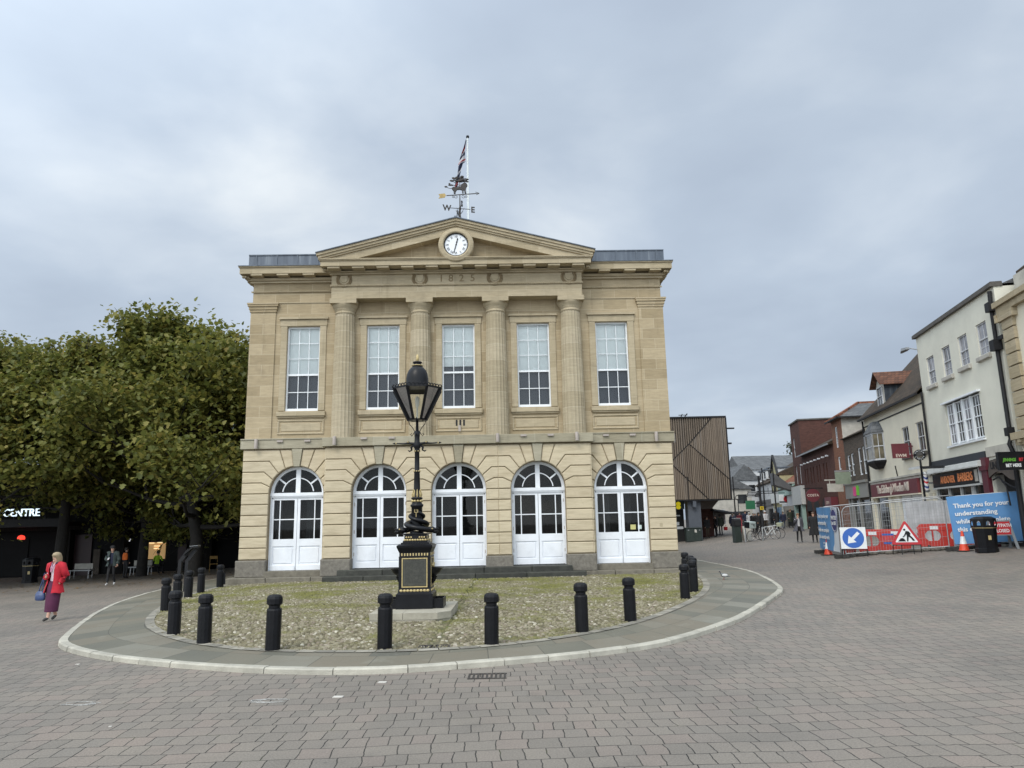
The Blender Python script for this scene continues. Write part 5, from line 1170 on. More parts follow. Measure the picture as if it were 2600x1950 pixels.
# Union Street signpost
UP = thing('street_signpost', 'tall black signpost topped by a round Union Street ring', 'signpost', (18.28, 32.9, g(18.3,32.9)), rad(-28))
MB().lathe([(.06,0),(.06,1.2),(.05,1.25),(.045,3.35),(.06,3.4),(.045,3.45),(.04,3.72)], 12).build('pole', M['black'], UP)
MB().lathe([(.125,-.03),(.125,.03),(.245,.03),(.245,-.03),(.125,-.03)], 36, (0,3.93), axis='y', cap=False).build('ring', M['black'], UP)
for s_, a0, st_ in (('UNION', 152, -31), ('STREET', 208, 29)):
    for k, ch in enumerate(s_):
        a = rad((150-k*30) if s_ == 'UNION' else (207+k*25.5)); o = text('ring_letter', ch, .085, M['sign_white'], UP, (.185*cos(a), -.034, 3.93+.185*sin(a)), ext=.001)
        o.rotation_euler = (pi/2, 0, 0); o.rotation_euler = (Matrix.Rotation(0, 3, 'Y') @ Matrix.Rotation(pi/2, 3, 'X') @ Matrix.Rotation((a-pi/2) if s_ == 'UNION' else (a+pi/2), 3, 'Z')).to_euler()
MB().prism([(.05,3.3),(.85,3.3),(.95,3.36),(.85,3.42),(.05,3.42)], -.015, .015, 'xz').build('finger_board', M['black'], UP)
MB().prism([(-.05,3.44),(-.5,3.38),(-.5,3.28),(-.05,3.32)], -.015, .015, 'xz').build('finger_board', M['galv'], UP)
# rubble of the dug-up paving
mb = MB()
for k in range(70):
    x, y = rng.uniform(13.8,18.2), rng.uniform(30.2,31.0); y -= (x-14)*.45; y += .45; s = rng.uniform(.06,.17); mb.ball((x, y, g(x,y)+s*.35), s, 6, 4, 0, (rng.uniform(.8,1.5), 1, .6))
M['rubble'] = plain('broken paving rubble', (.13,.12,.105), .95, .3, 6, island=.35); o = mb.build('rubble', M['rubble']); o['kind'] = 'stuff'; o['label'] = 'broken paving rubble heaped under the barriers'
# ================================================================ right-hand street: fronts stand on one line
SA = math.atan(.18); SPHI = -pi/2 - SA
def sp(s, off=0): return (13.5 + s*sin(SA) + off*cos(SA), s*cos(SA) - off*sin(SA))
def street(name, lab, cat, s_far, grp=None):
    p = sp(s_far); return thing(name, lab, cat, (p[0], p[1], 0), SPHI, grp)
def shell(t, w, z0, z1, d, mat, holes=(), reveal=.12, name='wall', ztop_back=None):
    mb = MB(); holes_wall(mb, 0, w, z0, z1, list(holes), 0, reveal)
    mb.add([(0,0,z0),(0,0,z1),(0,d,z1),(0,d,z0)], [(0,1,2,3)]).add([(w,0,z0),(w,d,z0),(w,d,z1),(w,0,z1)], [(0,1,2,3)]).add([(0,d,z0),(0,d,z1),(w,d,z1),(w,d,z0)], [(0,1,2,3)])
    return mb.build(name, mat, t)
def sash(t, x, z0, z1, w, cols=2, rows=(2,2), mat='oldwhite', y=.07, name='sash_window', glassmat='pane_dark', bw=.05, back='dark'):
    x0, x1 = x-w/2, x+w/2; mb = MB(); zm = (z0+z1)/2
    mb.box(x0,x0+bw,y,y+.08,z0,z1).box(x1-bw,x1,y,y+.08,z0,z1).box(x0+bw,x1-bw,y,y+.08,z1-bw,z1).box(x0+bw,x1-bw,y,y+.08,z0,z0+bw*1.2)
    if rows[1]: mb.box(x0+bw,x1-bw,y-.01,y+.07,zm-bw*.45,zm+bw*.45)
    for k in range(1, cols): xx = x0+bw+(x1-x0-2*bw)*k/cols; mb.box(xx-.013,xx+.013,y+.02,y+.06,z0+bw,z1-bw)
    for (a, b, n) in ((zm,z1,rows[0]),(z0,zm,rows[1])):
        for k in range(1, n): zz = a+(b-a)*k/n; mb.box(x0+bw,x1-bw,y+.022,y+.058,zz-.012,zz+.012)
    wn = mb.build(name, M[mat], t)
    MB().add([(x0,y+.04,z0),(x1,y+.04,z0),(x1,y+.04,z1),(x0,y+.04,z1)], [(0,1,2,3)]).build('pane', M[glassmat], wn)
    return wn
def pane_mat(name, col, rough=.06):
    m, nt, b = mk(name); tc = nd(nt, 'ShaderNodeTexCoord'); n = nd(nt, 'ShaderNodeTexNoise', {'Vector': (tc, 'Object'), 'Scale': 1.3, 'Detail': 4.0})
    r = ramp(nt, n, [(.35, sc(col, .5)), (.65, sc(col, 1.5))]); nt.links.new(r.outputs[0], b.inputs['Base Color']); b.inputs['Roughness'].default_value = rough; b.inputs['Specular IOR Level'].default_value = .6; return m
M['pane_dark'] = pane_mat('street window glass', (.03,.032,.036)); M['pane_net'] = pane_mat('net curtained glass', (.2,.2,.22)); M['pane_ochre'] = pane_mat('ochre blind behind glass', (.16,.14,.1)); M['shop_glass'] = pane_mat('shop window glass', (.022,.024,.026))
M['render_w'] = plain('off-white render', (.64,.625,.54), .85, .07, .8, dirt=.18, bump=.1)
M['render_c'] = plain('cream render', (.66,.615,.5), .85, .08, .8, dirt=.22, bump=.1)
M['render_s'] = plain('stained white render', (.45,.43,.38), .9, .2, 1.5, dirt=.6)
M['coping'] = plain('dark coping', (.085,.078,.07), .8, .3, 3)
M['fascia_navy'] = plain('dark navy fascia', (.022,.026,.034), .5, .1, 2)
M['awn'] = plain('pale awning box', (.5,.51,.5), .5, .12, 3)
M['orange_l'] = plain('orange lettering', (.8,.27,.1), .5, .08, 4)
M['maroon'] = plain('maroon paint', (.085,.012,.022), .45, .12, 3)
M['maroon_l'] = plain('maroon shop board', (.12,.022,.03), .45, .1, 3)
M['cream_l'] = plain('cream lettering', (.6,.52,.45), .5, .05, 4)
M['tile_old'] = ashlar('old clay tile roof', (.032,.026,.02), (.085,.06,.042), (.03,.026,.02), .22, .2, ms=.012, var=.4, stain=.6, lime=.5)
M['tile_red'] = ashlar('orange clay tiles', (.15,.055,.03), (.3,.12,.07), (.06,.03,.02), .2, .16, ms=.012, var=.3, stain=.3)
M['tile_dorm'] = ashlar('weathered red tiles', (.07,.032,.022), (.17,.08,.05), (.04,.025,.02), .2, .16, ms=.012, var=.4, stain=.5)
M['slate'] = ashlar('grey slate roof', (.085,.088,.092), (.14,.145,.15), (.05,.05,.055), .35, .25, ms=.01, var=.5, stain=.4)
M['brick_brown'] = ashlar('brown brick', (.06,.046,.036), (.115,.088,.068), (.1,.088,.075), .225, .075, ms=.01, var=.5, stain=.4)
M['brick_orange'] = ashlar('orange brick', (.16,.062,.036), (.26,.105,.06), (.17,.12,.09), .225, .075, ms=.01, var=.45, stain=.3)
M['brick_red'] = ashlar('dark red brick', (.062,.028,.022), (.108,.046,.036), (.075,.042,.036), .225, .075, ms=.01, var=.45, stain=.35)
M['grey_shop'] = plain('grey shopfront paint', (.24,.235,.22), .5, .08, 2)
M['lilac'] = plain('worn pale paint', (.42,.4,.36), .8, .2, 2, dirt=.4)
# ---- white rendered three-storey building with the barber's shop
W1 = street('white_building', 'three-storey off-white rendered building above the barber shop', 'building', 35.1); X = lambda s: 35.1-s
tops = [(33.72,7.85,9.15),(31.88,7.9,9.2),(30.1,7.97,9.26),(28.3,8.03,9.31)]
H_ = [(X(s)-.44, X(s)+.44, a, b) for s, a, b in tops] + [(X(32.73), X(29.27), 4.87, 6.73), (X(34.85), X(29.75), .7, 3.08), (X(29.15), X(27.0), .2, 3.45)]
shell(W1, 8.25, .2, 10.35, 9, M['render_w'], H_, .15)
MB().box(.1, 8.15, .4, 8.8, .2, 3.9).build('shop_interior', M['dark'], W1)
mb = MB(); mb.box(-.12, 8.3, -.14, .3, 10.35, 10.5).box(-.1, 8.28, -.1, .3, 10.5, 10.54); mb.build('coping', M['coping'], W1)
MB().loft([[(0,.3,10.45),(0,4.5,12.2),(0,8.9,10.45)], [(8.25,.3,10.45),(8.25,4.5,12.2),(8.25,8.9,10.45)]], 0, False).build('roof', M['slate'], W1)
for s, a, b in tops:
    sash(W1, X(s), a, b, .88, 2, (1,2), 'oldwhite', .05, glassmat='pane_net'); MB().prism([(X(s)-.56,a-.2),(X(s)+.56,a-.2),(X(s)+.56,a-.02),(X(s)-.56,a-.02)], -.12, .1, 'xz', 0, .02).build('window_sill', M['lilac'], W1)
wb = MB(); 
for k in range(4):
    xc = X(32.73)+.05+(3.46-.1)*(k+.5)/4; sash(W1, xc, 4.92, 6.68, .82, 3, (2,2), 'white_sash', .05, glassmat='pane_dark' if k % 2 else 'pane_net')
    if k: x_ = X(32.73)+.05+3.36*k/4; wb.box(x_-.05, x_+.05, .0, .16, 4.9, 6.7)
wb.box(X(32.73)-.1, X(29.27)+.1, -.1, .1, 4.8, 4.87).box(X(32.73)-.15, X(29.27)+.15, -.13, .1, 6.73, 6.8); wb.build('window_mullions', M['white_sash'], W1)
MB().box(0, X(29.4), -.06, .0, 3.96, 4.36).build('fascia', M['fascia_navy'], W1)
mb = MB().prism([(-.3,3.8),(-.26,4.0),(-.08,4.05),(-.07,3.9),(-.14,3.78)], 0.05, X(29.6), 'yz'); mb.box(.05, X(29.6), -.33, -.28, 3.77, 3.83); mb.build('awning_box', M['awn'], W1)
sg = MB().box(X(34.85), X(29.9), -.14, -.0, 3.14, 3.74).build('shop_sign', M['black'], W1)
MB().box(X(34.9), X(29.85), -.16, .05, 3.06, 3.13).box(X(29.95)+.05, X(29.85)+.05, -.17, -.0, 3.13, 3.76).build('sign_frame', M['awn'], W1)
text('lettering', 'ANDOVER', .44, M['orange_l'], sg, (X(33.12), -.15, 3.42), ext=.01, sx=.72, bold=.006, space=1.05); text('lettering', 'BARBERS', .5, M['orange_l'], sg, (X(31.28), -.15, 3.44), ext=.01, sx=.72, bold=.006, space=1.05)
MB().box(X(30.35), X(30.05), -.147, -.141, 3.22, 3.7).build('portrait_panel', M['lilac'], sg)
mb = MB(); 
for s in (34.8, 33.5, 32.2, 31.1, 30.95, 29.85): mb.box(X(s)-.05, X(s)+.05, -.02, .12, .9, 3.08)
mb.box(X(34.85), X(29.75), -.02, .12, .7, 1.2); mb.build('shop_frame', M['awn'], W1)
MB().add([(X(34.85),.06,.7),(X(29.75),.06,.7),(X(29.75),.06,3.08),(X(34.85),.06,3.08)], [(0,1,2,3)]).build('shop_window', M['shop_glass'], W1)
mb = MB().box(X(29.68), X(29.2), -.15, .05, .2, 4.1).box(X(29.75), X(29.14), -.2, .05, 3.6, 3.75); mb.build('maroon_pilaster', M['maroon'], W1)
MB().box(X(29.3), 8.25, -.05, 0, 4.1, 4.48).build('stained_band', M['render_s'], W1)
n = 14; arch = [(X(29.15)+2.15*i/n, 3.36+.12*sin(pi*i/n*2.0-.6)-.1*(i > n*.55)*(i/n-.55)*4) for i in range(n+1)]
us = MB().prism(arch + [(X(27.0),3.98),(X(28.2),4.0),(X(28.9),3.95),(X(29.15),3.6)], -.12, -.05, 'xz').build('passage_board', plain('weathered brown board', (.075,.06,.05), .8, .25, 3), W1)
text('lettering', 'UNION ST', .38, M['blackmatt'], us, (X(28.05), -.13, 3.72), ext=.006, sx=.95, bold=.008)
mb = MB().box(X(29.15)+.01, X(29.15)+.06, .1, 8, .2, 3.4).box(X(27.0)-.06, X(27.0)-.01, .1, 8, .2, 3.4).box(X(29.1), X(27.05), 5, 5.1, .2, 3.4); mb.build('passage_walls', M['render_s'], W1)
MB().tube([(X(29.0),-.05,3.2),(X(28.5),-.05,3.3),(X(28.0),-.05,2.9),(X(27.9),-.05,2.2)], .03, 6).tube([(X(28.4),-.05,3.2),(X(27.6),-.06,2.9),(X(27.05),-.05,2.8)], .025, 6).build('wrought_scroll', M['blackmatt'], W1)
dp = MB(); xp = X(26.98); dp.tube([(xp,-.1,10.2),(xp,-.12,9.6),(xp,-.12,4.6),(xp+.02,-.2,4.4),(xp+.02,-.12,4.1),(xp,-.1,.6)], .075, 10); dp.box(xp-.16,xp+.16,-.28,0,9.4,9.75).box(xp-.18,xp+.18,-.3,0,7.9,8.3).box(xp-.13,xp+.13,-.25,0,4.7,5.0); dp.box(xp-.04,xp+.5,-.12,-.05,8.25,8.4); dp.build('downpipe', M['blackmatt'], W1)
dp = MB(); dp.tube([(.1,-.09,7.7),(.1,-.09,4.4),(.02,-.1,4.1)], .055, 8); dp.build('downpipe', M['blackmatt'], W1)
LA = thing('wall_lamp', 'grey street lamp head on the top left corner of the white building', 'street lamp', (*sp(35.0, -.05), 9.9), SPHI)
mb = MB().tube([(0,0,-.1),(-.15,-.2,.0),(-.35,-.3,.03)], .03, 6); mb.build('bracket', M['galv'], LA); MB().loft([[(-.3,-.22,.0),(-.3,-.38,.0),(-.3,-.38,.1),(-.3,-.22,.1)], [(-.8,-.14,.02),(-.8,-.46,.02),(-.8,-.44,.16),(-.8,-.16,.16)], [(-1.25,-.26,.0),(-1.25,-.34,.0),(-1.25,-.34,.05),(-1.25,-.26,.05)]], 0, False).build('lamp_head', M['galv'], LA)
BP = thing('barber_pole', 'red, white and blue striped barber pole fixed left of the barber shop sign', 'barber pole', (*sp(35.25, -.3), 2.95), SPHI)
m, nt, b = mk('barber stripes'); tc = nd(nt, 'ShaderNodeTexCoord'); s3 = nd(nt, 'ShaderNodeSeparateXYZ', {0: (tc, 'Object')}); a1 = nd(nt, 'ShaderNodeMath', {0: (s3, 0), 1: 1.2}, operation='MULTIPLY'); a2 = nd(nt, 'ShaderNodeMath', {0: (s3, 2), 1: a1}); a3 = nd(nt, 'ShaderNodeMath', {0: a2, 1: 2.4}, operation='MULTIPLY'); a4 = nd(nt, 'ShaderNodeMath', {0: a3}, operation='FRACT')
r = ramp(nt, a4, [(0, (.6,.6,.6)), (.3, (.5,.03,.04)), (.52, (.6,.6,.6)), (.75, (.03,.05,.2))]); r.color_ramp.interpolation = 'CONSTANT'; nt.links.new(r.outputs[0], b.inputs['Base Color']); M['barber'] = m
MB().lathe([(.11,.12),(.11,.85)], 14).build('striped_drum', M['barber'], BP); MB().lathe([(.05,.0),(.13,.05),(.13,.12)], 14).lathe([(.13,.85),(.13,.92),(.05,.98)], 14).box(-.04,.04,.0,.3,.4,.48).build('caps', M['galv'], BP)
# ---- cream building with steep tiled roof
W2 = street('cream_building', 'cream two-storey building with steep tiled roof, dormer and woollen shop below', 'building', 45.0); X = lambda s: 45.0-s
H_ = [(X(38.62), X(37.62), 4.95, 6.4), (X(36.55), X(35.55), 4.97, 6.4), (X(44.2), X(41.8), .6, 2.95), (X(40.0), X(36.6), .6, 2.95)]
shell(W2, 9.88, .2, 7.72, 9, M['render_c'], H_, .12)
MB().box(.1, 9.78, .3, 8.8, .2, 7.5).build('interior', M['dark'], W2)
rf = MB(); rf.loft([[(x,-.28,7.68),(x,-.28,7.74),(x,3.6,11.72),(x,3.6,11.66)] for x in (-.15, 9.88)], 0, False); rf.loft([[(x,7.5,7.68),(x,7.5,7.74),(x,3.6,11.72),(x,3.6,11.66)] for x in (-.15, 9.88)], 0, False); rf.build('roof', M['tile_old'], W2)
MB().add([(0,0,7.72),(0,7.3,7.72),(0,3.6,11.6)], [(0,1,2)]).build('gable_wall', M['render_c'], W2)
MB().box(-.15, 9.88, -.36, -.24, 7.6, 7.69).box(-.05, 9.88, -.04, 0, 7.2, 7.26).build('gutter', M['blackmatt'], W2)
dm = MB(); x0, x1 = X(42.5), X(41.1); dm.add([(x0,.15,8.0),(x1,.15,8.0),(x1,.15,9.2),((x0+x1)/2,.15,9.95),(x0,.15,9.2)], [(0,1,2,3,4)]); dm.build('dormer_front', M['lilac'], W2)
mb = MB(); 
for x in (x0, x1): mb.add([(x,.15,7.9),(x,.15,9.2),(x,1.5,9.4),(x,1.5,9.0)], [(0,1,2,3)]); mb.add([(x,.15,7.9),(x,.15,9.2),(x,1.45,9.2)], [(0,1,2)]); mb.build('dormer_cheek', M['lead'], W2); mb = MB()
mb = MB(); xm = (x0+x1)/2
for s in (-1, 1): mb.loft([[(xm,y,9.98),(xm,y,10.03),(xm+s*.95,y,9.2),(xm+s*.95,y,9.15)] for y in (-.15, 2.2)], 0, False)
mb.build('dormer_roof', M['tile_dorm'], W2); sash(W2, xm, 8.05, 9.15, .9, 2, (1,1), 'oldwhite', .08, 'dormer_window')
rl = MB(); 
for (xa, xb, ya, yb) in ((X(37.6),X(36.6),.9,2.3),(X(36.3),X(35.6),.5,1.3)):
    sl2 = (11.72-7.74)/3.88; zf = lambda y: 7.74+(y+.28)*sl2+.05; rl.loft([[(x,ya,zf(ya)),(x,yb,zf(yb)),(x,yb,zf(yb)+.06),(x,ya,zf(ya)+.06)] for x in (xa, xb)], 0, False)
rl.build('rooflight', M['pane_net'], W2)
for s, bot in ((38.12,4.95),(36.05,4.97)):
    sash(W2, X(s), bot, 6.4, 1.0, 2, (1,1), 'oldwhite', .05); MB().prism([(X(s)-.62,bot-.22),(X(s)+.62,bot-.22),(X(s)+.62,bot-.03),(X(s)-.62,bot-.03)], -.12, .05, 'xz', 0, .015).build('window_sill', M['coping'], W2)
# oriel
oc_ = X(42.75); fr = MB(); prof = [(-1.1,0),(-.68,-.5),(.68,-.5),(1.1,0)]
ring = lambda k, z_, dy=0: [(oc_+x*k, y*k+dy*0, z_) for x, y in prof]
or_ = MB().loft([ring(1,6.5), ring(.99,6.58)], 0, False).loft([ring(1,5.0), ring(1,5.1)], 0, False).build('oriel_window', M['oldwhite'], W2)
mb = MB().loft([ring(1.1,6.58), ring(1.08,6.64), ring(.5,7.25)], 0, False); mb.build('oriel_roof', M['slate'], or_)
mb = MB().loft([ring(1.08,5.0), ring(1.05,4.9), ring(.8,4.72), ring(.45,4.55)], 0, False); mb.build('oriel_base', M['blackmatt'], or_)
mb = MB(); gl = MB(); 
for (xa, ya), (xb, yb) in zip(prof, prof[1:]):
    for (x, y) in ((xa,ya),(xb,yb)): mb.bar((oc_+x, y-.0, 5.1), (oc_+x, y-.0, 6.5), .1)
    mb.bar((oc_+xa,ya,5.8),(oc_+xb,yb,5.8),.05); xm, ym = (xa+xb)/2, (ya+yb)/2
    gl.add([(oc_+xa,ya+.02,5.1),(oc_+xb,yb+.02,5.1),(oc_+xb,yb+.02,6.5),(oc_+xa,ya+.02,6.5)], [(0,1,2,3)])
    if abs(xa) != abs(xb): mb.bar((oc_+xm,ym,5.1),(oc_+xm,ym,6.5),.035)
mb.build('oriel_frame', M['oldwhite'], or_); gl.build('pane', M['pane_ochre'], or_)
mb = MB().box(-.05, 9.9, -.12, 0, 3.86, 3.96).box(.1, 9.7, -.06, 0, 3.72, 3.85); mb.build('shop_cornice', M['render_s'], W2)
sg = MB().box(X(44.55), X(36.85), -.16, -.02, 3.0, 3.72).build('shop_sign', M['maroon_l'], W2)
MB().box(X(44.6), X(36.8), -.2, 0, 2.93, 2.99).build('sign_ledge', M['render_c'], W2)
text('lettering', 'The Edinburgh Woollen Mill', .62, M['cream_l'], sg, (X(40.7), -.17, 3.36), ext=.01, sx=.82, bold=.014, space=.92)
mb = MB(); 
for s in (44.75, 41.55, 40.2, 36.35, 35.4): mb.box(X(s)-.22, X(s)+.22, -.1, .05, .2, 2.92)
mb.box(X(44.2), X(41.8), -.03, .1, .6, 1.0).box(X(40), X(36.6), -.03, .1, .6, .9); mb.build('shop_pilasters', M['render_c'], W2)
MB().box(X(39.9), X(38.5), .02, .09, .9, 2.95).box(X(38.35), X(36.7), .02, .09, .9, 2.95).build('shop_doors', M['white_sash'], W2)
MB().add([(X(44.2),.08,.6),(X(41.8),.08,.6),(X(41.8),.08,2.95),(X(44.2),.08,2.95)], [(0,1,2,3)]).build('shop_window', M['shop_glass'], W2)
MB().tube([(.02,-.1,7.6),(.02,-.1,4.0),(.0,-.12,3.8),(.0,-.1,.5)], .055, 8).build('downpipe', M['blackmatt'], W2)
MB().box(X(39.6), X(39.25), -.03, 0, 5.1, 5.17).bar((X(40.0),-.03,3.98),(X(40.2),-.03,4.55),.04).build('wall_tie', M['blackmatt'], W2)
ES = thing('hanging_sign', 'square maroon sign with cream lettering projecting from the cream wall', 'sign', (*sp(37.3), 0), SPHI)
MB().box(-.03,.03,-1.0,-.2,4.75,5.48).build('board', M['maroon_l'], ES); MB().box(-.02,.02,-.2,0,5.3,5.36).box(-.02,.02,-.2,0,4.85,4.9).box(-.03,.03,-.12,-.06,4.7,5.5).build('bracket', M['maroon'], ES)
text('lettering', 'EWM', .22, M['cream_l'], ES, (-.036, -.6, 4.87), rot=(pi/2, 0, -pi/2), ext=.003, bold=.004); text('lettering', 'EWM', .22, M['cream_l'], ES, (.036, -.6, 4.87), rot=(pi/2, 0, pi/2), ext=.003, bold=.004)
# ---- low brown brick shop
W3 = street('brown_brick_shop', 'low brown brick shop with grey fascia and a pink and green logo', 'building', 50.2); X = lambda s: 50.2-s
wn = [(49.35,4.5,5.9),(48.45,4.5,5.95),(46.75,4.45,6.15),(45.75,4.45,6.15)]
shell(W3, 5.2, .2, 7.0, 9, M['brick_brown'], [(X(s)-.36, X(s)+.36, a, b) for s, a, b in wn] + [(X(49.6), X(45.3), .6, 2.9)], .14)
MB().box(.1, 5.1, .3, 8.5, .2, 6.8).build('interior', M['dark'], W3)
for s, a, b in wn: sash(W3, X(s), a, b, .72, 1, (1,1), 'white_sash', .06, bw=.07)
MB().loft([[(x,-.2,7.0),(x,-.2,7.05),(x,4,8.9),(x,8.8,7.0)] for x in (0, 5.2)], 0, False).build('roof', M['tile_old'], W3)
sg = MB().box(.0, 5.1, -.2, 0, 3.05, 3.95).box(-.05, 5.15, -.3, 0, 3.95, 4.1).build('shop_fascia', M['grey_shop'], W3)
M['pink'] = plain('pink logo', (.62,.06,.22), .5, .05); M['lime'] = plain('green logo', (.14,.5,.04), .5, .05)
MB().prism([(1.95,3.2),(2.6,3.16),(2.7,3.5),(2.62,3.8),(2.3,3.72),(2.0,3.8)], -.23, -.2, 'xz', 0, .01).build('pink_logo', M['pink'], sg); MB().prism([(2.72,3.22),(3.25,3.2),(3.3,3.75),(3.0,3.85),(2.74,3.78)], -.23, -.2, 'xz', 0, .01).build('green_logo', M['lime'], sg)
mb = MB()
for x in (.2, .9, 2.6, 4.95): MB().box(x-.14, x+.14, -.08, .05, .2, 3.04).build('shop_pilaster', M['grey_shop'], W3)
mb = MB(); MB().add([(.6,.06,.6),(4.9,.06,.6),(4.9,.06,2.9),(.6,.06,2.9)], [(0,1,2,3)]).build('shop_window', M['shop_glass'], W3)
HS = thing('hanging_sign', 'small grey-green sign projecting from the brown brick shop', 'sign', (*sp(48.3), 0), SPHI); MB().box(-.05,.05,-1.2,-.25,3.98,4.75).build('board', plain('faded green sign', (.2,.24,.18), .6, .3, 2), HS); MB().box(-.04,.04,-1.2,0,4.78,4.86).build('bracket', M['galv'], HS)
HS = thing('hanging_sign', 'pale grey sign hanging from a bar beside the orange brick house', 'sign', (*sp(50.0), 0), SPHI); MB().box(-.05,.05,-1.35,-.35,3.55,4.1).build('board', M['lilac'], HS); MB().box(-.04,.04,-1.5,0,4.3,4.38).box(-.02,.02,-.5,-.46,4.1,4.3).box(-.02,.02,-1.2,-1.16,4.1,4.3).build('bracket', M['lilac'], HS)
# ---- orange brick house
W4 = street('orange_brick_house', 'narrow orange brick house with a white rendered side wall and hipped roof', 'building', 53.0)
mb = MB(); hz = [(.9,1.5,6.65,8.1),(.95,1.6,5.1,6.0)]; holes_wall(mb, 0, 2.8, .2, 8.6, hz, 0, .12); mb.add([(0,0,.2),(0,0,8.6),(0,8,8.6),(0,8,.2)], [(0,1,2,3)]); mb.build('wall', M['brick_orange'], W4)
MB().add([(2.8,0,.2),(2.8,0,8.6),(2.8,8,8.6),(2.8,8,.2)], [(0,1,2,3)]).build('side_wall', M['lilac'], W4); MB().box(.1,2.7,.3,7.9,.2,8.4).build('interior', M['dark'], W4)
sash(W4, 1.2, 6.65, 8.1, .6, 2, (2,2), 'white_sash', .04); sash(W4, 1.27, 5.1, 6.0, .65, 1, (1,0), 'white_sash', .04, bw=.08)
mb = MB(); e = .3; mb.add([(-e,-e,8.58),(2.8+e,-e,8.58),(2.8+e,8+e,8.58),(-e,8+e,8.58),(1.4,1.6,9.7),(1.4,6.4,9.7)], [(0,1,4),(1,2,5,4),(2,3,5),(3,0,4,5),(0,3,2,1)]); mb.build('roof', M['slate'], W4)
MB().bar((-e,-e,8.62),(1.4,1.6,9.74),.12).bar((2.8+e,-e,8.62),(1.4,1.6,9.74),.14).bar((1.4,1.6,9.72),(1.4,6.4,9.72),.14).build('ridge_tiles', M['tile_red'], W4); MB().box(-e, 2.8+e, -e-.08, -e, 8.5, 8.6).box(2.8+e, 2.88+e, -e, 8, 8.5, 8.6).build('gutter', M['blackmatt'], W4)
# ---- long red brick block with coffee shop, and the taller red brick tower
W5 = street('red_brick_block', 'long dark red brick building with arched shop openings and a row of narrow windows', 'building', 64.0); L5 = 11.0
nw = [.8+.95*k+.35*(k//2) for k in range(8)]
aw = [1.3, 4.0, 6.9, 9.6]
shell(W5, L5, .2, 7.1, 9, M['brick_red'], [(x-.2,x+.2,4.6,5.9) for x in nw] + [(x-1.0,x+1.0,.3,2.4) for x in aw], .15); MB().box(.1, L5-.1, .4, 8.8, .2, 6.9).build('interior', M['dark'], W5)
mb = MB()
for x in nw: mb.add([(x-.2,.1,4.6),(x+.2,.1,4.6),(x+.2,.1,5.9),(x-.2,.1,5.9)], [(0,1,2,3)])
mb.build('narrow_windows', M['pane_net'], W5)
mb = MB()
for x in aw: mb.prism([(x+1.0*cos(pi*i/12), 2.4+.95*sin(pi*i/12)) for i in range(13)], -.012, .0, 'xz')
mb.build('arch_openings', M['dark'], W5)
MB().loft([[(x,-.35,7.05),(x,-.35,7.15),(x,4.5,9.4),(x,9,7.1)] for x in (0, L5)], 0, False).build('roof', M['tile_old'], W5); MB().box(0, L5, -.42, -.34, 7.0, 7.1).build('gutter', M['galv'], W5)
for k in range(8): MB().box(.5+k*1.3,.72+k*1.3,-.3,-.12,6.25,6.35).build('floodlight', M['white'], W5)
cs_ = thing('hanging_sign', 'round maroon coffee shop sign projecting from the red brick arches', 'sign', (*sp(57.5), 0), SPHI)
MB().lathe([(.5,-.04),(.5,.04)], 24, (-.75, 3.55), axis='x', smooth=False).build('board', M['maroon_l'], cs_); MB().box(-.03,.03,-1.4,0,4.05,4.12).build('bracket', M['blackmatt'], cs_); text('lettering', 'COSTA', .26, M['cream_l'], cs_, (.05, -.75, 3.55), rot=(pi/2,0,pi/2), ext=.003, bold=.004)
mb = MB().box(9.0, 10.9, -.5, -.02, 2.5, 3.3); mb.build('shop_canopy', M['maroon_l'], W5); text('lettering', 'COSTA', .3, M['cream_l'], W5, (9.9, -.51, 2.9), ext=.004)
W6 = street('red_brick_tower', 'tall flat-topped dark red brick block rising behind the long red brick building', 'building', 68.0)
shell(W6, 4.0, .2, 10.2, 12, M['brick_red'], [(.8,1.6,7.2,8.9),(.9,1.5,4.8,6.4),(2.5,3.1,4.8,6.4),(.3,3.7,.3,3.0)], .15); MB().box(.1,3.9,.3,11.8,.2,10).build('interior', M['dark'], W6); MB().box(-.1,4.1,-.12,12,10.2,10.32).build('coping', M['coping'], W6)
sash(W6, 1.2, 7.2, 8.9, .8, 1, (1,1), 'oldwhite', .06); sash(W6, 1.2, 4.8, 6.4, .6, 1, (1,1), 'oldwhite', .06); sash(W6, 2.8, 4.8, 6.4, .6, 1, (1,1), 'oldwhite', .06)
M['mint'] = plain('mint fascia', (.3,.42,.38), .5, .06, 2)
MB().box(-.1,4.0,-.35,0,3.0,4.6).build('white_fascia', M['awn'], W6); MB().box(.2,.6,-.3,0,.2,3.0).box(3.3,3.7,-.3,0,.2,3.0).build('shop_columns', M['mint'], W6); MB().add([(.6,.05,.3),(3.3,.05,.3),(3.3,.05,3.0),(.6,.05,3.0)], [(0,1,2,3)]).build('shop_window', M['shop_glass'], W6)
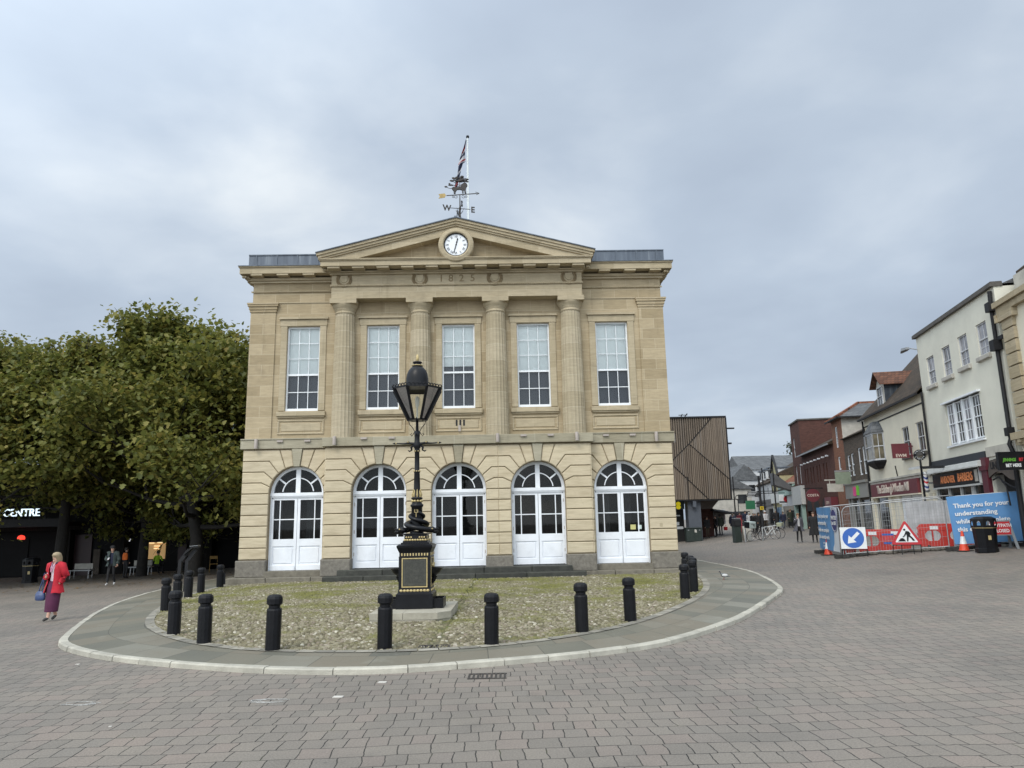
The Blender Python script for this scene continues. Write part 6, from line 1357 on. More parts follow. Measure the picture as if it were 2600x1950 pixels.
# stone fronted building at the right edge
W7 = street('stone_bank', 'ornate cream stone fronted building at the right edge of the picture', 'building', 26.5); L7 = 9
shell(W7, L7, .2, 9.4, 9, M['render_c'], [(1.5,2.9,5.0,8.2),(4.5,5.9,5.0,8.2),(.9,8,.6,3.2)], .25); MB().box(.1,L7-.1,.4,8.8,.2,9).build('interior', M['dark'], W7)
for x in (2.2, 5.2): sash(W7, x, 5.0, 8.2, 1.4, 2, (2,2), 'oldwhite', .15)
mb = MB(); mb.box(-.1,L7,-.28,0,9.4,9.6).box(-.05,L7,-.18,0,9.15,9.39).box(-.1,L7,-.3,0,4.5,4.75).box(-.05,L7,-.18,0,4.3,4.49); 
for k in range(9): mb.box(.1,.9,-.12,0,4.85+k*.46,5.26+k*.46)
mb.box(-.12,.0,-.25,.2,8.85,9.14).box(0,1.1,-.2,0,8.85,9.14); mb.build('cornices', M['stone_trim'], W7)
for k in range(8): MB().box(.3+k*.5,.5+k*.5,-.28,-.18,4.38,4.49).build('bracket_block', M['stone_trim'], W7)
mb = MB().add([(0,.6,9.4),(0,8,9.4),(0,8,11.2),(0,2.2,11.6),(0,.6,10.6)], [(0,1,2,3,4)]).add([(L7,.6,9.4),(L7,8,9.4),(L7,8,11.2),(L7,2.2,11.6),(L7,.6,10.6)], [(4,3,2,1,0)]).box(0,L7,.55,.75,9.4,10.6); mb.build('parapet_wall', M['render_s'], W7)
MB().loft([[(x,.6,10.62),(x,.6,10.72),(x,5,14.0),(x,8,11.3)] for x in (.15, L7)], 0, False).build('roof', M['tile_old'], W7)
MB().add([(.9,.1,.6),(8,.1,.6),(8,.1,3.2),(.9,.1,3.2)], [(0,1,2,3)]).build('shop_window', M['shop_glass'], W7)
JB = thing('hanging_sign', 'black betting shop sign with green and white lettering at the right edge', 'sign', (*sp(26.2), 0), SPHI)
MB().box(-.09,.09,-1.0,-.12,3.42,4.06).build('board', M['black'], JB); MB().box(-.03,.03,-.15,0,3.9,3.98).box(-.03,.03,-.15,0,3.5,3.58).build('bracket', M['blackmatt'], JB)
M['neon'] = plain('green sign lettering', (.09,.3,.03), .5, .05)
text('lettering', 'JENNINGS', .15, M['neon'], JB, (.097,-.66,3.77), rot=(pi/2,0,pi/2), ext=.004, bold=.006, sx=.6, shear=.2); text('lettering', 'BET', .15, M['sign_red'], JB, (.097,-.29,3.77), rot=(pi/2,0,pi/2), ext=.004, bold=.006, sx=.55, shear=.2); text('lettering', 'BET HERE', .16, M['sign_white'], JB, (.097,-.55,3.57), rot=(pi/2,0,pi/2), ext=.004, bold=.004, sx=.72)

# ================================================================ farther shops beyond the red brick
M['shop_w'] = plain('white painted wall', (.5,.51,.52), .8, .08, 1, dirt=.15); M['shop_grey'] = plain('dull shopfront', (.1,.1,.105), .6, .3, 1); M['blue_win'] = pane_mat('blue shop window', (.12,.2,.3)); M['cream_wall'] = plain('yellow cream wall', (.34,.31,.18), .85, .1, 1, dirt=.2)
def shop(name, lab, s0, w, zw, zr, wall, roof, fascia=None, fz=(3.2,4.0), glassm='shop_glass', wins=(), d=9, base=.9):
    t = street(name, lab, 'building', s0)
    shell(t, w, .3, zw, d, wall, [(x-ww/2,x+ww/2,a,b) for x, a, b, ww in wins] + [(.3,w-.3,base,3.0)], .12); MB().box(.1,w-.1,.3,d-.1,.3,zw-.1).build('interior', M['dark'], t)
    MB().loft([[(x,-.3,zw-.05),(x,-.3,zw+.05),(x,d/2,zr),(x,d,zw)] for x in (-.05, w+.05)], 0, False).build('roof', roof, t)
    MB().add([(.3,.06,base),(w-.3,.06,base),(w-.3,.06,3.0),(.3,.06,3.0)], [(0,1,2,3)]).build('shop_window', M[glassm], t)
    if fascia: MB().box(0,w,-.25,0,fz[0],fz[1]).build('fascia', fascia, t)
    for x, a, b, ww in wins: sash(t, x, a, b, ww, 1, (1,1), 'oldwhite', .05, bw=.07)
    return t
t = shop('mint_fascia_shop', 'low shop with a broad mint green fascia past the red brick tower', 75.5, 7.4, 4.6, 7.5, M['shop_w'], M['tile_old'], M['mint'], (4.0,4.95)); MB().add([(0,-.35,4.95),(7.4,-.35,4.95),(7.4,3,6.9),(0,3,7.2)], [(0,1,2,3)]).build('front_roof', M['tile_red'], t); MB().box(-.05,7.45,-.4,0,4.95,5.1).build('fascia_trim', M['lilac'], t)
mb = MB().loft([[(x,-1.8,4.9),(x,-.2,4.3),(x,-.1,4.6),(x,-1.8,6.0)] for x in (5.6, 7.35)], 0, False); mb.build('projecting_bay', M['shop_grey'], t)
t = shop('half_timbered_shop', 'small shop with a yellow half-timbered gable over a white fascia', 80.5, 4.9, 6.2, 8.4, M['cream_wall'], M['tile_old'], M['awn'], (3.4,4.5), 'blue_win')
mb = MB().add([(.2,-.05,6.15),(4.6,-.05,6.15),(2.4,-.05,8.2)], [(0,1,2)]); mb.build('gable', M['cream_wall'], t)
mb = MB().bar((.0,-.1,6.1),(2.4,-.1,8.35),.2).bar((4.8,-.1,6.1),(2.4,-.1,8.35),.2)
for x in (.1,2.4,4.8): mb.box(x-.09,x+.09,-.08,0,4.5,6.2)
mb.box(0,4.9,-.08,0,4.5,4.65).box(0,4.9,-.08,0,6.05,6.2); mb.build('timber_frame', M['blackmatt'], t); mb = MB().box(1.2,2.2,4,5,7.5,9.6); mb.build('chimney', M['brick_orange'], t)
t = shop('white_dormer_shop', 'white two-storey shop with dormers in a brown tiled roof', 91.5, 10.8, 5.7, 8.6, M['shop_w'], M['tile_old'], M['shop_grey'], (3.2,3.9), wins=[(2,4.2,5.3,.9),(5,4.2,5.3,.9),(8,4.2,5.3,.9)])
for x in (2.2, 5.4, 8.6): MB().prism([(x-.7,6.3),(x+.7,6.3),(x+.7,7.3),(x-.7,7.3)], .2, 2.5, 'xz').build('dormer', M['shop_w'], t); MB().box(x-.45,x+.45,.17,.2,6.4,7.15).build('dormer_window', M['pane_dark'], t); MB().box(x-.85,x+.85,.0,2.6,7.3,7.42).build('dormer_roof', M['lead'], t)
def block(name, lab, x0, x1, y0, y1, zw, zr, wall, roof, ridge='x', wins=()):
    t = thing(name, lab, 'building', ((x0+x1)/2, (y0+y1)/2, 0)); a, b, c, d = -(x1-x0)/2, (x1-x0)/2, -(y1-y0)/2, (y1-y0)/2
    MB().box(a,b,c,d,.2,zw).build('wall', wall, t)
    if ridge == 'x': MB().add([(a-.2,c-.3,zw),(b+.2,c-.3,zw),(b+.2,d+.3,zw),(a-.2,d+.3,zw),(a-.2,0,zr),(b+.2,0,zr)], [(0,1,5,4),(2,3,4,5),(0,4,3),(1,2,5),(3,2,1,0)]).build('roof', roof, t)
    else: MB().add([(a-.3,c-.2,zw),(b+.3,c-.2,zw),(b+.3,d+.2,zw),(a-.3,d+.2,zw),(0,c-.2,zr),(0,d+.2,zr)], [(0,1,4),(1,2,5,4),(2,3,5),(3,0,4,5),(3,2,1,0)]).build('roof', roof, t)
    for face, u_, z0, z1, w_ in wins:
        if face == 'f': MB().box(u_-w_/2,u_+w_/2,c-.04,c-.01,z0,z1).build('window', M['pane_dark'], t)
        else: MB().box(a-.04,a-.01,u_-w_/2,u_+w_/2,z0,z1).build('window', M['pane_dark'], t)
    return t
t = block('slate_roofed_hall', 'tall cream building with a long grey slate roof closing the street', 33.3, 43.5, 107, 115, 8.85, 11.2, M['shop_w'], M['slate'], 'x', [('s',-2,5.8,7.3,1.0),('s',1,5.8,7.3,1.0),('s',-2,3.2,4.6,1.0),('s',1,3.2,4.6,1.0)])
MB().box(-5.6,-5.1,-4.3,4.3,8.2,9.4).box(-5.4,-5.1,-4.2,4.2,6.1,6.4).build('cornice', M['render_c'], t)
block('white_shop_house', 'narrow white shop house with a dark roof next to the timber cladding', 27.2, 30.6, 92, 104, 6.6, 8.6, M['shop_w'], M['slate'], 'y', [('f',-.9,4.6,6.0,.8),('f',.8,4.6,6.0,.8),('f',-.8,1.2,3.0,1.2),('s',2,4.4,5.8,1.0)])
block('white_shop_house', 'second white shop house, set back before the slate roofed hall', 30.9, 33.0, 100, 110, 7.2, 8.8, M['shop_w'], M['tile_old'], 'y', [('f',-.5,4.8,6.2,.7),('f',.5,4.8,6.2,.7),('f',0,1.2,3.0,1.4)])
block('far_corner_shop', 'pale shop on the left side of the far street under a flat canopy', 22.5, 27.0, 84, 96, 5.2, 6.6, M['lilac'], M['slate'], 'y', [('f',1.2,3.6,4.6,1.0),('f',1.0,.9,2.7,1.8)])

# ================================================================ timber-clad building behind the guildhall
m, nt, b = mk('timber slats'); ge = nd(nt, 'ShaderNodeNewGeometry'); tc = nd(nt, 'ShaderNodeTexCoord')
r = ramp(nt, (ge, 'Random Per Island'), [(0, (.135,.105,.08)), (.4, (.165,.128,.096)), (.75, (.19,.15,.113)), (1, (.16,.133,.11))]); mp = nd(nt, 'ShaderNodeMapping', {'Vector': (tc, 'Object'), 'Scale': (20, 20, .7)}); n = nd(nt, 'ShaderNodeTexNoise', {'Vector': (mp, 0), 'Scale': 1.0, 'Detail': 6.0}); g2 = ramp(nt, n, [(.3, (.7,.7,.7)), (.7, (1.2,1.2,1.2))]); c = mixc(nt, 1.0, (r, 0), (g2, 0), 'MULTIPLY'); nt.links.new(c.outputs[2], b.inputs['Base Color']); b.inputs['Roughness'].default_value = .8; M['timber'] = m
M['timber_back'] = plain('dark boarding', (.07,.057,.045), .9, .3, 2); M['teal'] = plain('dark teal fascia', (.012,.035,.04), .4, .1, 2); M['pier'] = plain('blue grey pier', (.075,.085,.105), .6, .1, 2)
def poly_span(poly, x):
    zs = []
    for (x0, z0), (x1, z1) in zip(poly, poly[1:]+poly[:1]):
        if (x0 <= x) != (x1 <= x): zs.append(z0 + (x-x0)/(x1-x0)*(z1-z0))
    return (min(zs), max(zs)) if len(zs) >= 2 else None
TB = thing('timber_clad_building', 'modern building with an overhanging box of vertical timber slats in angled panels', 'building', (0, 57, 0))
F1 = [(15.67,9.8),(16.72,9.8),(16.7,4.95),(13.75,7.75)]; F2 = [(13.75,7.75),(15.67,9.8),(8,9.8),(8,3.42),(9.1,3.42)]; F3 = [(13.75,7.75),(16.7,4.95),(16.72,3.42),(15,3.42),(12.2,6.3)]; F4 = [(12.2,6.3),(15,3.42),(9.1,3.42)]
MB().box(8,16.7,.06,14,3.42,9.78).build('box_body', M['timber_back'], TB)
for poly, st_, wd, y0 in ((F1,.13,.105,-.02),(F2,.17,.075,.0),(F3,.15,.1,-.03),(F4,.13,.105,-.01)):
    mb = MB(); x = 8.05
    while x < 16.7:
        sp_ = poly_span(poly, x)
        if sp_ and sp_[1]-sp_[0] > .1: mb.box(x-wd/2, x+wd/2, y0-.03, .06, sp_[0]+.03, sp_[1]-.03)
        x += st_*rng.uniform(.9, 1.12)
    mb.build('slat_panel', M['timber'], TB)
mb = MB()
for a, b in (((13.75,7.75),(15.67,9.8)),((13.75,7.75),(16.7,4.95)),((13.75,7.75),(9.1,3.42)),((12.2,6.3),(15,3.42)),((13.45,3.42),(13.45,5.2))): mb.bar((a[0],-.07,a[1]),(b[0],-.07,b[1]),.05,.04)
mb.box(7.95,16.78,-.1,14,9.78,9.9).box(16.7,16.8,-.1,14,3.4,9.78).box(8,16.8,-.08,0,3.34,3.42).build('edge_trims', M['blackmatt'], TB)
mb = MB().add([(8,.02,3.41),(16.7,.02,3.41),(16.7,14,3.41),(8,14,3.41)], [(0,1,2,3)]).loft([[(14.5,1.5,3.4),(14.5,1.5,2.75),(14.5,6,2.75),(14.5,6,3.4)],[(16.2,1.5,3.4),(15.6,1.5,2.75),(15.6,6,2.75),(16.2,6,3.4)]], 0, False); mb.build('soffit', plain('brown soffit', (.1,.085,.075), .8, .15, 2), TB)
MB().box(13.42,14.42,.3,1.3,.2,3.4).build('pier', M['pier'], TB); MB().box(13.75,14.0,-.05,.25,2.85,3.4).build('light_box', M['pier'], TB)
MB().box(8,13.4,1.4,1.6,2.75,3.4).build('shop_fascia', M['teal'], TB); MB().box(8,13.4,1.8,6,.2,2.75).build('shop_interior', M['dark'], TB); MB().box(14.4,16.6,5,5.3,.2,3.4).build('rear_wall', M['brick_red'], TB)
M['ee'] = glow('lit yellow logo', (.75,.62,.02), .35)
mb = MB()
for cz_ in (3.16, 2.9):
    for k in range(12): mb.ball((12.93+.135*cos(2*pi*k/12), 1.37, cz_+.11*sin(2*pi*k/12)), .062, 8, 5, 0, (1,.4,1))
    mb.lathe([(.14,1.36),(.14,1.39)], 16, (12.93, cz_), axis='y', smooth=False)
mb.build('yellow_dot_logo', M['ee'], TB)
MB().box(12.7,13.0,1.75,1.79,1.5,1.75).box(12.8,13.3,1.75,1.79,1.2,1.4).box(12.65,13.1,1.75,1.79,2.2,2.3).build('window_poster', M['sign_white'], TB)
MB().box(13.0,13.7,-.4,-.36,9.95,10.0).bar((13.3,.2,9.9),(13.3,-.35,10.05),.05).bar((13.6,.2,9.9),(13.7,-.3,10.1),.05).build('roof_brackets', M['blackmatt'], TB); MB().box(16.8,17.5,.3,.5,8.9,9.0).box(16.8,17.2,.3,.5,7.7,7.82).build('side_brackets', M['blackmatt'], TB)
mb = MB().loft([[(16.4,4,2.6),(18.4,4,2.3),(18.4,4.1,2.4),(16.4,4.1,2.75)],[(16.4,8,2.6),(18.4,8,2.3),(18.4,8.1,2.4),(16.4,8.1,2.75)]],0,False); mb.build('dark_awning', M['blackmatt'], TB)
# ================================================================ shopping centre in deep shade on the left
M['clad'] = ashlar('shade-darkened boarding', (.005,.0042,.004), (.012,.0095,.008), (.003,.003,.003), .14, 3.0, ms=.02, var=.5, stain=.3, lime=.0); M['dark_shop'] = plain('unlit shopfront', (.004,.004,.0045), .6, .5, 1.2, spec=.12); M['red_dark'] = plain('dark red shop panel', (.02,.003,.005), .5, .2, 2)  # deep shade put into the near-black boarding and shopfront colours
SH = thing('shopping_centre', 'dark boarded shopping centre in the shade of the trees, with a lit sign', 'building', (0, 45, -.6))
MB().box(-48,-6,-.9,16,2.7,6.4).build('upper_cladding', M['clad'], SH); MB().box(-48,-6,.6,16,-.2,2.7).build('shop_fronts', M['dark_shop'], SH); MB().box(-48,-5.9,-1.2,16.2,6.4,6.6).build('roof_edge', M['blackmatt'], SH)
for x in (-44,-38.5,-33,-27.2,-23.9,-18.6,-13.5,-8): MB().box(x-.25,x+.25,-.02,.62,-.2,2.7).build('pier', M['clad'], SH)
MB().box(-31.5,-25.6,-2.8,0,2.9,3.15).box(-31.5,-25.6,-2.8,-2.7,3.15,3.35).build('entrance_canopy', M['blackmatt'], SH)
M['lit'] = glow('white lit letters', (.75,.9,1.0), 1.1)
text('lit_lettering', 'SHOPPING CENTRE', .6, M['lit'], SH, (-29.7, -2.75, 3.7), ext=.03, sx=.96, bold=.004)
mb = MB(); 
for k in range(9): mb.box(-32.5+k*.9,-32.46+k*.9,-2.42,-2.38,3.35,3.55)
mb.build('letter_stand', M['blackmatt'], SH)
M['redglow'] = glow('red lamp', (.9,.05,.03), 1.6)
for x in (-29.0,-31.6): MB().lathe([(.02,2.45),(.16,2.4),(.2,2.28),(.19,2.2)], 14, (x,-1.4)).build('red_lamp', M['redglow'], SH)
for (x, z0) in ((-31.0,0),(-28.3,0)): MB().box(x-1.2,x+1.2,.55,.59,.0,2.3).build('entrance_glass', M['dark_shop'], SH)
M['shopfan'] = glow('warm lit shop', (.75,.45,.18), .22); M['shoplight'] = glow('warm strip light', (1,.75,.4), .9)
MB().box(-22.8,-21.4,.57,.6,.85,1.85).build('lit_shop_window', M['shopfan'], SH); mb = MB(); 
for (a, b, z_) in ((-22.7,-22.1,1.78),(-21.9,-21.4,1.8),(-22.1,-21.7,1.6),(-22.1,-21.75,1.45)): mb.box(a,b,.52,.57,z_,z_+.05)
mb.build('strip_lights', M['shoplight'], SH)
M['white_lit'] = glow('lit white logo', (.85,.85,.88), .55); lg = MB().lathe([(.17,.5),(.17,.53)], 24, (-24.0,2.02), axis='y', smooth=False); lg.build('round_logo', M['white_lit'], SH); MB().prism([(-24.0+.08*cos(t), 2.0+.085*sin(t)) for t in [2*pi*i/12 for i in range(12)]], .46, .495, 'xz').prism([(-24.02,2.06),(-23.95,2.06),(-23.93,2.13)], .46, .495, 'xz').build('red_drop', M['red_dark'], SH)
text('lit_lettering', 'v', .3, M['white_lit'], SH, (-23.6, .48, 2.03), ext=.02, bold=.012)
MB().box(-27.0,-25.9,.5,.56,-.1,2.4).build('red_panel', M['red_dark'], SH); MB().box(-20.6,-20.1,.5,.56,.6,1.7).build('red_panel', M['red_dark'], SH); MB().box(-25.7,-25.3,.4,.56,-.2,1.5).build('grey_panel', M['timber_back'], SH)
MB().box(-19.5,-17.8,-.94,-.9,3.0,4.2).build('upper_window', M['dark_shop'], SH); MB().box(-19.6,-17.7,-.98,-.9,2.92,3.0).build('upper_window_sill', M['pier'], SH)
# ================================================================ trees
def leafmat(name, cols, trans=.45):
    m, nt, b = mk(name); nt.nodes.remove(b); out = nt.nodes['Material Output']; ge = nd(nt, 'ShaderNodeNewGeometry'); tc = nd(nt, 'ShaderNodeTexCoord')
    n = nd(nt, 'ShaderNodeTexNoise', {'Vector': (tc, 'Object'), 'Scale': .45, 'Detail': 3.0}); f = nd(nt, 'ShaderNodeMix', {0: .45, 2: (ge, 'Random Per Island'), 3: (n, 'Fac')}); f.data_type = 'FLOAT'
    r = ramp(nt, (f, 0), [(.12, cols[0]), (.35, cols[1]), (.55, cols[2]), (.75, cols[3]), (.9, cols[4])])
    d = nd(nt, 'ShaderNodeBsdfPrincipled', {'Base Color': (r, 0), 'Roughness': .55, 'Specular IOR Level': .35}); t = nd(nt, 'ShaderNodeBsdfTranslucent', {'Color': (r, 0)})
    mx = nd(nt, 'ShaderNodeMixShader', {0: trans, 1: (d, 0), 2: (t, 0)}); nt.links.new(mx.outputs[0], out.inputs[0]); return m
M['leaf'] = leafmat('plane tree leaves', [(.066,.079,.02),(.115,.132,.031),(.17,.176,.041),(.235,.215,.05),(.3,.21,.055)])
M['leaf_far'] = leafmat('far leaves', [(.04,.05,.03),(.06,.07,.04),(.07,.08,.045),(.09,.095,.05),(.1,.1,.055)])
M['bark'] = plain('shade-darkened bark', (.012,.0105,.009), .9, .4, 5, bump=.6, fine=14)  # canopy shade painted into the bark, hence nearly black
def leaves(name, centres, n, size, parent, mat, spread):
    """many small folded leaves gathered in sprays round the twig tips"""
    Cn = np.array(centres); k = rng.integers(0, len(Cn), n); P = Cn[k, :3] + rng.normal(0, 1, (n, 3))*(Cn[k, 3]*spread)[:, None]*np.array([1, 1, .62])
    L = size*rng.uniform(.6, 1.25, n); th = rng.uniform(0, 2*pi, n); tilt = rng.normal(.55, .4, n)
    u = np.stack([np.cos(th)*np.cos(tilt), np.sin(th)*np.cos(tilt), -np.sin(tilt)], 1); v = np.stack([-np.sin(th), np.cos(th), rng.normal(0, .35, n)], 1); v /= np.linalg.norm(v, axis=1)[:, None]; w = np.cross(u, v)
    sh = np.array([(0,0,0),(.3,.5,.1),(.55,.28,.03),(.72,.42,.08),(1.0,0,-.12),(.72,-.42,.08),(.55,-.28,.03),(.3,-.5,.1)])
    V = P[:, None, :] + L[:, None, None]*(sh[None, :, 0:1]*u[:, None] + sh[None, :, 1:2]*v[:, None] + sh[None, :, 2:3]*w[:, None])
    F = np.array([0,1,2,3,4, 0,4,5,6,7]); loops = (F[None] + (np.arange(n)*8)[:, None]).ravel(); tot = np.full(n*2, 5); st = np.arange(n*2)*5
    me = bpy.data.meshes.new(name); me.vertices.add(n*8); me.vertices.foreach_set('co', V.ravel()); me.loops.add(len(loops)); me.loops.foreach_set('vertex_index', loops.astype(np.int32)); me.polygons.add(n*2); me.polygons.foreach_set('loop_start', st.astype(np.int32)); me.polygons.foreach_set('loop_total', tot.astype(np.int32)); me.update(); me.validate(); me.materials.append(mat)
    return link(name, me, parent)
def tree(name, lab, x, y, H, R, z_lo, n, size, mat, seed, lean=(0,0), dens=1.0, grp='trees in front of the shopping centre'):
    rd = random.Random(seed); t = thing(name, lab, 'tree', (x, y, g(x, y)-.05), 0, grp); mb = MB(); cen = []
    top = H*.62; trunk = [Vector((0,0,-.2)), Vector((.05,.03,z_lo*.8)), Vector((lean[0]*.4,lean[1]*.4,H*.4)), Vector((lean[0],lean[1],top))]
    mb.tube(trunk, [R*.055, R*.042, R*.034, R*.016], 10)
    def limb(p, d, L, r, lvl):
        pts = [p]; q = p.copy(); dd = d.copy()
        for i in range(4):
            dd = (dd + Vector((rd.uniform(-.22,.22), rd.uniform(-.22,.22), rd.uniform(-.1,.2)))).normalized(); q = q + dd*L/4; pts.append(q.copy())
        mb.tube(pts, [r*(1-.2*i) for i in range(5)], 6 if lvl < 2 else 4)
        if lvl >= 1: cen.append((q.x, q.y, q.z, L*.55))
        if lvl >= 2:
            m_ = pts[2]; cen.append((m_.x, m_.y, m_.z, L*.5)); return
        for i in range(4 if lvl == 0 else 3):
            k = rd.choice((2,3,4)); a = rd.uniform(0, 2*pi); nd_ = (dd + Vector((cos(a), sin(a), rd.uniform(-.35,.6)))*.9).normalized(); limb(pts[k], nd_, L*rd.uniform(.5,.72), r*.5, lvl+1)
    for i in range(22):
        f = (i+.5)/22; h = z_lo + (top-z_lo)*f; a = i*2.4 + rd.uniform(-.4,.4); el = -.12 + .95*f + rd.uniform(-.12,.12)
        prof = math.sqrt(max(.06, 1-((f-.32)/.85)**2)); p = trunk[1].lerp(trunk[3], f) if f > .3 else trunk[1].lerp(trunk[2], f/.5)
        p = Vector((p.x, p.y, h)); limb(p, Vector((cos(a)*cos(el), sin(a)*cos(el), sin(el))).normalized(), R*.62*prof*rd.uniform(.8,1.15), R*.02, 0)
    for i in range(4): a = i*1.6+rd.random(); limb(trunk[3], Vector((cos(a)*.5, sin(a)*.5, 1)).normalized(), (H-top)*.55*rd.uniform(.8,1.1), R*.016, 0)
    # keep the crown inside a rounded, uneven envelope
    out = []
    for c in cen:
        hh = (c[2]-z_lo)/(H-z_lo); lim = R*math.sqrt(max(.02, 1-((hh-.36)/.68)**2))*(1+.16*mnoise.noise(Vector((c[0]*.35, c[1]*.35, c[2]*.35+seed))))
        r_ = math.hypot(c[0], c[1]); k = min(1, lim/max(.01, r_)); zmax = min(c[2], H*.985)
        out.append((c[0]*k, c[1]*k, max(z_lo-.3, zmax), min(c[3], R*.22)))
    mb.build('trunk', M['bark'], t); leaves('crown', out, n, size, t, mat, .62*dens); return t
TREES = [(-15.9, 37.0, 13.2, 7.1, 2.3, 72000, 11, 'large round tree growing left of the guildhall corner, tallest of the row', (-1.2,-.6)),
 (-28.3, 37.2, 12.8, 6.7, 4.4, 56000, 23, 'broad tree whose low boughs hang beside the lit shopping centre lettering', (1.4,0)),
 (-11.2, 38.0, 11.2, 5.0, 2.6, 30000, 37, 'tree partly hidden behind the left corner of the guildhall', (0,.3)),
 (-23.6, 38.6, 12.6, 6.0, 3.7, 56000, 83, 'tree between the tallest one and the one beside the lettering, above the red shop panel', (1.6,-2.2)),
 (-33.5, 38.5, 11.8, 6.2, 4.4, 40000, 51, 'tree at the far left edge of the row, partly out of view', (.2,0)),
 (-20.5, 41.0, 12.0, 5.4, 2.8, 26000, 67, 'tree close to the shopping centre front, behind the tallest one', (0,0))]
for x, y, H, R, zl_, n, sd_, lab, ln_ in TREES: tree('plane_tree', lab, x, y, H, R, zl_, n, .23, M['leaf'], sd_, ln_)
tree('distant_tree', 'distant grey green tree showing above the slate roof and red brick tower', 55.5, 140, 15.6, 5.0, 7, 6000, .5, M['leaf_far'], 5, grp=None)
# fallen leaves scattered under the trees
n = 420; mb = MB(); 
for k in range(n):
    x, y = rng.uniform(-30,-11), rng.uniform(31.5,43); a = rng.uniform(0, 6.28); s = rng.uniform(.05,.1); z_ = g(x,y)+.012; c_, s_ = cos(a)*s, sin(a)*s
    mb.add([(x-c_,y-s_,z_),(x+s_*.7,y-c_*.7,z_+.01),(x+c_,y+s_,z_),(x-s_*.7,y+c_*.7,z_+.012)], [(0,1,2,3)])
M['fallen'] = plain('dry leaf', (.2,.12,.04), .9, .4, 3, island=.4); o = mb.build('fallen_leaves', M['fallen']); o['kind'] = 'stuff'; o['label'] = 'scattered dry leaves on the paving under the trees'
# ================================================================ people
def cloth(name, col, rough=.85, var=.16): 
    if name not in M: M[name] = plain(name, col, rough, var, 7, bump=.15, fine=25)
    return M[name]
BASE = dict(pel=(0,0,.95), spn=(0,.01,1.13), chs=(0,.015,1.32), nck=(0,.0,1.475), hd0=(0,-.025,1.555), hd1=(0,-.012,1.645), hd2=(0,0,1.72),
 shL=(.165,.01,1.415), elL=(.225,.04,1.13), wrL=(.235,-.04,.89), hnL=(.235,-.07,.8), shR=(-.165,.01,1.415), elR=(-.225,.04,1.13), wrR=(-.235,-.04,.89), hnR=(-.235,-.07,.8),
 hipL=(.085,0,.92), knL=(.095,-.025,.5), anL=(.095,.025,.085), toL=(.105,-.14,.035), hipR=(-.085,0,.92), knR=(-.095,-.025,.5), anR=(-.095,.025,.085), toR=(-.105,-.14,.035))
RAD = dict(pel=(.135,.11), spn=(.115,.095), chs=(.14,.105), nck=(.05,.052), hd0=(.062,.075), hd1=(.077,.092), hd2=(.05,.06), sh=(.062,.06), el=(.045,.045), wr=(.03,.028), hn=(.038,.02), hip=(.085,.085), kn=(.058,.06), an=(.04,.045), to=(.04,.032))
BONES = [('pel','spn','top'),('spn','chs','top'),('chs','nck','top'),('nck','hd0','skin'),('hd0','hd1','skin'),('hd1','hd2','skin')]
for S in 'LR': BONES += [('chs','sh'+S,'top'),('sh'+S,'el'+S,'top'),('el'+S,'wr'+S,'sleeve'),('wr'+S,'hn'+S,'skin'),('pel','hip'+S,'leg'),('hip'+S,'kn'+S,'leg'),('kn'+S,'an'+S,'shin'),('an'+S,'to'+S,'shoe')]
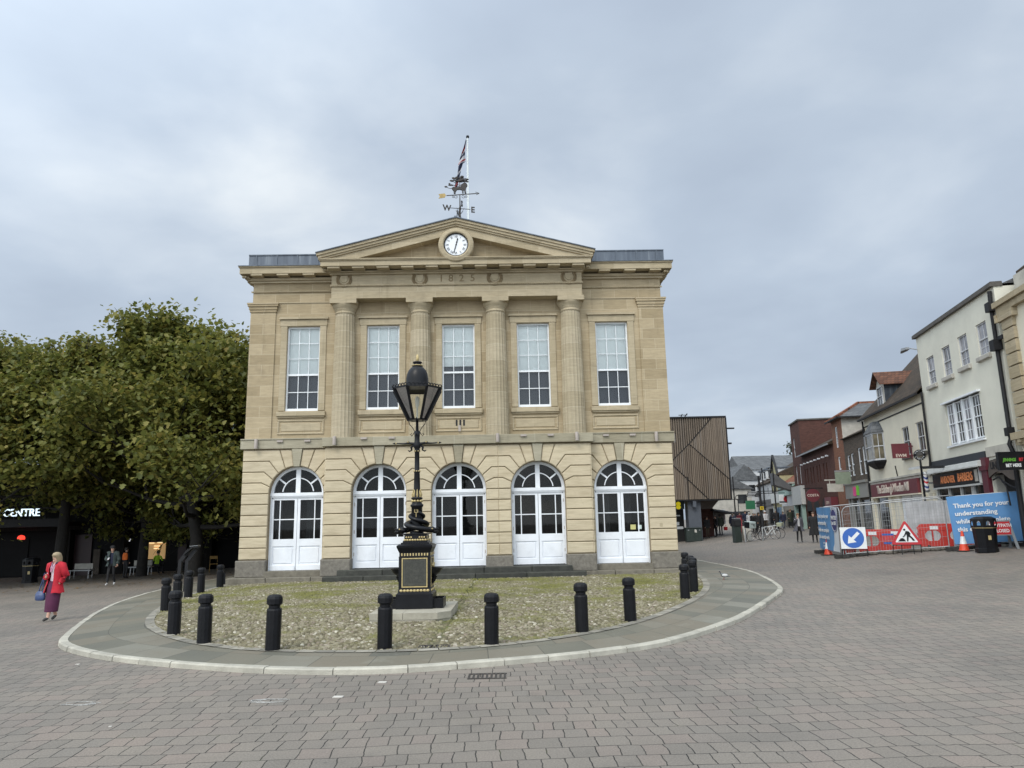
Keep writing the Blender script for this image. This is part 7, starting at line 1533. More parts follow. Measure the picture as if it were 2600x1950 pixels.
def person(lab, x, y, face, h, cols, pose=None, hair=('short',(.05,.035,.025)), coat=None, skirt=None, fingers=False, hat=None, grp=None, detail=False, z=None):
    """body grown as one skin over a posed skeleton; clothes and hair are its children"""
    J = {k: Vector(v) for k, v in BASE.items()}
    for k, v in (pose or {}).items(): J[k] = Vector(v)
    t = thing('person', lab, 'person', (x, y, g(x, y) if z is None else z), face, grp); t.scale = (h/1.75,)*3
    names = list(J); me = bpy.data.meshes.new('body'); me.from_pydata([J[n] for n in names], [(names.index(a), names.index(b)) for a, b, _ in BONES], [])
    o = bpy.data.objects.new('body', me); COL.objects.link(o); md = o.modifiers.new('skin', 'SKIN'); md.use_smooth_shade = True
    for n, sv in zip(names, me.skin_vertices[0].data):
        k = n[:-1] if n[-1] in 'LR' else n; sv.radius = RAD[k]; sv.use_root = n == 'pel'
    ss = o.modifiers.new('sub', 'SUBSURF'); ss.levels = 2 if detail else 1
    dg = bpy.context.evaluated_depsgraph_get(); bmsh = bpy.data.meshes.new_from_object(o.evaluated_get(dg)); bpy.data.objects.remove(o); bpy.data.meshes.remove(me)
    zones = ['skin','top','sleeve','leg','shin','shoe']; bmsh.materials.clear()
    for zn in zones: bmsh.materials.append(cols.get(zn) or {'sleeve': cols['top'], 'shin': cols['leg'], 'skin': M['skin']}[zn])
    for p in bmsh.polygons:
        best = 1e9
        for a, b, zn in BONES:
            A, B = J[a], J[b]; q = p.center; ab = B-A; tt = max(0, min(1, (q-A).dot(ab)/ab.length_squared)); d = (q-(A+ab*tt)).length_squared
            if d < best: best = d; p.material_index = zones.index(zn)
    # facial features and fingers grow out of the same body
    mb = MB(); hc = J['hd0'].lerp(J['hd1'], .6); fw_ = Vector((0,-1,0)); hr = J.get('look', None)
    mb.v = [tuple(v.co) for v in bmsh.vertices]; mb.f = [list(p.vertices) for p in bmsh.polygons]; mb.m = [p.material_index for p in bmsh.polygons]; mb.sm = [True]*len(mb.f)
    mb.ball((hc.x, hc.y-.088, hc.z+.0), .016, 8, 6, 0, (.8,1.2,1.5))
    for s in (-1, 1): mb.ball((hc.x+s*.079, hc.y+.012, hc.z+.01), .024, 6, 5, 0, (.4,.8,1.2))
    fm = list(bmsh.materials)
    if detail:
        fm += [M['eye'], M['lip']]
        for s in (-1, 1): mb.ball((hc.x+s*.03, hc.y-.08, hc.z+.032), .0105, 8, 5, 6, (1.3,.6,.8)); mb.ball((hc.x+s*.031, hc.y-.079, hc.z+.052), .014, 6, 4, 6, (1.5,.5,.35))
        mb.ball((hc.x, hc.y-.083, hc.z-.042), .016, 8, 5, 7, (1.4,.5,.4)); mb.ball((hc.x, hc.y-.07, hc.z-.075), .03, 8, 6, 0, (1,.7,.8))
    if fingers:
        for S in 'LR':
            w_, hnd = J['wr'+S], J['hn'+S]; d = (hnd-w_).normalized(); sd = d.cross(Vector((0,-1,0)) if abs(d.y) < .8 else Vector((0,0,1))).normalized(); cu = sd.cross(d)
            for k, (off, ln) in enumerate(((-.027,.062),(-.009,.072),(.009,.07),(.026,.055))):
                p0 = hnd + sd*off; p1 = p0 + d*ln*.5 + cu*.006; p2 = p1 + d*ln*.35 + cu*.025; p3 = p2 + cu*.02; mb.tube([p0-d*.02, p0, p1, p2, p3], [.0095,.0095,.009,.008,.006], 6)
            p0 = hnd - d*.035 + sd*-.034; mb.tube([p0+sd*.01, p0-sd*.018+d*.012, p0-sd*.026+d*.04+cu*.012], [.011,.01,.008], 6)
    bpy.data.meshes.remove(bmsh); mb.build('body', fm, t)
    # hair
    if hair:
        kind, hc_ = hair; hm = cloth('hair %.3f %.3f' % (hc_[0], hc_[1]), hc_, .6, .3); c = J['hd1']; hb = MB(); N_ = 16
        def ring(r, zz, yo=0, front=1.0): 
            return [(c.x + r*.92*cos(2*pi*i/N_), c.y+yo + r*1.1*sin(2*pi*i/N_)*(front if sin(2*pi*i/N_) < 0 else 1), c.z+zz) for i in range(N_)]
        if kind == 'bob': hb.loft([ring(.115,-.135,.028,.5), ring(.122,-.06,.022,.62), ring(.118,-.0,.014,.8), ring(.112,.04,.004,1.0), ring(.088,.09,.004), ring(.03,.118,.004)])
        elif kind == 'long': hb.loft([ring(.1,-.28,.06,.1), ring(.12,-.12,.045,.3), ring(.112,-.02,.02,.75), ring(.105,.05,.004,1), ring(.075,.095,.004), ring(.02,.115,.004)])
        else: hb.loft([ring(.08,-.075,.04,.2), ring(.1,-.02,.02,.6), ring(.104,.03,.006,.97), ring(.09,.075,.004), ring(.045,.108,.004), ring(.01,.112,.004)])
        hb.build('hair', hm, t)
    if hat:
        c = J['hd1']; MB().lathe([(.105,c.z+.0),(.11,c.z+.04),(.09,c.z+.1),(.03,c.z+.125)], 14, (c.x, c.y)).build('hat', hat, t)
    if coat:
        cm, hem, op, bulk = coat['mat'], coat.get('hem', .8), coat.get('open', 0), coat.get('bulk', 1.0); cb = MB(); N_ = 22
        def cring(zz, rx, ry, yo=0, gap=op):
            a0 = -pi/2 + gap; a1 = 1.5*pi - gap; return [(rx*(1+.045*sin(i*2.3+zz*9))*cos(a0+(a1-a0)*i/N_), yo+ry*(1+.06*sin(i*1.7+zz*11))*sin(a0+(a1-a0)*i/N_), zz+.012*sin(i*1.3)) for i in range(N_+1)]
        fl = coat.get('flare', .0); px, py = J['pel'].x, J['pel'].y; dz = J['chs'].z-1.32
        R_ = [cring(hem, (.2+fl)*bulk, (.155+fl*.8)*bulk, py), cring((hem+.95)/2, (.19+fl*.5)*bulk, (.15+fl*.4)*bulk, py), cring(.98+dz, .175*bulk, .14*bulk, py), cring(1.14+dz, .165*bulk, .132*bulk, .01), cring(1.32+dz, .19*bulk, .138*bulk, .015), cring(1.42+dz, .165*bulk, .115*bulk, .015), cring(1.485+dz, .085, .08, .005, gap=op*.8)]
        inn = [[(p[0]*.96, p[1]*.96, p[2]) for p in r] for r in R_]
        for rs in (R_, inn):
            vs = [p for r in rs for p in r]; n1 = N_+1; cb.add(vs, [(k*n1+i, k*n1+i+1, (k+1)*n1+i+1, (k+1)*n1+i) for k in range(len(rs)-1) for i in range(N_)], 0, True)
        for S in 'LR':
            a, b_, c = J['sh'+S], J['el'+S], J['wr'+S]; s = 1 if S == 'L' else -1
            cb.tube([a+Vector((-s*.06,0,.01)), a+Vector((s*.012,0,.0)), a.lerp(b_,.5), b_, b_.lerp(c,.5), c.lerp(b_,.05)], [.085*bulk,.092*bulk,.08*bulk,.072*bulk,.066*bulk,.055*bulk], 10)
        cb.build('coat', cm, t)
        if coat.get('collar'): 
            kb = MB(); kb.loft([[(.105*cos(a)*1.0, .0+.1*sin(a), 1.46+dz) , (.135*cos(a), .005+.12*sin(a), 1.44+dz), (.12*cos(a), .01+.1*sin(a), 1.5+dz), (.09*cos(a), .01+.08*sin(a), 1.5+dz)] for a in [-pi/2+.5 + (2*pi-1.0)*i/14 for i in range(15)]], 0, True)
            kb.build('collar', coat['collar'], t)
    if skirt:
        sm, hem, rx, ry, off = skirt; sb = MB(); N_ = 20
        def sr(zz, a, b_, ox, oy): return [(ox + a*cos(2*pi*i/N_)*(1+.03*cos(7*2*pi*i/N_)), oy + b_*sin(2*pi*i/N_), zz) for i in range(N_)]
        sb.loft([sr(hem, rx, ry, off[0], off[1]), sr(hem+.02, rx+.005, ry+.005, off[0], off[1]), sr((hem+.9)/2, .185, .15, off[0]*.4, off[1]*.4), sr(.85, .19, .15, 0, 0), sr(1.02, .155, .12, 0, .005)]); sb.build('skirt', sm, t)
    return t
M['eye'] = plain('eye', (.03,.022,.02), .3, .1); M['lip'] = plain('lip', (.33,.12,.1), .5, .05)
C_ = dict(black=cloth('black cloth', (.012,.012,.014)), navy=cloth('navy cloth', (.016,.02,.045)), grey=cloth('grey cloth', (.075,.075,.09)), green=cloth('dark green cloth', (.025,.032,.022)), white=cloth('white cloth', (.55,.55,.57)), red=cloth('red coat cloth', (.42,.008,.022), .8, .25), plum=cloth('plum skirt cloth', (.075,.012,.045)), pinkw=cloth('pale pink top', (.62,.55,.6)), teal=cloth('dark grey green jacket', (.035,.05,.048)), hv=cloth('yellow green vest', (.32,.52,.02)), orange=cloth('orange cloth', (.6,.13,.02)), maroon=cloth('maroon cloth', (.09,.012,.02)), shoe=cloth('dark shoe', (.03,.028,.028), .5), whiteshoe=cloth('white shoe', (.6,.6,.6), .6), denim=cloth('denim', (.05,.06,.095)), brown=cloth('brown cloth', (.06,.045,.03)))
walk = dict(knL=(.1,-.1,.52), anL=(.1,-.13,.1), toL=(.105,-.28,.06), knR=(-.09,.03,.5), anR=(-.09,.22,.13), toR=(-.095,.1,.035), elL=(.23,.09,1.14), wrL=(.24,.1,.9), hnL=(.24,.1,.81), elR=(-.23,.02,1.13), wrR=(-.235,-.14,.92), hnR=(-.235,-.19,.84))
walk2 = dict(knR=(-.1,-.09,.52), anR=(-.1,-.12,.09), toR=(-.105,-.28,.05), knL=(.09,.03,.5), anL=(.09,.2,.12), toL=(.095,.08,.035))
wl = dict(walk); wl.update(elR=(-.27,.03,1.14), wrR=(-.1,-.2,1.12), hnR=(-.045,-.225,1.15), elL=(.29,.06,1.15), wrL=(.21,-.04,.97), hnL=(.13,-.02,.91), anL=(.02,-.14,.085), toL=(.01,-.28,.045), knL=(.06,-.1,.52), knR=(-.05,.02,.5), anR=(-.03,.16,.12), toR=(-.03,.03,.04))
WX, WY = -11.15, 18.15
lady = person('woman in an open bright red coat and long plum skirt walking with a blue handbag', WX, WY, rad(-14), 1.6, dict(top=C_['pinkw'], leg=C_['plum'], shin=M['skin'], shoe=C_['shoe'], sleeve=C_['red']), wl, ('bob',(.27,.21,.13)), dict(mat=C_['red'], hem=.72, open=.42, bulk=1.18, flare=.03, collar=C_['navy']), (C_['plum'],.24,.155,.15,(.0,-.03)), True, detail=True)
MB().tube([(-.05,-.07,1.49),(-.04,-.115,1.38),(-.025,-.13,1.25)], [.012,.014,.01], 6).tube([(.05,-.07,1.49),(.03,-.115,1.38),(.0,-.13,1.27)], [.012,.014,.01], 6).build('scarf', cloth('pink scarf', (.5,.25,.36)), lady)
HB = thing('handbag', 'slouchy blue handbag hanging beside the woman in the red coat', 'handbag', (WX-.31, WY-.02, g(WX,WY)+.5), rad(-20))
N_ = 14; rr = lambda zz, a, b_: [(a*cos(2*pi*i/N_), b_*sin(2*pi*i/N_)*(1+.12*sin(3*2*pi*i/N_)), zz) for i in range(N_)]
M['bag'] = plain('blue leather', (.035,.06,.15), .45, .2, 8, bump=.3, fine=20)
MB().loft([rr(-.02,.12,.05), rr(0,.15,.065), rr(.08,.15,.075), rr(.15,.12,.055), rr(.19,.07,.03)]).build('pouch', M['bag'], HB); MB().loft([rr(.1,.152,.078), rr(.16,.125,.06), rr(.2,.075,.035)]).build('flap', M['bag'], HB)
MB().tube([(-.06,0,.18),(-.01,.0,.33),(.06,.0,.5),(.1,-.01,.62)], .014, 6).tube([(.06,0,.18),(.07,.0,.36),(.1,0,.62)], .012, 6).build('strap', M['bag'], HB)
mp_ = dict(walk2); mp_.update(elR=(-.25,.0,1.15), wrR=(-.12,-.24,1.14), hnR=(-.05,-.29,1.17), elL=(.26,.05,1.14), wrL=(.25,-.05,.93), hnL=(.22,-.07,.86), hd0=(0,-.05,1.55), hd1=(0,-.05,1.635), hd2=(0,-.035,1.71))
man = person('man in a dark open jacket and black cap walking while looking at his phone', -17.9, 33.16, rad(8), 1.72, dict(top=C_['navy'], leg=C_['black'], shoe=C_['whiteshoe']), mp_, ('short',(.03,.025,.02)), dict(mat=C_['teal'], hem=.85, open=.4, bulk=1.2, flare=.02), None, True, C_['black'], detail=True)
PHN = thing('mobile_phone', 'phone held in the hand of the man in the black cap', 'phone', (-17.9-.0, 33.16-.32, g(-17.9,33.16)+1.16), rad(8)); MB().prism([(-.035,-.07),(.035,-.07),(.035,.07),(-.035,.07)], 0, .01, 'xy', 0, .003).build('phone_case', M['black'], PHN); MB().box(-.03,.03,-.064,.064,.0102,.0115).build('screen', glow('phone screen', (.5,.55,.6), .4), PHN); PHN.rotation_euler = (rad(35), 0, rad(8))
sit = dict(pel=(0,0,.5), spn=(0,-.02,.68), chs=(0,-.05,.87), nck=(0,-.07,1.02), hd0=(0,-.1,1.1), hd1=(0,-.1,1.185), hd2=(0,-.09,1.26), shL=(.165,-.05,.96), shR=(-.165,-.05,.96), elL=(.24,-.12,.72), elR=(-.24,-.12,.72), wrL=(.15,-.33,.66), wrR=(-.15,-.33,.66), hnL=(.11,-.41,.66), hnR=(-.11,-.41,.66), hipL=(.09,-.02,.5), hipR=(-.09,-.02,.5), knL=(.12,-.45,.5), knR=(-.12,-.45,.5), anL=(.12,-.42,.09), anR=(-.12,-.42,.09), toL=(.125,-.6,.035), toR=(-.125,-.6,.035))
person('person in a yellow-green high visibility vest sitting with back turned on the white bench', -20.1, 41.9, rad(178), 1.8, dict(top=C_['hv'], leg=C_['black'], shoe=C_['black'], sleeve=C_['black']), sit, ('short',(.02,.016,.014)))
person('person in dark clothes with an orange rucksack standing in the shade', -20.5, 39.3, rad(160), 1.6, dict(top=C_['black'], leg=C_['black'], shoe=C_['black']), None, ('short',(.02,.018,.015)))
RK = thing('rucksack', 'orange rucksack on the back of a person in the shade', 'rucksack', (-20.46, 39.12, g(-20.5,39.3)+.95), rad(-20)); rr = lambda zz, a, b_: [(a*cos(2*pi*i/N_), b_*sin(2*pi*i/N_), zz) for i in range(N_)]
MB().loft([rr(0,.14,.08), rr(.05,.17,.1), rr(.25,.16,.1), rr(.36,.1,.06)]).build('sack', C_['orange'], RK); MB().tube([(-.05,.02,.34),(0,.03,.42),(.05,.02,.34)], .012, 6).build('grab_loop', C_['black'], RK)
# people in the street
P_ = lambda **k: dict(dict(top=C_['black'], leg=C_['black'], shoe=C_['shoe']), **k)
dw = dict(walk); dw.update(elR=(-.2,-.08,1.2), wrR=(-.08,-.16,1.42), hnR=(-.03,-.16,1.5))
person('woman in a grey jacket walking with one hand raised to her face', 16.28, 42.7, rad(-12), 1.66, P_(top=C_['white']), dw, ('short',(.16,.09,.05)), dict(mat=C_['grey'], hem=.68, open=.35, bulk=1.15, flare=.1))
person('woman in a long black coat walking with her head turned to the left', 16.68, 41.5, rad(-25), 1.68, P_(shin=C_['black']), walk2, ('short',(.09,.055,.035)), dict(mat=C_['black'], hem=.42, open=.03, bulk=1.2, flare=.06))
person('person in a dark green coat carrying a red bag under the timber overhang', 17.0, 61.5, rad(170), 1.74, P_(), None, ('short',(.02,.02,.02)), dict(mat=C_['green'], hem=.78, open=.05, bulk=1.25))
RB = thing('carrier_bag', 'bright red carrier bag held by the person in the green coat', 'bag', (17.38, 61.4, g(17,61.5)+.72), rad(30)); MB().loft([[(-.14,-.06,-.28),(.14,-.06,-.28),(.14,.06,-.28),(-.14,.06,-.28)],[(-.16,-.08,0),(.16,-.08,0),(.16,.08,0),(-.16,.08,0)]], 0, False).build('sack', plain('red plastic bag', (.55,.02,.03), .5, .15, 6), RB); MB().tube([(-.08,0,0),(0,0,.16),(.08,0,0)], .012, 6).build('handles', M['sign_red'], RB)
person('person in navy with bare calves walking away beside the timber building', 17.9, 61.0, rad(150), 1.74, P_(top=C_['navy'], leg=C_['navy'], shin=M['skin'], shoe=C_['brown']), walk, ('short',(.1,.08,.06)), dict(mat=C_['navy'], hem=.7, open=.05, bulk=1.15))
person('person in dark clothes and pale trousers standing deep under the timber overhang', 15.4, 59.6, rad(20), 1.72, P_(leg=C_['brown']), None, ('short',(.02,.018,.015)), dict(mat=C_['black'], hem=.8, open=.1, bulk=1.2))
person('person in black and white standing sideways beneath the timber overhang', 16.3, 60.3, rad(-80), 1.72, P_(top=C_['white']), None, ('short',(.02,.018,.015)), dict(mat=C_['black'], hem=.8, open=.5, bulk=1.1))
person('man in a navy jacket among the shoppers, tallest of the group behind the bicycles', 21.75, 70, rad(-10), 1.8, P_(top=C_['navy'], leg=C_['denim']), walk, ('short',(.06,.045,.03)), dict(mat=C_['navy'], hem=.85, open=.05, bulk=1.2))
person('white-haired shopper in a pale top behind the bicycles', 20.85, 66, rad(10), 1.65, P_(top=C_['white'], leg=C_['navy']), walk2, ('bob',(.5,.49,.47)), dict(mat=C_['white'], hem=.85, open=.1, bulk=1.1))
person('grey-haired shopper in a black coat behind the delivery bicycle', 19.3, 60, rad(-15), 1.66, P_(), walk, ('short',(.32,.31,.3)), dict(mat=C_['black'], hem=.7, open=.05, bulk=1.3))
person('shopper with a white top under an open black jacket behind the bicycles', 19.65, 60.6, rad(5), 1.62, P_(top=C_['white']), walk2, ('short',(.3,.29,.27)), dict(mat=C_['black'], hem=.8, open=.55, bulk=1.15))
person('shopper in a dark coat right behind the fingerpost', 19.25, 58.6, rad(20), 1.66, P_(), walk, ('bob',(.05,.04,.03)), dict(mat=C_['black'], hem=.65, open=.03, bulk=1.3))
person('shopper in a white headscarf coming down the street', 21.25, 63, rad(-5), 1.72, P_(top=C_['white'], leg=C_['brown']), walk, None, dict(mat=C_['white'], hem=.95, open=.1, bulk=1.15), hat=C_['white'])
person('shopper in a maroon jacket near the far lamp post', 20.6, 68, rad(12), 1.7, P_(top=C_['maroon'], leg=C_['navy']), walk2, ('short',(.05,.035,.03)), dict(mat=C_['maroon'], hem=.85, open=.1, bulk=1.15))
person('white-haired man in a padded dark jacket walking beside a companion', 23.0, 65.3, rad(-8), 1.74, P_(leg=C_['brown']), walk, ('short',(.55,.54,.52)), dict(mat=C_['black'], hem=.75, open=.04, bulk=1.35))
person('shorter companion in navy walking beside the white-haired man', 23.65, 65.4, rad(-8), 1.55, P_(top=C_['navy'], leg=C_['denim']), walk2, ('short',(.1,.07,.05)), dict(mat=C_['navy'], hem=.8, open=.05, bulk=1.25))
person('long-haired woman in a dark coat walking by the red brick tower', 25.0, 67.3, rad(5), 1.72, P_(leg=C_['black']), walk, ('long',(.16,.1,.06)), dict(mat=C_['green'], hem=.6, open=.06, bulk=1.2))
person('person in black standing at the shop doorway beyond the couple', 23.4, 69.5, rad(170), 1.72, P_(), None, ('short',(.03,.03,.03)), dict(mat=C_['black'], hem=.7, open=.03, bulk=1.2))
for k, (x, y, c, hr, lab) in enumerate(((22.3,76,'grey',(.3,.28,.26),'distant shopper in grey far down the street'),(23.6,80,'black',(.05,.04,.03),'distant shopper in black far down the street, left of the yellow gable'),(22.9,84,'red',(.2,.15,.1),'distant shopper in red farthest down the street'),(19.4,72,'brown',(.4,.39,.37),'distant shopper in brown by the far left shop'))):
    person(lab, x, y, rad(-10+k*9), 1.7, P_(top=C_[c]), walk if k % 2 else walk2, ('short', hr), dict(mat=C_[c], hem=.75, open=.05, bulk=1.2))

# ================================================================ bicycles, stands, street furniture
M['tyre'] = plain('bicycle tyre', (.012,.012,.012), .8, .2, 9); M['silver'] = plain('bright alloy', (.5,.5,.52), .3, .1, 9, metal=.8); M['bikewhite'] = plain('white frame paint', (.65,.67,.68), .35, .05)
def bicycle(lab, x, y, rz, mat, lean=4, box=False, basket=False):
    t = thing('bicycle', lab, 'bicycle', (x, y, g(x, y)), 0, 'bicycles at the cycle stands'); t.rotation_euler = (rad(lean), 0, rz); R_ = .34
    for cx in (-.52, .52):
        w_ = thing('_', '', ''); bpy.data.objects.remove(w_)
        wm = MB()
        for k in range(14): a = pi*2*k/14; wm.bar((cx, .02*(k%2*2-1), R_), (cx+.3*cos(a), 0, R_+.3*sin(a)), .004)
        wm.lathe([(.03,-.04),(.03,.04)], 10, (cx, R_), axis='y'); wh = wm.build('wheel', M['silver'], t)
        n = 28; MB().loft([[(cx+(R_-.01+.018*cos(b))*cos(a), .018*sin(b), R_+(R_-.018+.018*cos(b))*sin(a)) for b in [2*pi*q/6 for q in range(6)]] for a in [2*pi*k/n for k in range(n+1)]], 0, True, False).build('tyre', M['tyre'], wh)
        MB().loft([[(cx+(.315+.01*cos(b))*cos(a), .01*sin(b), R_+(.315+.01*cos(b))*sin(a)) for b in [2*pi*q/5 for q in range(5)]] for a in [2*pi*k/n for k in range(n+1)]], 0, True, False).build('rim', M['silver'], wh)
    f = MB(); bb = (-.05,0,.28); st = (-.18,0,.82); hd = (.36,0,.86); hl = (.38,0,.72)
    for a, b, r in ((bb,st,.017),(st,hd,.017),(bb,hl,.02),(hd,hl,.019),(st,(-.52,0,R_),.01),(bb,(-.52,0,R_),.012)): f.tube([a,b], r, 8)
    f.build('frame', mat, t); MB().tube([hl,(.45,.04,.5),(.52,.05,R_)], .012, 6).tube([hl,(.45,-.04,.5),(.52,-.05,R_)], .012, 6).build('fork', mat, t)
    MB().tube([hd,(.34,0,.98)], .014, 6).tube([(.28,-.3,1.02),(.36,-.18,1.0),(.35,0,.99),(.36,.18,1.0),(.28,.3,1.02)], .013, 6).build('handlebar', M['blackmatt'], t)
    MB().tube([st,(-.2,0,.94)], .013, 6).loft([[(-.34,-.07,.95),(-.34,.07,.95),(-.34,.07,.99),(-.34,-.07,.99)],[(-.08,-.02,.96),(-.08,.02,.96),(-.08,.02,.99),(-.08,-.02,.99)]], 0, True).build('saddle', M['blackmatt'], t)
    MB().lathe([(.09,.03),(.09,.035)], 18, (-.05,.28), axis='y', smooth=False).bar((-.05,.05,.28),(.1,.05,.2),.02).bar((-.05,-.05,.28),(-.2,-.05,.36),.02).box(.07,.15,.05,.12,.19,.21).box(-.24,-.16,-.12,-.05,.35,.37).build('crank_and_pedals', M['silver'], t)
    if box:
        bx = MB().prism([(-.82,.84),(-.26,.84),(-.26,1.26),(-.82,1.26)], -.24, .24, 'xz', 0, .02).build('delivery_box', plain('pale delivery box', (.36,.42,.41), .6, .06, 3), t)
        lg = MB().bar((-.6,-.245,1.16),(-.42,-.245,1.04),.07,.004).bar((-.46,-.245,1.06),(-.34,-.245,1.14),.035,.004).bar((-.5,-.245,1.08),(-.44,-.245,.96),.05,.004).bar((-.44,-.245,.97),(-.36,-.245,.94),.03,.004).bar((-.6,-.245,1.16),(-.68,-.245,1.1),.03,.004); lg.build('emblem', M['black'], t)
        MB().box(-.84,-.825,-.22,.22,.86,1.24).build('box_end_panel', M['black'], t)
    if basket: MB().loft([[(.42,-.16,.8),(.7,-.16,.8),(.7,.16,.8),(.42,.16,.8)],[(.4,-.2,1.03),(.76,-.2,1.03),(.76,.2,1.03),(.4,.2,1.03)]], 0, False).build('basket', plain('pale basket', (.4,.42,.3), .7, .1), t)
    return t
bicycle('black bicycle with a pale delivery box, nearest the green bin', 15.75, 48.75, rad(28), M['blackmatt'], 5, True)
bicycle('white framed bicycle leaning at the right cycle stand', 16.55, 48.95, rad(-32), M['bikewhite'], -5)
bicycle('bicycle with a pale front basket, farthest right at the stands', 17.15, 49.7, rad(-38), M['bikewhite'], 4, False, True)
for (x, y, lab) in ((15.05,48.7,'steel cycle stand hoop beside the dark green bin'),(16.12,48.5,'steel cycle stand hoop between the two bicycles')):
    t = thing('cycle_stand', lab, 'cycle stand', (x, y, g(x,y)), rad(70), 'cycle stands'); MB().tube([(-.38,0,-.1),(-.38,0,.72),(-.3,0,.82),(-.2,0,.85),(.2,0,.85),(.3,0,.82),(.38,0,.72),(.38,0,-.1)], .035, 8).build('hoop', M['galv'], t); MB().lathe([(.06,0),(.06,.012)], 12, (-.38,0)).lathe([(.06,0),(.06,.012)], 12, (.38,0)).build('floor_flange', M['galv'], t)
GB = thing('street_bin', 'tall dark green street bin beside the cycle stands', 'litter bin', (14.72, 49.4, g(14.7,49.4)), rad(5)); GB.scale = (.72, .8, 1.0); M['dgreen'] = plain('dark green paint', (.018,.028,.024), .5, .15, 4)
MB().prism([(-.3,-.28),(.3,-.28),(.34,.28),(-.34,.28)], 1.05, 0, 'xy', 0, .02).build('body', M['dgreen'], GB); MB().loft([[(-.33,-.31,1.05),(.33,-.31,1.05),(.33,.31,1.05),(-.33,.31,1.05)],[(-.33,-.31,1.45),(.33,-.31,1.45),(.33,.31,1.45),(-.33,.31,1.45)],[(-.26,-.24,1.55),(.26,-.24,1.55),(.26,.24,1.55),(-.26,.24,1.55)]], 0, False).build('hood', M['blackmatt'], GB); MB().box(-.22,.22,-.32,-.311,1.15,1.35).build('opening', M['dark'], GB); MB().box(-.3,.3,-.26,.26,1.55,1.6).build('ash_tray', M['galv'], GB)
CB = thing('utility_cabinet', 'squat dark green utility cabinet with two doors and a torn poster', 'cabinet', (13.54, 56.5, g(13.5,56.4)), 0)
MB().box(-.6,.6,-.2,.3,0,1.0).build('body', M['dgreen'], CB); MB().prism([(-.64,1.0),(.64,1.0),(.64,1.06),(-.64,1.06)], -.25, .34, 'xz', 0, .01).build('lid', M['dgreen'], CB)
for s in (-1, 1): d = MB().prism([(s*.3-.28,.06),(s*.3+.28,.06),(s*.3+.28,.96),(s*.3-.28,.96)], -.22, -.2, 'xz', 0, .006).build('door', M['dgreen'], CB); MB().box(s*.42-.05,s*.42+.05,-.226,-.221,.84,.9).build('plate', M['galv'], d)
MB().prism([(.04,.7),(.2,.68),(.19,.86),(.12,.92),(.03,.9)], -.228, -.222, 'xz').build('torn_poster', M['paper'], CB)
def pole(lab, x, y, h, r, cat='lamp post', arms=(), name='street_lamp', grp=None):
    t = thing(name, lab, cat, (x, y, g(x,y)), 0, grp); MB().lathe([(r*1.7,0),(r*1.7,.9),(r,1.0),(r*.75,h)], 10).build('post', M['blackmatt'], t)
    for k, (z_, a, b) in enumerate(arms): MB().bar((a,0,z_),(b,0,z_),.06).build('arm', M['blackmatt'], t)
    return t
pole('slim black lamp post in front of the white shop houses, near the timber building', 20.25, 68, 5.0, .07, arms=((2.9,-.6,.7),(3.9,0,.5)))
pole('black decorative street pole with cross bars, left of a pair', 21.65, 64, 5.4, .07, arms=((3.2,-.3,1.8),), name='street_pole', cat='pole', grp='pair of black street poles')
pole('black decorative street pole with hanging bracket, right of a pair', 21.9, 62, 5.6, .07, arms=((3.3,-1.4,.1),(5.0,-.4,0)), name='street_pole', cat='pole', grp='pair of black street poles')
FP2 = thing('fingerpost', 'black fingerpost with several white-lettered arms and a yellow H plate', 'signpost', (19.32, 58, g(19.3,58)), 0)
MB().lathe([(.13,0),(.13,1.2),(.09,1.3),(.09,4.5)], 12).build('post', M['blackmatt'], FP2)
for k in range(4):
    z_ = 2.86+k*.115; a = MB().box(-1.05+.03*k,-.05,-.02,.02,z_,z_+.1).build('arm', M['blackmatt'], FP2); MB().box(-1.0+.03*k,-.45+.06*k,-.024,-.021,z_+.035,z_+.065).build('arm_lettering', M['sign_white'], a)
MB().box(-.14,.14,-.16,-.14,1.85,2.12).build('yellow_plate', plain('hydrant yellow', (.6,.42,.02), .5, .06), FP2); text('lettering', 'H', .22, M['black'], FP2, (0,-.165,1.985), ext=.002, bold=.006)
RP = thing('ring_signpost', 'slim black signpost with a small open ring on top, far down the street', 'signpost', (24.2, 80, g(24.2,80)), 0); MB().lathe([(.05,0),(.045,3.0)], 8).build('post', M['blackmatt'], RP); n = 18; MB().loft([[(.24*cos(a)*(1+.16*cos(b)), .05*sin(b), 3.22+.24*sin(a)*(1+.16*cos(b))) for b in [2*pi*q/6 for q in range(6)]] for a in [2*pi*k/n for k in range(n+1)]], 0, True, False).build('ring', M['blackmatt'], RP)
GS = thing('hanging_sign', 'green pharmacy-like projecting sign far down the street', 'sign', (24.9, 78, 3.3), 0); GS['label'] = 'small dark green sign projecting far down the street'; MB().box(-.5,.45,-.08,.08,-.45,.45).build('board', plain('sign green', (.02,.13,.06), .5, .1), GS); MB().box(.45,1.6,-.03,.03,.1,.2).build('bracket', M['blackmatt'], GS)
RS = thing('hanging_sign', 'white board with a red oval above the shop doorway past the tower', 'sign', (26.3, 71.5, 3.62), rad(-8)); MB().box(-.65,.55,-.05,.05,-.42,.5).build('board', M['sign_white'], RS); MB().lathe([(.3,-.051),(.3,-.056)], 20, (.05,.05), axis='y', smooth=False).build('red_oval', M['sign_red'], RS); MB().box(-.65,.55,-.056,-.05,-.3,-.14).build('grey_band', M['pier'], RS); MB().box(-.05,.05,-.03,.03,.5,.9).build('bracket', M['blackmatt'], RS)
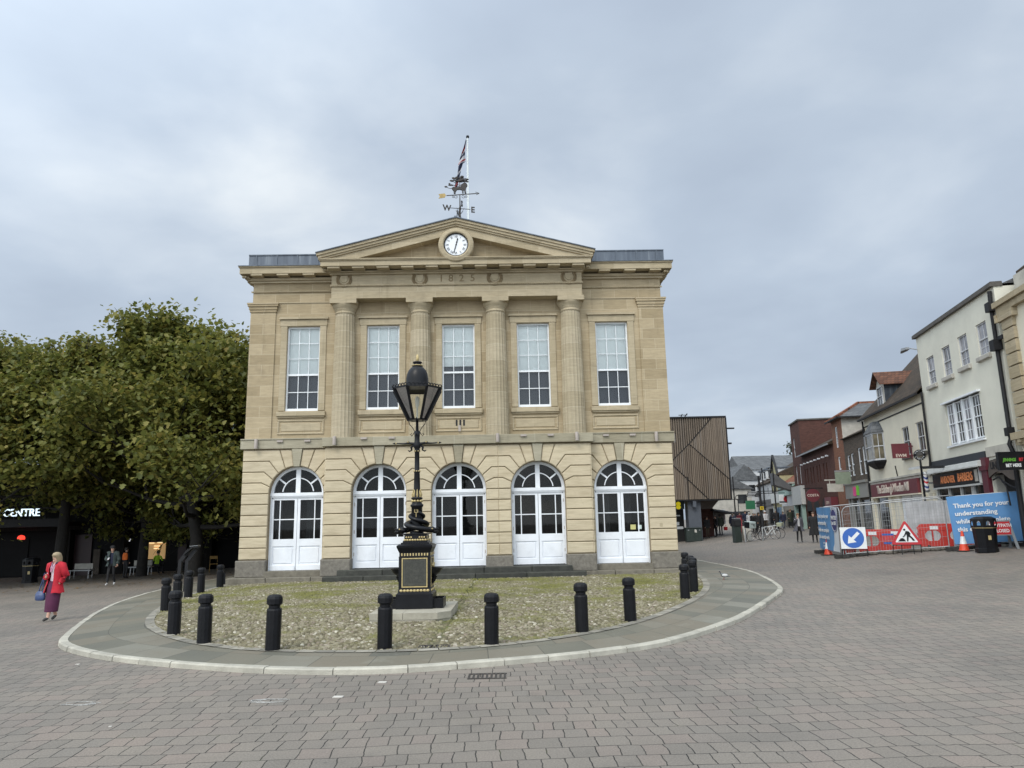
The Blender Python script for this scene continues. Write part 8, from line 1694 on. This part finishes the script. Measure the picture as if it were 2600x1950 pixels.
def aboard(lab, x, y, mat, h=1.0, w_=.6):
    t = thing('pavement_sign', lab, 'pavement sign', (x, y, g(x,y)), rad(5), None)
    for s in (-1, 1): MB().loft([[(-w_/2,s*.28,.03),(w_/2,s*.28,.03),(w_/2,s*.25,.03),(-w_/2,s*.25,.03)],[(-w_/2,s*.03,h),(w_/2,s*.03,h),(w_/2,s*.0,h),(-w_/2,s*.0,h)]], 0, False).build('board', mat, t)
    return t
aboard('red and white pavement sign board behind the person in navy', 18.5, 61.8, plain('red pavement board', (.42,.06,.06), .6, .5, 9), 1.35, .7)
aboard('pale framed pavement sign beside the delivery bicycle', 15.35, 49.4, M['lilac'], 1.0, .55)
PF = thing('poster_frame', 'grey and white poster stand under the timber overhang edge', 'poster', (17.6, 64, g(17.6,64)), 0); MB().box(-.55,.55,-.05,.05,.9,2.1).build('frame', M['sign_white'], PF); MB().box(-.45,.45,-.055,-.051,1.0,2.0).build('poster', M['grey_shop'], PF); MB().box(-.05,.05,-.04,.04,0,.9).box(-.35,.35,-.2,.2,0,.05).build('stand', M['blackmatt'], PF)
# bench and cafe chairs in the shade on the left
BN = thing('bench', 'white-backed bench in front of the shopping centre windows', 'bench', (-21.05, 42.05, g(-21,42)), 0)
MB().box(-.62,.62,-.22,.25,.42,.47).build('seat', M['galv'], BN); MB().prism([(-.52,.5),(.5,.5),(.5,.8),(-.52,.8)], .2, .28, 'xz', 0, .01).build('backrest', M['lilac'], BN)
for x in (-.5, .5): MB().bar((x,-.18,0),(x,-.16,.42),.035).bar((x,.2,0),(x,.2,.42),.035).bar((x,-.18,.05),(x,.2,.05),.03).build('leg', M['galv'], BN)
BN2 = dup(BN, (-23.9, 41.2, g(-23.9,41.2)), 0, 'second bench left of the man with the phone, in deep shade')
def chair(lab, x, y, rz, mat):
    t = thing('cafe_chair', lab, 'chair', (x, y, g(x,y)), rz, 'cafe chairs by the shopping centre')
    MB().box(-.2,.2,-.2,.2,.43,.46).build('seat', mat, t); MB().box(-.2,.2,.17,.2,.7,.86).build('backrest', mat, t)
    for sx in (-1, 1):
        for sy in (-1, 1): MB().bar((sx*.2,sy*.2,0),(sx*.18,sy*.18,.43 if sy < 0 else .86),.025).build('leg', mat, t)
M['caneyellow'] = plain('ochre chair frame', (.22,.13,.03), .6, .1)
chair('ochre framed cafe chair nearest the guildhall corner', -16.4, 40.6, .4, M['caneyellow']); chair('dark cafe chair next to the ochre one', -17.9, 41.0, -.5, M['blackmatt'])
LB2 = dup(LB, (-25.4, 39.2, g(-25.4,39.2)), rad(20), 'black litter bin in the shade beneath the lit shopping centre sign')
# pigeon walking on the pavement
PG = thing('pigeon', 'grey pigeon with a dark head and pale wing walking on the flagstones', 'pigeon', (6.45, 23.35, g(6.45,23.35)+IH+.005), rad(-8))
M['pig_d'] = plain('dark slate feathers', (.03,.03,.04), .5, .2, 30); M['pig_g'] = plain('grey feathers', (.13,.14,.14), .7, .25, 30); M['pig_w'] = plain('pale feathers', (.5,.5,.5), .7, .1, 30); M['pig_r'] = plain('pink legs', (.3,.1,.09), .6, .1)
def bird(sec, n=12): return [[(x, b_*cos(2*pi*i/n), z_+a*sin(2*pi*i/n)) for i in range(n)] for x, z_, a, b_ in sec]
pb = MB(); pb.loft(bird([(.19,.085,.008,.03),(.12,.1,.018,.03),(.07,.115,.04,.045),(.0,.125,.06,.062),(-.06,.14,.055,.055),(-.09,.165,.042,.04)]), 0); pb.loft(bird([(-.075,.15,.05,.045),(-.1,.19,.032,.032),(-.105,.225,.028,.027),(-.12,.24,.026,.024),(-.145,.235,.012,.012)]), 1); pb.loft(bird([(-.14,.233,.009,.008),(-.165,.227,.002,.002)], 8), 1); pb.build('body', [M['pig_g'], M['pig_d']], PG)
for s in (-1, 1): MB().ball((.02, s*.055, .135), .06, 10, 6, 0, (1.5,.25,.7)).build('wing', M['pig_w' if s < 0 else 'pig_g'], PG); MB().tube([(-.01,s*.025,.07),(-.005+s*.02,s*.025,.0)], .005, 5).tube([(-.005+s*.02,s*.025,.002),(-.04+s*.02,s*.025,.003)], .004, 5).build('leg', M['pig_r'], PG)
